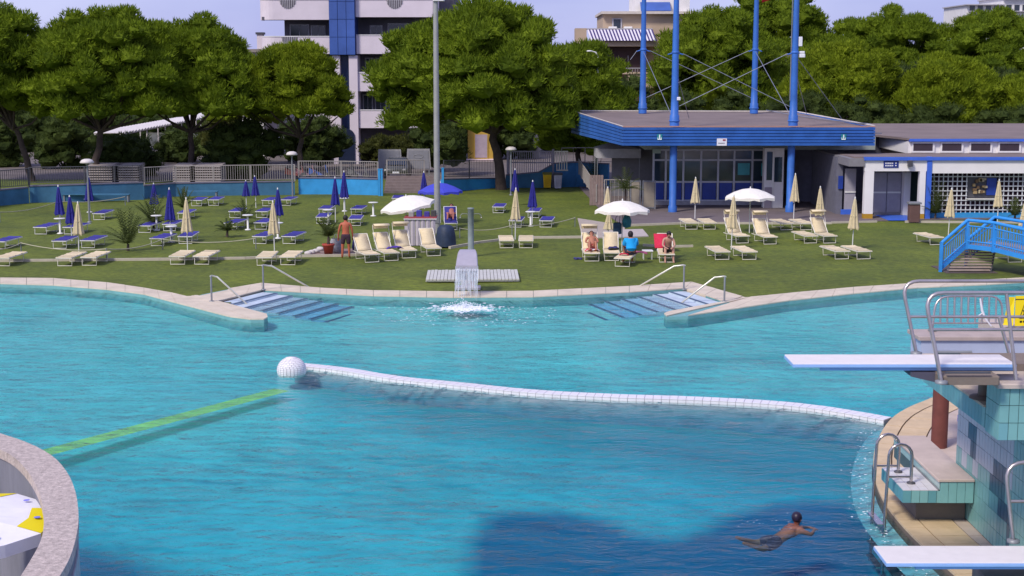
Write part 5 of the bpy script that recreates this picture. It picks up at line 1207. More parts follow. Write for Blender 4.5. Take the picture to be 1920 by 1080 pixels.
def palm(px,py,hgt,rad,label,n=22,pot=None,seed=1,trunk_h=.3,m=None):
    p=G(px,py); t=thing('potted_palm' if pot else 'palm_plant',label,'palm',(p.x,p.y,0),0,None if pot else 'small palms around the lawn'); rg=random.Random(seed); z0=trunk_h
    if pot:
        MB().lathe([(.0,.0),(.16,.0),(.24,.42),(.27,.44),(.27,.50),(.23,.50),(.21,.44),(0,.44)],16).build('pot',pot,t); z0=.5+trunk_h
    MB().tube([(0,0,.0 if not pot else .45),(.02,0,z0)],[.07,.05],7).build('trunk',bark,t)
    mb=MB()
    for k in range(n):
        a=2*math.pi*k/n+rg.uniform(-.2,.2); el=rg.uniform(.15,1.25); L=rad*rg.uniform(.8,1.15)
        prev=None; pts=[]
        for i in range(6):
            u=i/5; r_=L*u*math.cos(el); z_=(hgt-z0)*u*math.sin(el)*1.25-.35*L*u*u; pts.append(Vector((r_*math.cos(a),r_*math.sin(a),z0+z_)))
        mb.tube(pts,[.012,.01,.009,.008,.006,.004],4)
        side=Vector((-math.sin(a),math.cos(a),0))
        for i in range(1,6):
            for f_ in (0,.5):
                q=pts[i-1].lerp(pts[i],f_+.3 if f_+.3<1 else 1)
                for s in (-1,1):
                    e=q+side*s*L*.32*(1-.12*i)+ (pts[i]-pts[i-1])*.9-Vector((0,0,.05)); d=(pts[i]-pts[i-1]).normalized()*.03
                    b0=len(mb.v); mb.v+=[tuple(q-d),tuple(q+d),tuple(e)]; mb.f.append((b0,b0+1,b0+2)); mb.sm.append(False)
    mb.build('fronds',m or palm_m,t); return t
palm(616,479,1.75,.85,'dark palm in a terracotta red pot behind the standing man',pot=mat('red pot',(.42,.06,.04),.6),seed=2)
palm(240,470,1.9,1.15,'larger green palm left of the second navy parasol',seed=3,n=26)
palm(288,430,1.9,1.15,'yellowish palm behind the larger left palm',seed=4,n=26); palm(345,400,1.5,.8,'small palm near the turquoise bench',seed=5); palm(462,420,1.4,1.0,'yellow green palm behind the third parasol',seed=6); palm(426,444,1.0,.7,'low palm clump beside the navy loungers',seed=7)
palm(1114,352,2.1,.9,'dark palm above the tall blue wall left of the pavilion',seed=8); palm(1172,398,2.6,1.0,'palm rising behind the beige gate panels',seed=9,trunk_h=1.3); palm(1753,411,2.1,.8,'bushy palm beside the lattice screen',seed=10,n=32); palm(1902,415,1.3,.7,'low plant at the right end of the lattice screen',seed=11)
# paving patch and rocks by the pot
struct('paving_patch',MB().prism([(v.x,v.y) for v in (G(575,480),G(690,478),G(680,466),G(590,468))],-.1,.012),mat('brown paving',(.24,.17,.14),.9,var=.2))
rg=random.Random(4)
for k,(px,py,l_) in enumerate(((578,478,'white rock at the left end of the row'),(585,476,'white rock second from the left'),(592,474,'white rock third, beside the red pot'),(600,470,'white rock right behind the pot'))):
    p=G(px,py); m=MB(); m.add([(v.x*.17*(1+rg.uniform(-.2,.2)),v.y*.13*(1+rg.uniform(-.2,.2)),v.z*.1+.08) for v in IV],IF,True); tag(m.build('rock',mat('white rock',(.6,.55,.52),.9,bump=.4),loc=(p.x,p.y,0)),l_,'rock','white rocks by the potted palm')
# pale paved ramp by big parasol
struct('stone_apron',MB().prism([(v.x,v.y) for v in (G(1092,447),G(1170,446),G(1172,424),G(1083,410))],-.1,.034),mat('pale stone apron',(.40,.34,.28),.85,var=.12))
struct('footbath',MB().prism([(v.x,v.y) for v in (G(1150,447),G(1216,444),G(1205,431),G(1160,432))],-.1,.05),mat('pale footbath rim',(.46,.40,.36),.8))
# sand coloured slatted platform
p=[G(798,530),G(974,529),G(970,511),G(802,512)]; slm=mat('pale slatted plastic',(.55,.54,.48),.6,var=.08)
t=thing('slatted_platform','pale slatted platform lying on the grass behind the waterfall spout','platform',(p[0].x,p[0].y,0)); O=Vector((p[0].x,p[0].y,0)); N=26
for k in range(N):
    a=p[0].lerp(p[1],(k+.06)/N)-O; b=p[0].lerp(p[1],(k+.94)/N)-O; c=p[3].lerp(p[2],(k+.94)/N)-O; d=p[3].lerp(p[2],(k+.06)/N)-O
    MB().hexa([(v.x,v.y,.07) for v in (a,b,c,d)]+[(v.x,v.y,.12+.006*(k%3)) for v in (a,b,c,d)]).build('slat',slm,t)
for f_ in (0.02,.5,.98):
    a=p[0].lerp(p[3],f_)-O; b=p[1].lerp(p[2],f_)-O; MB().tube([(a.x,a.y,.04),(b.x,b.y,.04)],.03,6).build('bearer',slm,t)
# shower
p=G(883,481); t=thing('shower_column','grey outdoor shower column with curved arms behind the spout','shower',(p.x,p.y,0)); shm=mat('weathered grey green column',(.22,.26,.26),.7,var=.15)
hs_=Dp(883,391,p.y).z
MB().lathe([(.17,0),(.17,.05),(.125,.08),(.125,hs_-.03),(.14,hs_-.02),(.14,hs_+.03),(0,hs_+.04)],16).build('column',shm,t)
for s in (-1,1): 
    a_=MB().tube([(0,0,hs_-.3),(s*.18,0,hs_-.22),(s*.36,0,hs_-.22),(s*.44,0,hs_-.3),(s*.44,0,hs_-.36)],.014,6).build('shower_arm',grey_metal,t); MB().lathe([(.015,0),(.05,-.04),(.0,-.045)],8,(s*.44,0,hs_-.36)).build('shower_head',steel,a_)
# waterfall spout (swan neck)
sp=G(877,546); t=thing('waterfall_spout','lilac metal waterfall spout pouring into the pool','fountain',(sp.x,sp.y,0)); spm=mat('pale lilac spout metal',(.50,.46,.49),.35,metal=.35,var=.08)
prof=[(.55,-.05,.24),(.52,.6,.24),(.42,1.2,.25),(.2,1.42,.27),(-.25,1.38,.34),(-.95,1.0,.39)]
m=MB(); 
sp_=smooth([(a_,b_,c_) for a_,b_,c_ in prof],4)
for y_,z_,w_ in sp_: m.v+=[(-w_,y_,z_),(-w_+.03,y_,z_+.05),(w_-.03,y_,z_+.05),(w_,y_,z_)]
n_=len(sp_); m.f=[(4*i+j,4*i+j+1,4*i+5+j,4*i+4+j) for i in range(n_-1) for j in range(3)]+[(4*i+3,4*i,4*i+4,4*i+7) for i in range(n_-1)]+[(0,3,2,1),(4*n_-4,4*n_-3,4*n_-2,4*n_-1)]; m.sm=[False]*len(m.f)
m.build('curved_channel',spm,t); MB().box(-.40,.40,-1.0,-.955,.86,1.02).build('lip',spm,t); MB().bbox(-.45,.45,.3,.8,.0,.1,.02).build('base_plate',spm,t)
MB().hexa([(-.36,-.95,.55),(.36,-.95,.55),(.36,-.9,.55),(-.36,-.9,.55),(-.38,-.955,.93),(.38,-.955,.93),(.38,-.9,.93),(-.38,-.9,.93)]).build('front_plate',mat('dull lilac plate',(.38,.35,.37),.5),t)
# falling water: many thin strands
fw=mat('falling water',(.75,.80,.85),.15,var=.05); 
wn=fw.node_tree.nodes; wl=fw.node_tree.links; trn=wn.new('ShaderNodeBsdfTransparent'); ms=wn.new('ShaderNodeMixShader'); ms.inputs[0].default_value=.22; wl.new(trn.outputs[0],ms.inputs[1]); wl.new(wn['Principled BSDF'].outputs[0],ms.inputs[2]); wl.new(ms.outputs[0],wn['Material Output'].inputs[0])
m=MB(); rg=random.Random(9)
for k in range(90):
    x=rg.uniform(-.40,.40); z0=rg.uniform(.55,1.0) if rg.random()<.5 else .95; v0=rg.uniform(.7,1.5); P=[]
    ln=rg.uniform(.3,1.0); zs=z0
    for i in range(7):
        T=math.sqrt(2*max(0,(.98-(z0-(z0+.1)*ln*i/6)))/9.8); P.append((x+rg.uniform(-.006,.006),-1.0-v0*T,max(WL,z0-(z0+.1)*ln*i/6)))
    m.tube(P,rg.uniform(.006,.018),5,caps=False)
wf=m.build('falling_water',fw,loc=(sp.x,sp.y,0)); tag(wf,'thin curtain of water falling from the lilac spout','water',kind='stuff')
# splash: foam and droplets
fo=mat('white foam',(.80,.83,.86),.6,var=.03); m=MB(); rg=random.Random(11); cx_,cy_=sp.x,G(877,573).y
def flake(m,x,y,r_,z_):
    k=7; a0=rg.uniform(0,6); v=[(x+r_*rg.uniform(.5,1.2)*1.5*math.cos(a0+2*math.pi*i/k),y+r_*rg.uniform(.5,1.2)*math.sin(a0+2*math.pi*i/k),WL+rg.uniform(.006,.014)) for i in range(k)]; v.append((x,y,WL+z_)); m.add(v,[(i,(i+1)%k,k) for i in range(k)],True)
for k in range(900):
    a=rg.uniform(0,6.28); d=abs(rg.gauss(0,.42)); flake(m,cx_+d*1.35*math.cos(a),cy_+d*1.0*math.sin(a),rg.uniform(.02,.07),rg.uniform(.015,.07)*max(.2,1-d))
for k in range(260):
    a=rg.uniform(0,6.28); d=rg.uniform(.5,3.3)**1.0; flake(m,cx_+d*1.1*math.cos(a)+.2,cy_-abs(d*1.15*math.sin(a))+.3,rg.uniform(.01,.035),.006)
for k in range(260):
    a=rg.uniform(0,6.28); d=abs(rg.gauss(0,.5)); m.sphere((cx_+d*math.cos(a),cy_+d*.7*math.sin(a),WL+.02+abs(rg.gauss(0,.16))*max(.1,1-d)),rg.uniform(.008,.02),5,4)
tag(m.build('splash_foam',fo),'white foam and droplets where the spout water lands','foam',kind='stuff')
# lap foam and bubbles along the diving deck edge + reflections on the ledge are real foam flakes
m=MB(); rg=random.Random(12)
edge=[G(a_,b_,WL) for a_,b_ in ((1645,800),(1630,850),(1622,900),(1632,950),(1668,1000),(1725,1050),(1770,1090))]
for k in range(170):
    i=rg.randrange(len(edge)-1); p=edge[i].lerp(edge[i+1],rg.random()); flake(m,p.x-abs(rg.gauss(0,.22)),p.y-rg.uniform(0,.1),rg.uniform(.005,.022),.005)
tag(m.build('lapping_foam',fo),'thin broken foam lapping along the diving deck edge','foam',kind='stuff')
# ================================================================ PEOPLE
skin_m=mat('tanned skin',(.42,.17,.10),.6,var=.12,vs=6); skin_l=mat('light skin',(.50,.27,.19),.6,var=.1,vs=6)
hair_m=mat('dark hair',(.015,.010,.012),.6,var=.3,vs=30); 
def skinmesh(name,pts,edges,rad,m,root='pelvis',sub=1):
    used={k for e in edges for k in e}; names=[k for k in pts if k in used]; me=bpy.data.meshes.new(name); me.from_pydata([pts[k] for k in names],[(names.index(a),names.index(b)) for a,b in edges],[]); me.update()
    o=bpy.data.objects.new(name,me); col.objects.link(o); sm=o.modifiers.new('skin','SKIN'); ss=o.modifiers.new('sub','SUBSURF'); ss.levels=sub; ss.render_levels=sub
    if not me.skin_vertices: 
        bpy.context.view_layer.update()
    sv=me.skin_vertices[0].data if me.skin_vertices else None
    if sv is None:
        bpy.context.view_layer.objects.active=o; bpy.ops.mesh.customdata_skin_add(); sv=me.skin_vertices[0].data
    for i,k in enumerate(names):
        r=rad[k]; r=r if isinstance(r,tuple) else (r,r); sv[i].radius=r; sv[i].use_root=(k==root)
    bpy.context.view_layer.update(); dg=bpy.context.evaluated_depsgraph_get(); nm=bpy.data.meshes.new_from_object(o.evaluated_get(dg)); bpy.data.objects.remove(o)
    nm.materials.clear(); nm.materials.append(m)
    for p in nm.polygons: p.use_smooth=True
    return nm
RAD=dict(pelvis=(.15,.12),waist=(.135,.10),chest=(.165,.115),upper=(.13,.09),neck=.058,chin=.07,head=(.085,.10),crown=.075,
 shl=.065,shr=.065,ell=.043,elr=.043,wrl=.03,wrr=.03,pal=(.04,.02),par=(.04,.02),hil=.10,hir=.10,knl=.062,knr=.062,anl=.04,anr=.04,tol=.032,tor=.032)
ED=[('pelvis','waist'),('waist','chest'),('chest','upper'),('upper','neck'),('neck','chin'),('chin','head'),('head','crown'),('upper','shl'),('upper','shr'),('shl','ell'),('ell','wrl'),('wrl','pal'),('shr','elr'),('elr','wrr'),('wrr','par'),
 ('pelvis','hil'),('pelvis','hir'),('hil','knl'),('knl','anl'),('anl','tol'),('hir','knr'),('knr','anr'),('anr','tor')]
def person(label,loc,rz,J,skin,clothes,scale=1.0,hair=True,hairlen=.0,group=None,cap=None):
    """J: joints in local metres facing +Y; clothes: list of (name, joints, edges, grow, material)"""
    t=thing('person',label,'person',loc,rz,group); t.scale=(scale,)*3
    P=dict(J); P.pop('face',None); E=list(ED); Rr=dict(RAD)
    for sd in ('l','r'):       # five fingers on each palm
        w_=Vector(P['wr'+sd]); q=Vector(P['pa'+sd]); d=(q-w_).normalized(); s=d.cross(Vector((0,0,1))); s=s.normalized() if s.length>.2 else Vector((1,0,0)); u=s.cross(d)
        for i,(off,ln) in enumerate(((-.030,.065),(-.010,.078),(.012,.074),(.032,.058))):
            a='f%s%d'%(sd,i); b=a+'t'; P[a]=tuple(q+s*off+d*.045); P[b]=tuple(q+s*off+d*(.045+ln*.8)-u*.02); Rr[a]=.010; Rr[b]=.008; E+=[('pa'+sd,a),(a,b)]
        a='t'+sd; P[a]=tuple(q.lerp(w_,.3)+s*.055+d*.02); P[a+'t']=tuple(q+s*.075+d*.035); Rr[a]=.012; Rr[a+'t']=.009; E+=[('pa'+sd,a),(a,a+'t')]
    from_mesh('body',skinmesh('body',P,E,Rr,skin),t)
    hd=Vector(P['head']); up_=(Vector(P['crown'])-Vector(P['chin'])).normalized()
    f_=Vector(J.get('face',(0,1,0))).normalized(); s_=f_.cross(up_).normalized()
    mb=MB(); mb.sphere(hd+f_*.105-up_*.015,.017,6,5,sy=1.4)
    fe=mb
    for sg in (-1,1): fe.sphere(hd+s_*.085*sg-up_*.01,.025,6,5,.5,.7,1.1)
    fe.build('nose_and_ears',skin,t); ey=MB()
    for sg in (-1,1): ey.sphere(hd+f_*.093+s_*.032*sg+up_*.02,.011,6,4)
    ey.sphere(hd+f_*.092-up_*.055,.02,6,4,1,.5,.4); ey.build('eyes_and_mouth',mat('dark features',(.05,.02,.02),.5),t)
    if hair:
        hb=MB(); c=hd+up_*.035-f_*.018; vs=[]
        for v in IV:
            d=v.normalized(); k=1.0
            p_=c+Vector((d.x*.105,d.y*.115,d.z*.115))
            if (p_-hd).dot(f_)>.05 and (p_-hd).dot(up_)<.05: p_=hd+(p_-hd)*.6
            if hairlen and (p_-hd).dot(f_)<0 and d.z<0: p_=p_-up_*hairlen*(-d.z)
            vs.append(p_)
        hb.add(vs,IF,True); hb.build('swim_cap' if cap else 'hair',cap or hair_m,t)
    for nm_,js,ed,grow,m in clothes:
        pts={k:P[k] if not isinstance(k,tuple) else k for k in js}; rd={k:tuple(x+grow for x in (Rr[k] if isinstance(Rr[k],tuple) else (Rr[k],)*2)) for k in js}
        root=js[0]; from_mesh(nm_,skinmesh(nm_,pts,ed,rd,m,root),t)
    return t
shorts_j=['pelvis','hil','hir','knl2','knr2']
def with_shorts(J,f=.8):
    J=dict(J)
    for s in 'lr': 
        a=Vector(J['hi'+s]); b=Vector(J['kn'+s]); J['kn'+s+'2']=tuple(a.lerp(b,f)); RAD['kn'+s+'2']=.078
    return J
SH_E=[('pelvis','hil'),('pelvis','hir'),('hil','knl2'),('hir','knr2')]
# A standing man, back to camera (facing +Y, away)
J=with_shorts(dict(pelvis=(0,0,.93),waist=(0,.0,1.06),chest=(0,-.01,1.25),upper=(0,0,1.40),neck=(0,.02,1.48),chin=(0,.05,1.54),head=(0,.06,1.60),crown=(0,.05,1.67),face=(0,1,-.2),
 shl=(-.19,0,1.39),shr=(.19,0,1.39),ell=(-.27,.0,1.12),elr=(.26,.02,1.12),wrl=(-.30,.07,.88),wrr=(.27,.12,.89),pal=(-.30,.09,.81),par=(.27,.15,.82),
 hil=(-.10,0,.88),hir=(.10,0,.88),knl=(-.13,.01,.48),knr=(.12,.03,.48),anl=(-.15,-.01,.09),anr=(.13,.0,.09),tol=(-.17,.13,.03),tor=(.15,.14,.03)))
ED2=ED
p=G(649,485)
E0=list(ED)
def clothes_shorts(m): return ('shorts',['pelvis','waist','hil','hir','knl2','knr2'],SH_E+[('pelvis','waist')],.018,m)
for k in ('knl2','knr2'): RAD[k]=.078
person('bare backed tanned man in dark shorts standing by the loungers',(p.x,p.y,0),R(4),J,mat('sunburnt skin',(.45,.12,.06),.6,var=.1),[clothes_shorts(mat('dark brown shorts',(.05,.025,.04),.85))],1.04)
def seated(lean=.0,kn=.42,h=.38,legs=.5,arms='knee'):
    J=dict(pelvis=(0,0,h+.12),waist=(0,-.02+lean*.1,h+.25),chest=(0,lean*.3,h+.43),upper=(0,lean*.5,h+.57),neck=(0,lean*.6+.02,h+.64),chin=(0,lean*.7+.05,h+.70),head=(0,lean*.75+.06,h+.76),crown=(0,lean*.75+.05,h+.83),face=(0,1,-.3),
     shl=(-.19,lean*.5,h+.56),shr=(.19,lean*.5,h+.56),ell=(-.25,lean*.5+.12,h+.33),elr=(.25,lean*.5+.12,h+.33),wrl=(-.17,lean*.5+.33,h+.25),wrr=(.17,lean*.5+.33,h+.25),pal=(-.12,lean*.5+.39,h+.24),par=(.12,lean*.5+.39,h+.24),
     hil=(-.11,.05,h+.10),hir=(.11,.05,h+.10),knl=(-.16,kn,h+.12+legs*.3),knr=(.16,kn,h+.10+legs*.3),anl=(-.17,kn+.12,max(.08,h-.30)),anr=(.17,kn+.12,max(.08,h-.30)),tol=(-.18,kn+.27,max(.04,h-.34)),tor=(.18,kn+.27,max(.04,h-.34)))
    return with_shorts(J)
blue_t=mat('bright azure towel cloth',(.01,.33,.72),.85,var=.08,vs=6,bump=.3,bs=40)
# B person in blue, back to camera, sitting on the flat lounger
p=G(1183,496)
J=seated(.12)
person('dark haired person wrapped in a bright blue towel sitting back to us',(p.x,p.y,0),R(8),J,skin_m,[('towel_wrap',['chest','pelvis','waist','upper','shl','shr','ell','elr'],[('pelvis','waist'),('waist','chest'),('chest','upper'),('upper','shl'),('upper','shr'),('shl','ell'),('shr','elr')],.055,blue_t),
 clothes_shorts(mat('dark swimwear',(.03,.03,.05),.8))],1.05,hairlen=.1)
# D person on red towel, seated facing us bent forward
p=G(1252,489); J=seated(.35,kn=.5,legs=.35)
person('person in dark shorts bending forward on a red towel lounger',(p.x,p.y,-.02),R(180),J,skin_l,[clothes_shorts(mat('black swimming shorts',(.02,.02,.025),.8))],1.0)
# C person reclining on red patterned towel
def reclined(h=.4):
    a=R(40); c,s=math.cos(a),math.sin(a)
    def bk(u,o=.12): return (0,-(.0+u*c)+o*s*0,h+.12+u*s)
    def sh(x,u,dy=0,dz=0): q=bk(u); return (x,q[1]+dy,q[2]+dz)
    J=dict(pelvis=bk(0),waist=bk(.15),chest=bk(.36),upper=bk(.52),neck=sh(0,.60),chin=sh(0,.65,.03,.03),head=sh(0,.72,.03,.03),crown=sh(0,.80,.0,.04),face=(0,.7,.7),
     shl=sh(-.19,.51),shr=sh(.19,.51),ell=sh(-.27,.28),elr=sh(.27,.28),wrl=sh(-.17,.10,.1,.1),wrr=sh(.17,.10,.1,.1),pal=sh(-.10,.08,.12,.12),par=sh(.10,.08,.12,.12),
     hil=(-.10,.05,h+.10),hir=(.10,.05,h+.10),knl=(-.13,.40,h+.40),knr=(.14,.42,h+.38),anl=(-.13,.72,h+.08),anr=(.15,.74,h+.08),tol=(-.14,.86,h+.10),tor=(.16,.88,h+.10))
    return with_shorts(J,.35)
p=G(1110,485); person('sunbather lying back on red and white towels under a hood',(p.x,p.y,0),R(180),reclined(),skin_m,[clothes_shorts(mat('red swimwear',(.45,.03,.05),.8))],.98)
p=G(846,426); person('sunbather with raised knees lying on a navy lounger behind the shower',(p.x,p.y,0),R(180),reclined(),mat('reddish skin',(.36,.13,.09),.6),[clothes_shorts(mat('dark swimwear',(.03,.03,.05),.8))],1.0)
# E swimmer
p=G(1490,975,WL)
J=dict(pelvis=(-.42,-.25,-.16),waist=(-.30,-.18,-.12),chest=(-.12,-.08,-.05),upper=(.0,.0,.0),neck=(.04,.02,.06),chin=(.05,.03,.12),head=(.06,.04,.18),crown=(.05,.04,.25),face=(.8,.5,-.1),
 shl=(-.07,.17,.0),shr=(.10,-.17,.0),ell=(.12,.30,-.08),elr=(.30,-.17,-.08),wrl=(.32,.22,-.05),wrr=(.40,.05,-.06),pal=(.38,.18,-.05),par=(.42,.11,-.06),
 hil=(-.46,-.18,-.18),hir=(-.44,-.36,-.19),knl=(-.80,-.15,-.25),knr=(-.70,-.52,-.26),anl=(-1.1,-.3,-.12),anr=(-1.0,-.55,-.15),tol=(-1.22,-.3,-.08),tor=(-1.12,-.6,-.1))
person('swimmer with a dark cap breaststroking in the deep diving basin',(p.x,p.y,WL-.15),0,J and with_shorts(J),mat('sunburnt skin',(.45,.12,.06),.6),[clothes_shorts(mat('dark swimming trunks',(.03,.02,.04),.8))],0.9,cap=mat('dark purple cap',(.02,.012,.03),.4))
wk=MB(); rg=random.Random(21)
fo_=MATS['white foam']
for k in range(24):
    a=rg.uniform(0,6.28); d=rg.uniform(.15,1.0); c_=G(1485,980,WL); x=c_.x-.35+d*1.3*math.cos(a); y=c_.y+d*.6*math.sin(a); r_=rg.uniform(.004,.011)
    wk.add([(x+r_*2*math.cos(t),y+r_*math.sin(t),WL+.008) for t in (0,1.2,2.5,3.8,5.1)],[(0,1,2,3,4)])
tag(wk.build('swimmer_wake',fo_),'small broken bubbles around the swimmer in the diving basin','foam',kind='stuff')
# small things: towels, bags, shoes
def cloth_patch(name,loc,sx,sy,m,label,cat,rz=0,seed=0,z=.0,group=None):
    rg=random.Random(seed); mb=MB(); n=7
    for j in range(n):
        for i in range(n):
            u,v=i/(n-1)-.5,j/(n-1)-.5; zz=.03+.035*rg.random(); 
            if abs(u)==.5: zz-=.06
            mb.v.append((u*sx+rg.uniform(-.015,.015),v*sy+rg.uniform(-.015,.015),zz))
    mb.f=[(j*n+i,j*n+i+1,(j+1)*n+i+1,(j+1)*n+i) for j in range(n-1) for i in range(n-1)]; mb.sm=[True]*len(mb.f)
    o=mb.build(name,m,loc=(loc[0],loc[1],z),rz=rz); tag(o,label,cat,group); o.modifiers.new('s','SOLIDIFY').thickness=.02; return o
redt=mat('red towel cloth',(.55,.02,.06),.85,var=.15,vs=8); pinkt=mat('pink towel cloth',(.65,.15,.22),.85,var=.15,vs=8); purp=mat('purple towel cloth',(.07,.03,.30),.85,var=.2,vs=6); whr=mat('red and white towel',(.6,.04,.05),.85,vs=6,c2=(.75,.7,.66),thr=(.48,.52)); navt=mat('navy cloth',(.03,.03,.12),.85)
p=G(738,482); cloth_patch('towel',p,.75,.5,purp,'crumpled purple towel hanging over the foot of a hooded lounger','towel',R(20),1,.40)
p=G(1110,487); cloth_patch('towel',p,.64,.55,whr,'red and white patterned towel at the foot of the hooded lounger','towel',0,2,.40)
p=G(1192,492); cloth_patch('towel',p,.95,.5,pinkt,'pink towel under the person in blue','towel',R(-10),3,.40)
p=G(1170,496); cloth_patch('towel',p,.4,.3,redt,'small folded red towel left of the person in blue','towel',R(-10),6,.40)
p=G(1150,484); cloth_patch('shirt',p,.45,.5,navt,'dark navy shirt thrown on the empty lounger','shirt',0,4,.42)
p=G(1250,470); cloth_patch('towel',(p.x,p.y+.1,0),.66,.9,redt,'bright red towel behind the person bending forward','towel',0,5,.40)
o=MB(); 
for i in range(6): o.v+=[(-.32,.28+.12*i,.42+.105*i+.03),(.32,.28+.12*i,.42+.105*i+.03)]
o.f=[(2*i,2*i+1,2*i+3,2*i+2) for i in range(5)]; o.sm=[True]*5; p=G(1250,493); o2=o.build('towel',redt,loc=(p.x-.05,p.y+.95,.02)); tag(o2,'red towel hung over the backrest of the rightmost sunbather lounger','towel'); o2.modifiers.new('s','SOLIDIFY').thickness=.03
p=G(1083,486); 
for k in (0,1): tag(MB().bbox(-.05,.05,-.13,.13,0,.07,.02).build('shoe',mat('navy shoe',(.04,.04,.16),.6),loc=(p.x-.08+.16*k,p.y,.0),rz=.4+k*.5),('left navy slipper on the grass beside the hooded lounger','right navy slipper on the grass beside the hooded lounger')[k],'slipper','navy slippers on the grass')
# bags hanging on the parasol pole
p=G(1166,470); t=thing('rucksack','dark blue rucksack hanging from the big open parasol pole','bag',(p.x-.22,p.y-.12,.75)); dn=mat('dark denim blue',(.03,.07,.12),.8,var=.3,vs=8)
MB().bbox(-.18,.18,-.1,.1,0,.5,.06).build('body',dn,t); MB().bbox(-.13,.13,-.16,-.103,.05,.27,.03).build('pocket',dn,t); MB().tube([(-.1,0,.5),(-.06,0,.72),(.12,.05,.9),(.1,0,.5)],.015,5).build('strap',dn,t)
t=thing('beach_bag','teal beach bag hanging right of the dark rucksack','bag',(p.x+.18,p.y-.05,1.0)); tb_=mat('teal cloth',(.03,.18,.25),.8,var=.3,vs=6)
MB().lathe([(.03,0),(.17,.05),(.2,.3),(.14,.5),(.05,.58)],10,lobes=3,amp=.12).build('bag_body',tb_,t); MB().tube([(-.06,0,.56),(0,0,.75),(.06,0,.56)],.012,5).build('strap',tb_,t)
for px,py,c_,l_ in ((672,472,(.02,.02,.09),'dark navy beach bag standing right of the man in shorts'),(630,474,(.30,.30,.33),'grey and black beach bag left of the man in shorts')):
    p=G(px,py); t=thing('beach_bag',l_,'bag',(p.x,p.y,0)); m_=mat('bag cloth %d'%px,c_,.8,var=.5,vs=7)
    MB().lathe([(.0,0),(.2,.02),(.24,.2),(.2,.5),(.16,.62)],12,lobes=2,amp=.18).build('bag_body',m_,t); MB().tube([(-.1,0,.6),(-.04,0,.8),(.06,0,.8),(.1,0,.6)],.014,5).build('handle',m_,t)
# small white table by the sunbathers
p=G(1214,486); t=thing('low_table','small low white table right of the person in blue','table',(p.x,p.y,0)); MB().bbox(-.22,.22,-.22,.22,.34,.38,.01).build('table_top',white_metal,t)
for x_ in (-.17,.17):
    for y_ in (-.17,.17): MB().tube([(x_,y_,0),(x_,y_,.34)],.014,5).build('leg',white_metal,t)
# ================================================================ FOOTBRIDGE
az2=mat('bright azure bridge paint',(.035,.27,.68),.45,var=.12,vs=2); az3=mat('deeper azure bridge paint',(.03,.20,.50),.5)
t=thing('footbridge','bright blue arched footbridge with barred railings and open timber steps','bridge',(0,0,0))
A0=G(1763,509); zA=(A0.y*CT+H*ST); A1=W(1812,466,zA+.3); A2=W(1862,472,zA-.6); A3=W(1925,488,zA-2.2); A4=W(2010,512,zA-4.6)
# stringers near side
def girder(P,hh_,name,th=.1):
    for a,b in zip(P,P[1:]):
        d=(b-a).normalized(); n_=Vector((-d.y,d.x,0)).normalized()*th
        MB().hexa([tuple(a),tuple(b),tuple(b+n_),tuple(a+n_),tuple(a+Vector((0,0,hh_))),tuple(b+Vector((0,0,hh_))),tuple(b+n_+Vector((0,0,hh_))),tuple(a+n_+Vector((0,0,hh_)))]).build(name,az2,t)
A0b=Vector((A0.x,A0.y,.0))
girder([A0b,A1,A2,A3,A4],.17,'stringer')
def rail_side(P,hh_,closer=.115,off=Vector((0,0,0))):
    bal=MB()
    for k,(a,b) in enumerate(zip(P,P[1:])):
        a=a+off; b=b+off; U=Vector((0,0,1))
        MB().tube([a+U*hh_,b+U*hh_],.065,8).build('handrail',az2,t); MB().tube([a+U*.30,b+U*.30],.03,6).build('lower_rail',az2,t); MB().tube([a+U*(hh_-.22),b+U*(hh_-.22)],.03,6).build('upper_rail',az2,t)
        L=(b-a).length; n_=int(L/closer)
        for i in range(1,n_):
            q=a.lerp(b,i/n_); MB().box(q.x-.014,q.x+.014,q.y-.014,q.y+.014,q.z+.2,q.z+hh_-.2).build('baluster',az2,t)
        for q in ((a,b) if k==0 else (b,)): MB().box(q.x-.055,q.x+.055,q.y-.055,q.y+.055,q.z-.02,q.z+hh_+.02).build('rail_post',az2,t)
        m_=a.lerp(b,.5); 
        if L>1.8: MB().box(m_.x-.05,m_.x+.05,m_.y-.05,m_.y+.05,m_.z,m_.z+hh_).build('rail_post',az2,t)
rail_side([A0b,A1,A2,A3,A4],1.12)
far=Vector((1.45,1.2,0))
rail_side([A1,A3,A4],1.12,.16,far); rail_side([A0b+Vector((1.3,1.0,0)),A1+far],1.12,.16)
for a,b in ((A1,A2),(A2,A3),(A3,A4)):
    MB().hexa([tuple(a+Vector((0.02,.11,.10))),tuple(b+Vector((0.02,.11,.10))),tuple(b+far+Vector((0,0,.10))),tuple(a+far+Vector((0,0,.10))),tuple(a+Vector((.02,.11,.16))),tuple(b+Vector((.02,.11,.16))),tuple(b+far+Vector((0,0,.16))),tuple(a+far+Vector((0,0,.16)))]).build('deck',mat('grey timber deck',(.26,.22,.18),.9),t)
n_=8; wood=mat('grey brown timber tread',(.34,.27,.22),.85,var=.2,vs=3)
for k in range(n_):
    y_=A0.y-.25+.17*k; x0=A0.x+.26+.085*k; z_=.05+.092*k
    o=MB().bbox(x0,x0+1.62,y_,y_+.26,z_,z_+.045,.008).build('tread',wood,t)
for sx in (0,1.66):
    MB().hexa([(A0.x+.2+sx,A0.y-.25,-.05),(A0.x+.26+sx,A0.y-.25,-.05),(A0.x+.9+sx,A0.y+1.3,.6),(A0.x+.84+sx,A0.y+1.3,.6),(A0.x+.2+sx,A0.y-.25,.04),(A0.x+.26+sx,A0.y-.25,.04),(A0.x+.9+sx,A0.y+1.3,.82),(A0.x+.84+sx,A0.y+1.3,.82)]).build('stair_string',dark_metal,t)
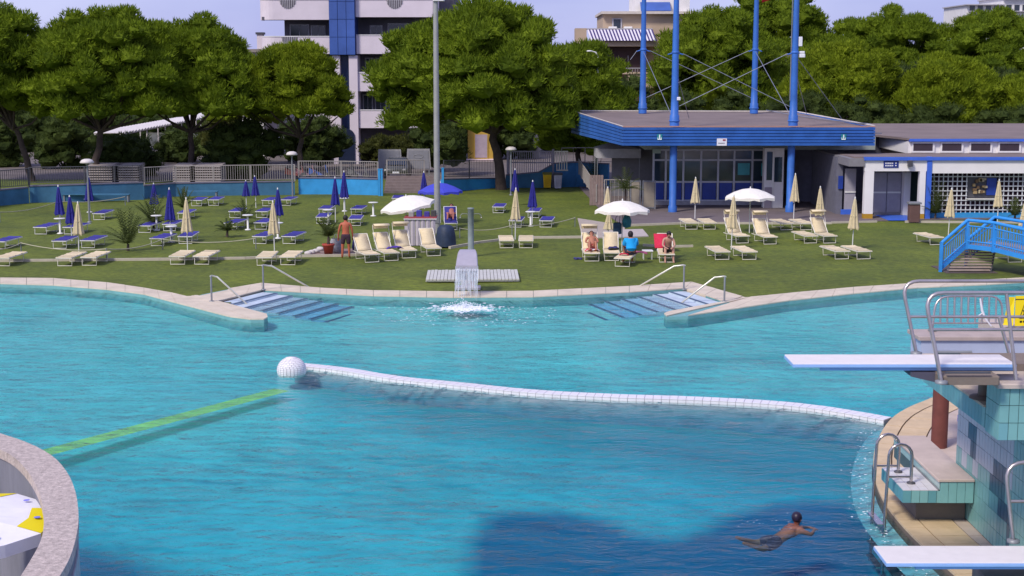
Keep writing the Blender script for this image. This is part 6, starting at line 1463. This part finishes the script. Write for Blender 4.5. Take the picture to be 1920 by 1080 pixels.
MB().box(A0.x+.1,A0.x+2.1,A0.y-.45,A0.y+1.6,-.05,.012).build('foot_slab',mat('dark footing',(.10,.075,.07),.9),t)
# ================================================================ DIVING DECK
deckm=mat('tan stone deck slabs',(.60,.45,.27),.7,var=.16,vs=1.4,bump=.25,bs=14); deck2=mat('pinkish beige deck slabs',(.52,.42,.35),.7,var=.14,vs=1.4,bump=.25,bs=14)
EP=[(2150,640),(1960,672),(1840,706),(1760,741),(1702,765),(1669,788),(1648,820),(1638,856),(1640,895),(1652,930),(1673,962),(1712,1006),(1762,1052),(1810,1095),(1900,1180),(2050,1330)]
EW=[G(a_,b_) for a_,b_ in smooth(EP,3)]
cen=[]
root=MB(); base=[(v.x,v.y) for v in EW]+[(EW[-1].x+25,EW[-1].y),(EW[0].x+25,EW[0].y)]
dk=struct('diving_deck',MB().prism(base,-1.6,-.03),mat('dark deck joint',(.16,.12,.09),.9))
lipm=mat('dark blue edge tile',(.05,.09,.16),.5)
def offs(P,d):
    o=[]
    for i,p in enumerate(P):
        e=(P[min(i+1,len(P)-1)]-P[max(i-1,0)]).normalized(); o.append(p+Vector((-e.y,e.x,0))*d)
    return o
rings=[EW,offs(EW,.34),offs(EW,.36),offs(EW,.95),offs(EW,1.7),offs(EW,2.6)]
rs=[(0,1,deckm,.012),(2,3,deckm,.006),(3,4,deck2,.0),(4,5,deckm,.004)]
for a_,b_,m_,z_ in rs:
    P,Q=rings[a_],rings[b_]
    for i in range(len(P)-1):
        L=(P[i+1]-P[i]).length; n_=max(1,round(L/.62))
        for k in range(n_):
            e=.006/L*1.2; t0=k/n_+e; t1=(k+1)/n_-e; gI=.012
            q=[P[i].lerp(P[i+1],t0),P[i].lerp(P[i+1],t1),Q[i].lerp(Q[i+1],t1),Q[i].lerp(Q[i+1],t0)]
            if b_>=3: q=[q[0].lerp(q[3],.02),q[1].lerp(q[2],.02),q[2].lerp(q[1],.02),q[3].lerp(q[0],.02)]
            if (q[0]-q[1]).length<.05: continue
            zz=z_+rnd.uniform(-.003,.003)
            # keep orientation ccw
            A_=(q[1]-q[0]).cross(q[2]-q[1]).z
            if A_<0: q=q[::-1]
            MB().hexa([(v.x,v.y,-.029) for v in q]+[(v.x,v.y,zz) for v in q]).build('deck_slab',m_,dk)
inner=[(v.x,v.y) for v in offs(EW,2.64)]
struct('deck_paving',MB().prism(inner+[(EW[-1].x+24,EW[-1].y),(EW[0].x+24,EW[0].y)],-.028,-.002),deck2)
# ledge under water along the deck edge
L0=offs(EW,-.02); L1=offs(EW,-.42); m=MB()
for a,b in zip(L0,L1): m.v+=[(a.x,a.y,-.22),(b.x,b.y,-.36)]
m.f=[(2*i,2*i+1,2*i+3,2*i+2) for i in range(len(L0)-1)]; m.sm=[True]*len(m.f); struct('pool_ledge',m,mat('pale cyan ledge tile',(.28,.46,.46),.6,var=.3,vs=3))
# ================================================================ DIVING TOWER
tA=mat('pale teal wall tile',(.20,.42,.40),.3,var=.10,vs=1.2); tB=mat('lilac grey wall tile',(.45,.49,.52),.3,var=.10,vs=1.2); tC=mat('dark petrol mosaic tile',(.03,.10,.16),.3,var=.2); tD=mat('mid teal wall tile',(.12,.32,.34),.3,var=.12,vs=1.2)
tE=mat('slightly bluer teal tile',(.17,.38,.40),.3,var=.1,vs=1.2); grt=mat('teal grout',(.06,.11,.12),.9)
tw=thing('diving_tower','tiled concrete diving tower with teal and lilac wall tiles and two platforms','diving tower',(0,0,0))
XW=7.95; YE=W(1797,900,26).y; YS=16.0
MB().box(XW+.012,XW+6,YS,YE,-.05,2.62).build('tower_core',grt,tw)
# wall tiles on the face that looks at the water
tw_,th_=.152,.31; rows=9; cols=int((YE-22.3)/tw_)
for c in range(cols):
    for r_ in range(rows):
        y1=YE-c*tw_-.007; y0=y1-tw_+.014; z0=.02+r_*.288; z1=z0+.280
        px,py=pix(XW,(y0+y1)/2,(z0+z1)/2)
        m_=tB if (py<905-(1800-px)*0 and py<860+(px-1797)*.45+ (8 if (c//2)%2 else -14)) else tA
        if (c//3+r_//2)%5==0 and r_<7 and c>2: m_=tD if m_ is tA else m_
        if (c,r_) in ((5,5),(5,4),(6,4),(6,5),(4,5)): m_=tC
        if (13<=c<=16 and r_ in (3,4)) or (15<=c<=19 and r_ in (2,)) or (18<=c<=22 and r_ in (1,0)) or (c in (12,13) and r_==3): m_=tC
        if r_>=7 and 8<=c<=14: m_=tD
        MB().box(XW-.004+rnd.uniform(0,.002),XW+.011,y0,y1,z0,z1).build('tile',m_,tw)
m=MB()
for c in range(cols,cols+26):
    for r_ in range(rows):
        y1=YE-c*tw_-.007; y0=y1-tw_+.014; z0=.02+r_*.288; m.box(XW-.003,XW+.011,y0,y1,z0,z0+.280)
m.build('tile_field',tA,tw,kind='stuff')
# upper slab with tiled side face
s0=W(1877,712,20.4); xs=s0.x; ys=s0.y; ye=W(1716,690,24.9).y
MB().box(xs+.012,XW+6,ys+.6,ye,2.63,2.94).build('platform_slab',grt,tw)
capm=mat('beige stone cap',(.52,.43,.36),.7,var=.1,vs=2,bump=.2)
MB().box(xs-.03,XW+6,ys+.59,ye+.02,2.942,2.975).build('platform_top',mat('tan platform floor',(.50,.40,.28),.8,var=.12),tw)
for k in range(int((ye-ys-.6)/.15)): 
    y0=ys+.6+k*.15+.004; MB().box(xs-.002,xs+.011,y0,y0+.142,2.635,2.94).build('tile',tD if k%7 else tA,tw)
# near parapet block
MB().box(xs+.012,XW+6,ys+.012,ys+.58,2.60,3.36).build('parapet_core',grt,tw)
for k in range(16):
    for r_ in range(3):
        x0=xs+.004+k*.136; z0=2.605+r_*.253; MB().box(x0,x0+.127,ys-.002,ys+.011,z0,z0+.244).build('tile',tA if (k+r_)%6 else tE,tw)
for k in range(4):
    for r_ in range(3): y0=ys+.013+k*.142; MB().box(xs-.002,xs+.011,y0,y0+.134,2.605+r_*.253,2.605+r_*.253+.245).build('tile',tA,tw)
MB().bbox(xs-.06,XW+6,ys-.06,ys+.64,3.362,3.43,.015).build('parapet_cap',capm,tw)
# board plinth, brackets
p0=W(1764,722,20.15); p1=W(1872,688,20.15); p1.z=W(1487,682,20.4).z-.115; brw=mat('weathered brown concrete',(.21,.165,.13),.85,var=.18,vs=1.5,bump=.2)
MB().box(xs-.12,xs+2,ys+.68,ys+1.5,p0.z,p1.z-.02).build('rear_beam',brw,tw)
MB().bbox(p0.x,xs-.1,p0.y,p0.y+1.5,p0.z,p1.z,.02).build('board_plinth',brw,tw)
MB().box(p0.x+.05,xs-.25,p0.y-.04,p0.y-.003,p0.z+.17,p0.z+.19).build('plinth_groove',dark_metal,tw)
q=W(1835,736,21.4); q.x=xs+.12; p0.y=ys+.85; MB().tube([(q.x,p0.y+.2,2.98),(q.x,p0.y+.2,p0.z)],.09,10).build('plinth_foot',brw,tw); MB().lathe([(.22,0),(.2,.03),(.1,.05)],12,(q.x,p0.y+.2,2.976)).build('foot_flange',brw,tw)
b0=W(1712,690,21.6); 
b0=W(1713,690,20.3); b1=W(1764,722,20.3); b0.z=p1.z-.03
MB().hexa([(b0.x,b0.y+.1,b0.z-.04),(b1.x,b0.y+.1,b1.z),(b1.x,b0.y+1.3,b1.z),(b0.x,b0.y+1.3,b0.z-.04),(b0.x,b0.y+.1,b0.z+.02),(b1.x,b0.y+.1,b0.z+.02),(b1.x,b0.y+1.3,b0.z+.02),(b0.x,b0.y+1.3,b0.z+.02)]).build('bracket',mat('shaded purple grey steel',(.09,.08,.11),.6),tw)
# far low platform with pier
pl0=W(1728,620,29.6); xx=pl0.x; zz=W(1728,632,29.6).z
MB().box(xx,xx+5,pl0.y,pl0.y+.75,zz-.52,zz-.07).build('rear_platform',mat('pale blue grey platform paint',(.42,.47,.60),.6,var=.06),tw)
MB().bbox(xx-.06,xx+5,pl0.y-.05,pl0.y+.85,zz-.068,zz+.01,.01).build('rear_platform_cap',mat('pinkish beige cap',(.42,.34,.30),.7),tw)
pr=W(1773,848,29.8); MB().tube([(pr.x,pl0.y+.3,-.02),(pr.x,pl0.y+.3,zz-.52)],.17,12).build('pier',mat('dark red brown pier',(.15,.045,.035),.7,var=.25),tw)
MB().box(xx+2.0,xx+5,pl0.y+.86,pl0.y+2.6,zz-.3,zz-.07).build('rear_landing',capm,tw)
# railings (bent stainless tube)
def hooprail(pts,zc,label,r=.035,mid=None,posts=(),n=10):
    o=thing('railing',label,'railing',(0,0,0),0,'bent stainless railings on the diving tower')
    P=[W(a_,b_,c_ if (c_:=zc) else zc) for a_,b_ in pts]
    # round the corners
    Q=[P[0]]
    for i in range(1,len(P)-1):
        a=P[i]+(P[i-1]-P[i]).normalized()*min(.28,(P[i-1]-P[i]).length*.45); b=P[i]+(P[i+1]-P[i]).normalized()*min(.28,(P[i+1]-P[i]).length*.45)
        Q+=[a.lerp(P[i],u).lerp(P[i].lerp(b,u),u) for u in (0,.2,.4,.6,.8,1)]
    Q.append(P[-1]); MB().tube(Q,r,n).build('tube',steel,o)
    if mid:
        for m0,m1 in mid: MB().tube([W(*m0,zc),W(*m1,zc)],r*.8,8).build('mid_rail',steel,o)
    for a_,b_ in posts: MB().tube([W(*a_,zc),W(*b_,zc)],r*.95,8).build('post',steel,o)
    f=P[0]; MB().lathe([(.09,-.02),(.09,.015),(.04,.03)],10,tuple(f)).build('flange',grey_metal,o); return o
hooprail([(1765,716),(1733,549),(2050,549)],20.1,'front stainless railing of the upper springboard',.029,[((1745,618),(2050,618))],[((1887,549),(1905,712))])
hooprail([(1718,662),(1690,527),(2060,527)],21.9,'rear stainless railing behind the upper springboard',.028,[((1702,594),(2060,594))],[((1873,594),(1892,664))])
hooprail([(1748,618),(1755,556),(1878,555),(1880,606)],30.2,'dark barred railing on the rear platform',.022,[((1749,606),(1878,606))],[((a_,556),(a_-1,606)) for a_ in range(1764,1875,13)])
hooprail([(1900,1014),(1884,868),(2050,862)],20.0,'chrome hoop railing of the lower springboard at the right edge',.030,[((1893,940),(2050,940))],[])
t=thing('railing','low white barred railing behind the yellow warning sign','railing',(0,0,0)); 
a=W(1865,612,32); b=W(1960,612,32)
for k in range(12): q=a.lerp(b,k/11); MB().tube([q+Vector((0,0,-.35)),q+Vector((0,0,.0))],.014,5).build('bar',steel,t)
MB().tube([a,b],.02,6).build('top_rail',steel,t)
q=W(1838,560,30.1); t=tag(MB().tube([(0,0,0),(.05,0,-.25),(.12,-.02,-.42),(.25,-.02,-.58)],[.02,.03,.022,.015],6).tube([(.07,0,-.3),(-.02,0,-.36),(-.06,0,-.42)],.012,5).build('cloth_strip',signw,loc=tuple(q)),'white cloth strip knotted on the dark barred railing','cloth strip')
# boards
bdw=mat('white springboard grip surface',(.76,.71,.67),.6,var=.05,vs=4,bump=.3,bs=120); bde=mat('pale blue board edge',(.30,.48,.78),.4,var=.05)
def board(px,py,zc,x1,label,h):
    a=W(px,py,zc); t=thing('springboard',label,'springboard',(a.x,a.y,a.z),0,'white springboards'); wd=.68
    MB().box(.0,x1-a.x,0,wd,-.055,-.012).build('core',bde,t)
    MB().bbox(.006,x1-a.x-.01,.004,wd-.004,-.0115,.0,.004).build('grip_surface',bdw,t)
    MB().box(.02,x1-a.x,-.012,-.001,-.05,-.018).build('edge_rail',bde,t); MB().box(.4,x1-a.x,.06,.12,-.11,-.056).build('rib',bde,t); MB().box(.4,x1-a.x,.5,.56,-.11,-.056).build('rib',bde,t)
    return t
board(1487,682,20.4,W(1906,680,20.4).x,'upper white springboard reaching out over the lagoon water',.6)
board(1662,1055,18.9,12.0,'lower white springboard at the bottom right corner',.6)
a=W(1700,672,20.7)
for k in (0,1): q=W(1835+60*k,676,20.9); MB().bbox(q.x-.05,q.x+.05,q.y-.1,q.y+.5,p1.z,q.z-.1,.01).build('board_fulcrum',grey_metal,tw)
q=W(1850,1060,19.2); tag(MB().bbox(q.x,q.x+4,q.y+.1,q.y+.6,-.0,q.z-.2,.03).build('board_pedestal',brw),'brown concrete pedestal under the lower springboard','pedestal')
# long grey tube lying behind board
a=W(1752,661,22); b=W(1822,661,22); tag(MB().tube([a,b],.03,8).build('steel_bar',grey_metal),'short grey steel bar lying behind the upper springboard','bar')
# step slab with ladder
sl_=thing('ladder_block','white tiled block with teal tiled front carrying the pool ladder','plinth',(0,0,0))
y0=W(1693,918,24.9).y; x0=6.72; z1_=.65
MB().box(x0+.012,XW-.05,y0+.012,y0+1.45,.42,z1_-.012).build('core',grt,sl_); MB().box(x0+.35,XW-.02,y0+.4,y0+1.4,-.02,.418).build('support',mat('shaded concrete',(.18,.16,.14),.9),sl_)
wt2=mat('white glazed paving tile',(.66,.63,.62),.35,var=.06,vs=3)
for i in range(4):
    for j in range(6): MB().box(x0+.004+i*.15,x0+.146+i*.15,y0+.004+j*.24,y0+.236+j*.24,z1_-.011,z1_+rnd.uniform(0,.002)).build('tile',wt2,sl_)
MB().box(x0+.60,x0+.618,y0+.0,y0+1.45,z1_-.01,z1_+.02).build('drain_edge',grey_metal,sl_)
for i in range(8): MB().box(x0+.004+i*.145,x0+.141+i*.145,y0-.002,y0+.011,.425,z1_-.015).build('tile',tA if i%3 else tD,sl_)
for j in range(9): MB().box(x0-.002,x0+.011,y0+.013+j*.16,y0+.165+j*.16,.425,z1_-.015).build('tile',tD,sl_)
ub=thing('upper_block','tan topped higher block between the ladder block and the tower wall','plinth',(0,0,0))
xu=7.34; MB().box(xu+.012,XW-.008,y0-.0,y0+3.0,.42,.80).build('core',grt,ub); MB().bbox(xu-.03,XW-.008,y0-.03,y0+3.0,.802,.845,.01).build('top',deck2,ub)
MB().box(xu,xu+.010,y0,y0+3.0,.655,.80).build('glass_edge',mat('pale green glass edge',(.35,.48,.44),.2),ub)
for i in range(4): MB().box(xu+.016+i*.145,xu+.153+i*.145,y0-.012,y0-.001,.425,.795).build('tile',tA,ub)
# ladder
ld=thing('pool_ladder','chrome pool ladder with two arched handrails','ladder',(0,0,0)); chrome=mat('chrome tube',(.50,.46,.44),.18,metal=.9,var=.05)
zl={0:W(1708,905,25.3),1:W(1684,883,26.0)}
for k,f in zl.items():
    yy=f.y; xf=f.x; xl=xf-.40; zt_=z1_+.70
    P=[(xf,yy,z1_),(xf,yy,zt_-.2)]+[((xf+xl)/2+(xf-xl)/2*math.cos(math.pi*i/8),yy,zt_-.2+.2*math.sin(math.pi*i/8)) for i in range(1,8)]+[(xl,yy,zt_-.2),(xl-.03,yy,.2),(xl-.05,yy,-1.0)]
    MB().tube(P,.028,10).build('handrail',chrome,ld); MB().lathe([(.075,0),(.075,.02),(.035,.035)],12,(xf,yy,z1_+.003)).build('flange',dark_metal,ld); MB().tube([(xf,yy,z1_+.12),(xl-.01,yy,z1_+.12)],.02,8).build('brace',chrome,ld)
for k in range(4): MB().box(xl-.12,xl+.0,zl[0].y,zl[1].y,-.12-.26*k,-.09-.26*k).build('rung',chrome,ld)
# wet floor sign
q0=W(1884,606,31.0); sg=thing('warning_sign','yellow folding wet floor warning sign on the rear platform','warning sign',(q0.x,q0.y,zz-.0),R(8)); yel2=mat('bright yellow plastic',(.80,.62,.0),.45,var=.03); blk=mat('black print',(.02,.02,.015),.6)
MB().hexa([(.16,-.16,0),(.62,-.16,0),(.62,-.13,0),(.16,-.13,0),(.22,-.01,.62),(.56,-.01,.62),(.56,.02,.62),(.22,.02,.62)]).build('front_leaf',yel2,sg)
MB().hexa([(-.04,.0,0),(.13,-.12,0),(.14,-.09,0),(-.02,.03,0),(.06,.0,.6),(.19,-.02,.6),(.2,.01,.6),(.08,.03,.6)]).build('back_leaf',yel2,sg)
def onleaf(x,z): return (x,-.163+.15*z/.62-.004,z)
MB().tube([onleaf(.26,.16),onleaf(.39,.44),onleaf(.52,.16),onleaf(.26,.16)],.008,4).build('triangle_mark',blk,sg)
MB().tube([onleaf(.33,.2),onleaf(.38,.27),onleaf(.44,.25),onleaf(.46,.32)],.010,4).tube([onleaf(.38,.27),onleaf(.36,.33)],.012,4).build('slipping_figure_mark',blk,sg)
MB().box(.20,.58,-.035,-.022,.545,.56).build('top_line',blk,sg)
for k in range(4): x_=.26+.075*k; MB().box(x_,x_+.05,-.152,-.149,.07,.11).build('letter_mark',blk,sg)
# folded blue sail tip
q=W(1795,790,27); tag(MB().prism([(0,0),(.35,.05),(.3,.3)],0,.12).build('blue_cloth',mat('cornflower cloth',(.10,.14,.65),.8),loc=tuple(q)),'small cornflower blue cloth corner showing beside the tower wall','cloth')
# ================================================================ ROUND TERRACE AT THE LEFT
OUTP=[(-420,742),(-250,758),(-120,778),(-50,794),(0,812),(50,829),(96,853),(125,884),(141,920),(147,958),(146,988),(139,1022),(126,1056),(100,1098),(60,1155),(-10,1240)]
INP=[(-420,772),(-250,790),(-120,808),(-50,824),(0,843),(27,858),(52,884),(70,915),(80,948),(82,985),(76,1014),(62,1042),(40,1078),(20,1110),(-20,1160),(-90,1240)]
ZT=2.2; OW=[G(a_,b_,ZT) for a_,b_ in smooth(OUTP,3)]; IW=[G(a_,b_,ZT) for a_,b_ in smooth(INP,3)]
terr=thing('round_terrace','raised round terrace parapet with a broad exposed aggregate coping','parapet',(0,0,0))
agg=mat('exposed aggregate concrete',(.40,.33,.29),.9,vs=34,c2=(.53,.45,.40),thr=(.36,.62),bump=.5,bs=45); add_fine(agg,14,.25)
gw=mat('grey stained parapet wall',(.20,.20,.23),.9,var=.2,vs=3,bump=.3,stretch=(1,1,.15)); sv=mat('silver grey outer cladding',(.36,.36,.38),.5,var=.2,vs=3,stretch=(1,1,.1))
for i in range(len(OW)-1):
    a,b,c,d=OW[i],OW[i+1],IW[i+1],IW[i]
    e=.004/max(.05,(b-a).length); a2,b2=a.lerp(b,e),a.lerp(b,1-e); d2,c2=d.lerp(c,e),d.lerp(c,1-e)
    if i%3==0:
        pass
m=MB(); n_=len(OW); i0=0
for i in range(0,n_-1,3):
    j=min(i+3,n_-1); P=[OW[k] for k in range(i,j+1)]+[IW[k] for k in range(j,i-1,-1)]
    c_=sum(P,Vector())/len(P); P=[c_.lerp(v,.9985) for v in P]; P=P[::-1] if sum((P[k].x*P[(k+1)%len(P)].y-P[(k+1)%len(P)].x*P[k].y) for k in range(len(P)))<0 else P
    MB().prism([(v.x,v.y) for v in P],ZT-.14,ZT).build('coping_slab',agg,terr)
o2=MB()
for i in range(n_-1):
    cc=(OW[i]+IW[i])/2
    a,b=OW[i].lerp(IW[i],.08),OW[i+1].lerp(IW[i+1],.08); c,d=IW[i+1].lerp(OW[i+1],.06),IW[i].lerp(OW[i],.06)
    o2.hexa([(v.x,v.y,-1.4) for v in (a,b,c,d)][::-1]+[(v.x,v.y,ZT-.142) for v in (a,b,c,d)][::-1])
o2.build('wall',gw,terr)
cl_=MB()
for i in range(n_-1):
    a,b=OW[i].lerp(IW[i],.03),OW[i+1].lerp(IW[i+1],.03); c,d=OW[i+1].lerp(IW[i+1],.075),OW[i].lerp(IW[i],.075)
    cl_.hexa([(v.x,v.y,-1.4) for v in (a,b,c,d)][::-1]+[(v.x,v.y,ZT-.35) for v in (a,b,c,d)][::-1])
cl_.build('outer_cladding',sv,terr)
struct('terrace_floor',MB().prism([(v.x,v.y) for v in IW]+[(-30,10),(-30,30)],.0,.02),mat('terrace floor',(.2,.19,.19),.9))
# white and yellow parasol inside
ua=W(-95,960,19.0); pt_=thing('open_parasol','white parasol with yellow panels and blue dots inside the round terrace','parasol',(ua.x,ua.y,.02)); zp=ua.z
MB().tube([(0,0,0),(0,0,zp)],.025,8).build('pole',white_metal,pt_)
yc=mat('yellow parasol cloth',(.80,.66,.0),.8,var=.05); wc=mat('white parasol cloth',(.80,.78,.82),.8,var=.05); n_=8; rr=1.32
q_=W(77,1003,18.6); ang0=math.atan2(q_.y-ua.y,q_.x-ua.x); rr=math.hypot(q_.x-ua.x,q_.y-ua.y); zd=zp-q_.z
for j in range(n_):
    a0=ang0+2*math.pi*j/n_; a1=ang0+2*math.pi*(j+1)/n_; P=lambda a,u:(rr*u*math.cos(a),rr*u*math.sin(a),zp-zd*u**1.3-.02*(a not in (a0,a1)))
    m=MB(); us=(0,.35,.72,1.0)
    for u in us: m.v+=[P(a0,u),P((a0+a1)/2,u*.955),P(a1,u)]
    m.f=[(3*i+k,3*i+k+3,3*i+k+4,3*i+k+1) for i in range(3) for k in range(2)]; m.sm=[False]*6
    c_=m.build('panel',wc,pt_); 
    m=MB(); m.v=[tuple(Vector(P(a0,1.002))),tuple(Vector(P((a0+a1)/2,.958))),tuple(Vector(P(a1,1.002)))]; m.v+=[(x,y,z-.16) for x,y,z in m.v]; m.f=[(0,3,4,1),(1,4,5,2)]; m.sm=[False]*2
    if j in (0,2,4,6):
        m2=MB(); up_=Vector((0,0,.006))
        m2.v=[tuple(Vector(P(a0,.74))+up_),tuple(Vector(P((a0+a1)/2,.72))+up_),tuple(Vector(P(a1,.74))+up_),tuple(Vector(P(a0,1.0))+up_),tuple(Vector(P((a0+a1)/2,.956))+up_),tuple(Vector(P(a1,1.0))+up_)]; m2.f=[(0,3,4,1),(1,4,5,2)]; m2.sm=[False]*2; m2.build('yellow_band',yc,c_)
    m.build('valance',yc if j%2==0 else wc,pt_)
    am=(a0+a1)/2; dd=MB().lathe([(0,.0),(.045,.0)],10,tuple(Vector(P(am,.80))+Vector((0,0,.03)))); dd.build('blue_dot',mat('blue violet print',(.2,.2,.7),.7),c_)
# ---------------------------------------------------------------- tidy: far right shore lawn continues behind the bridge
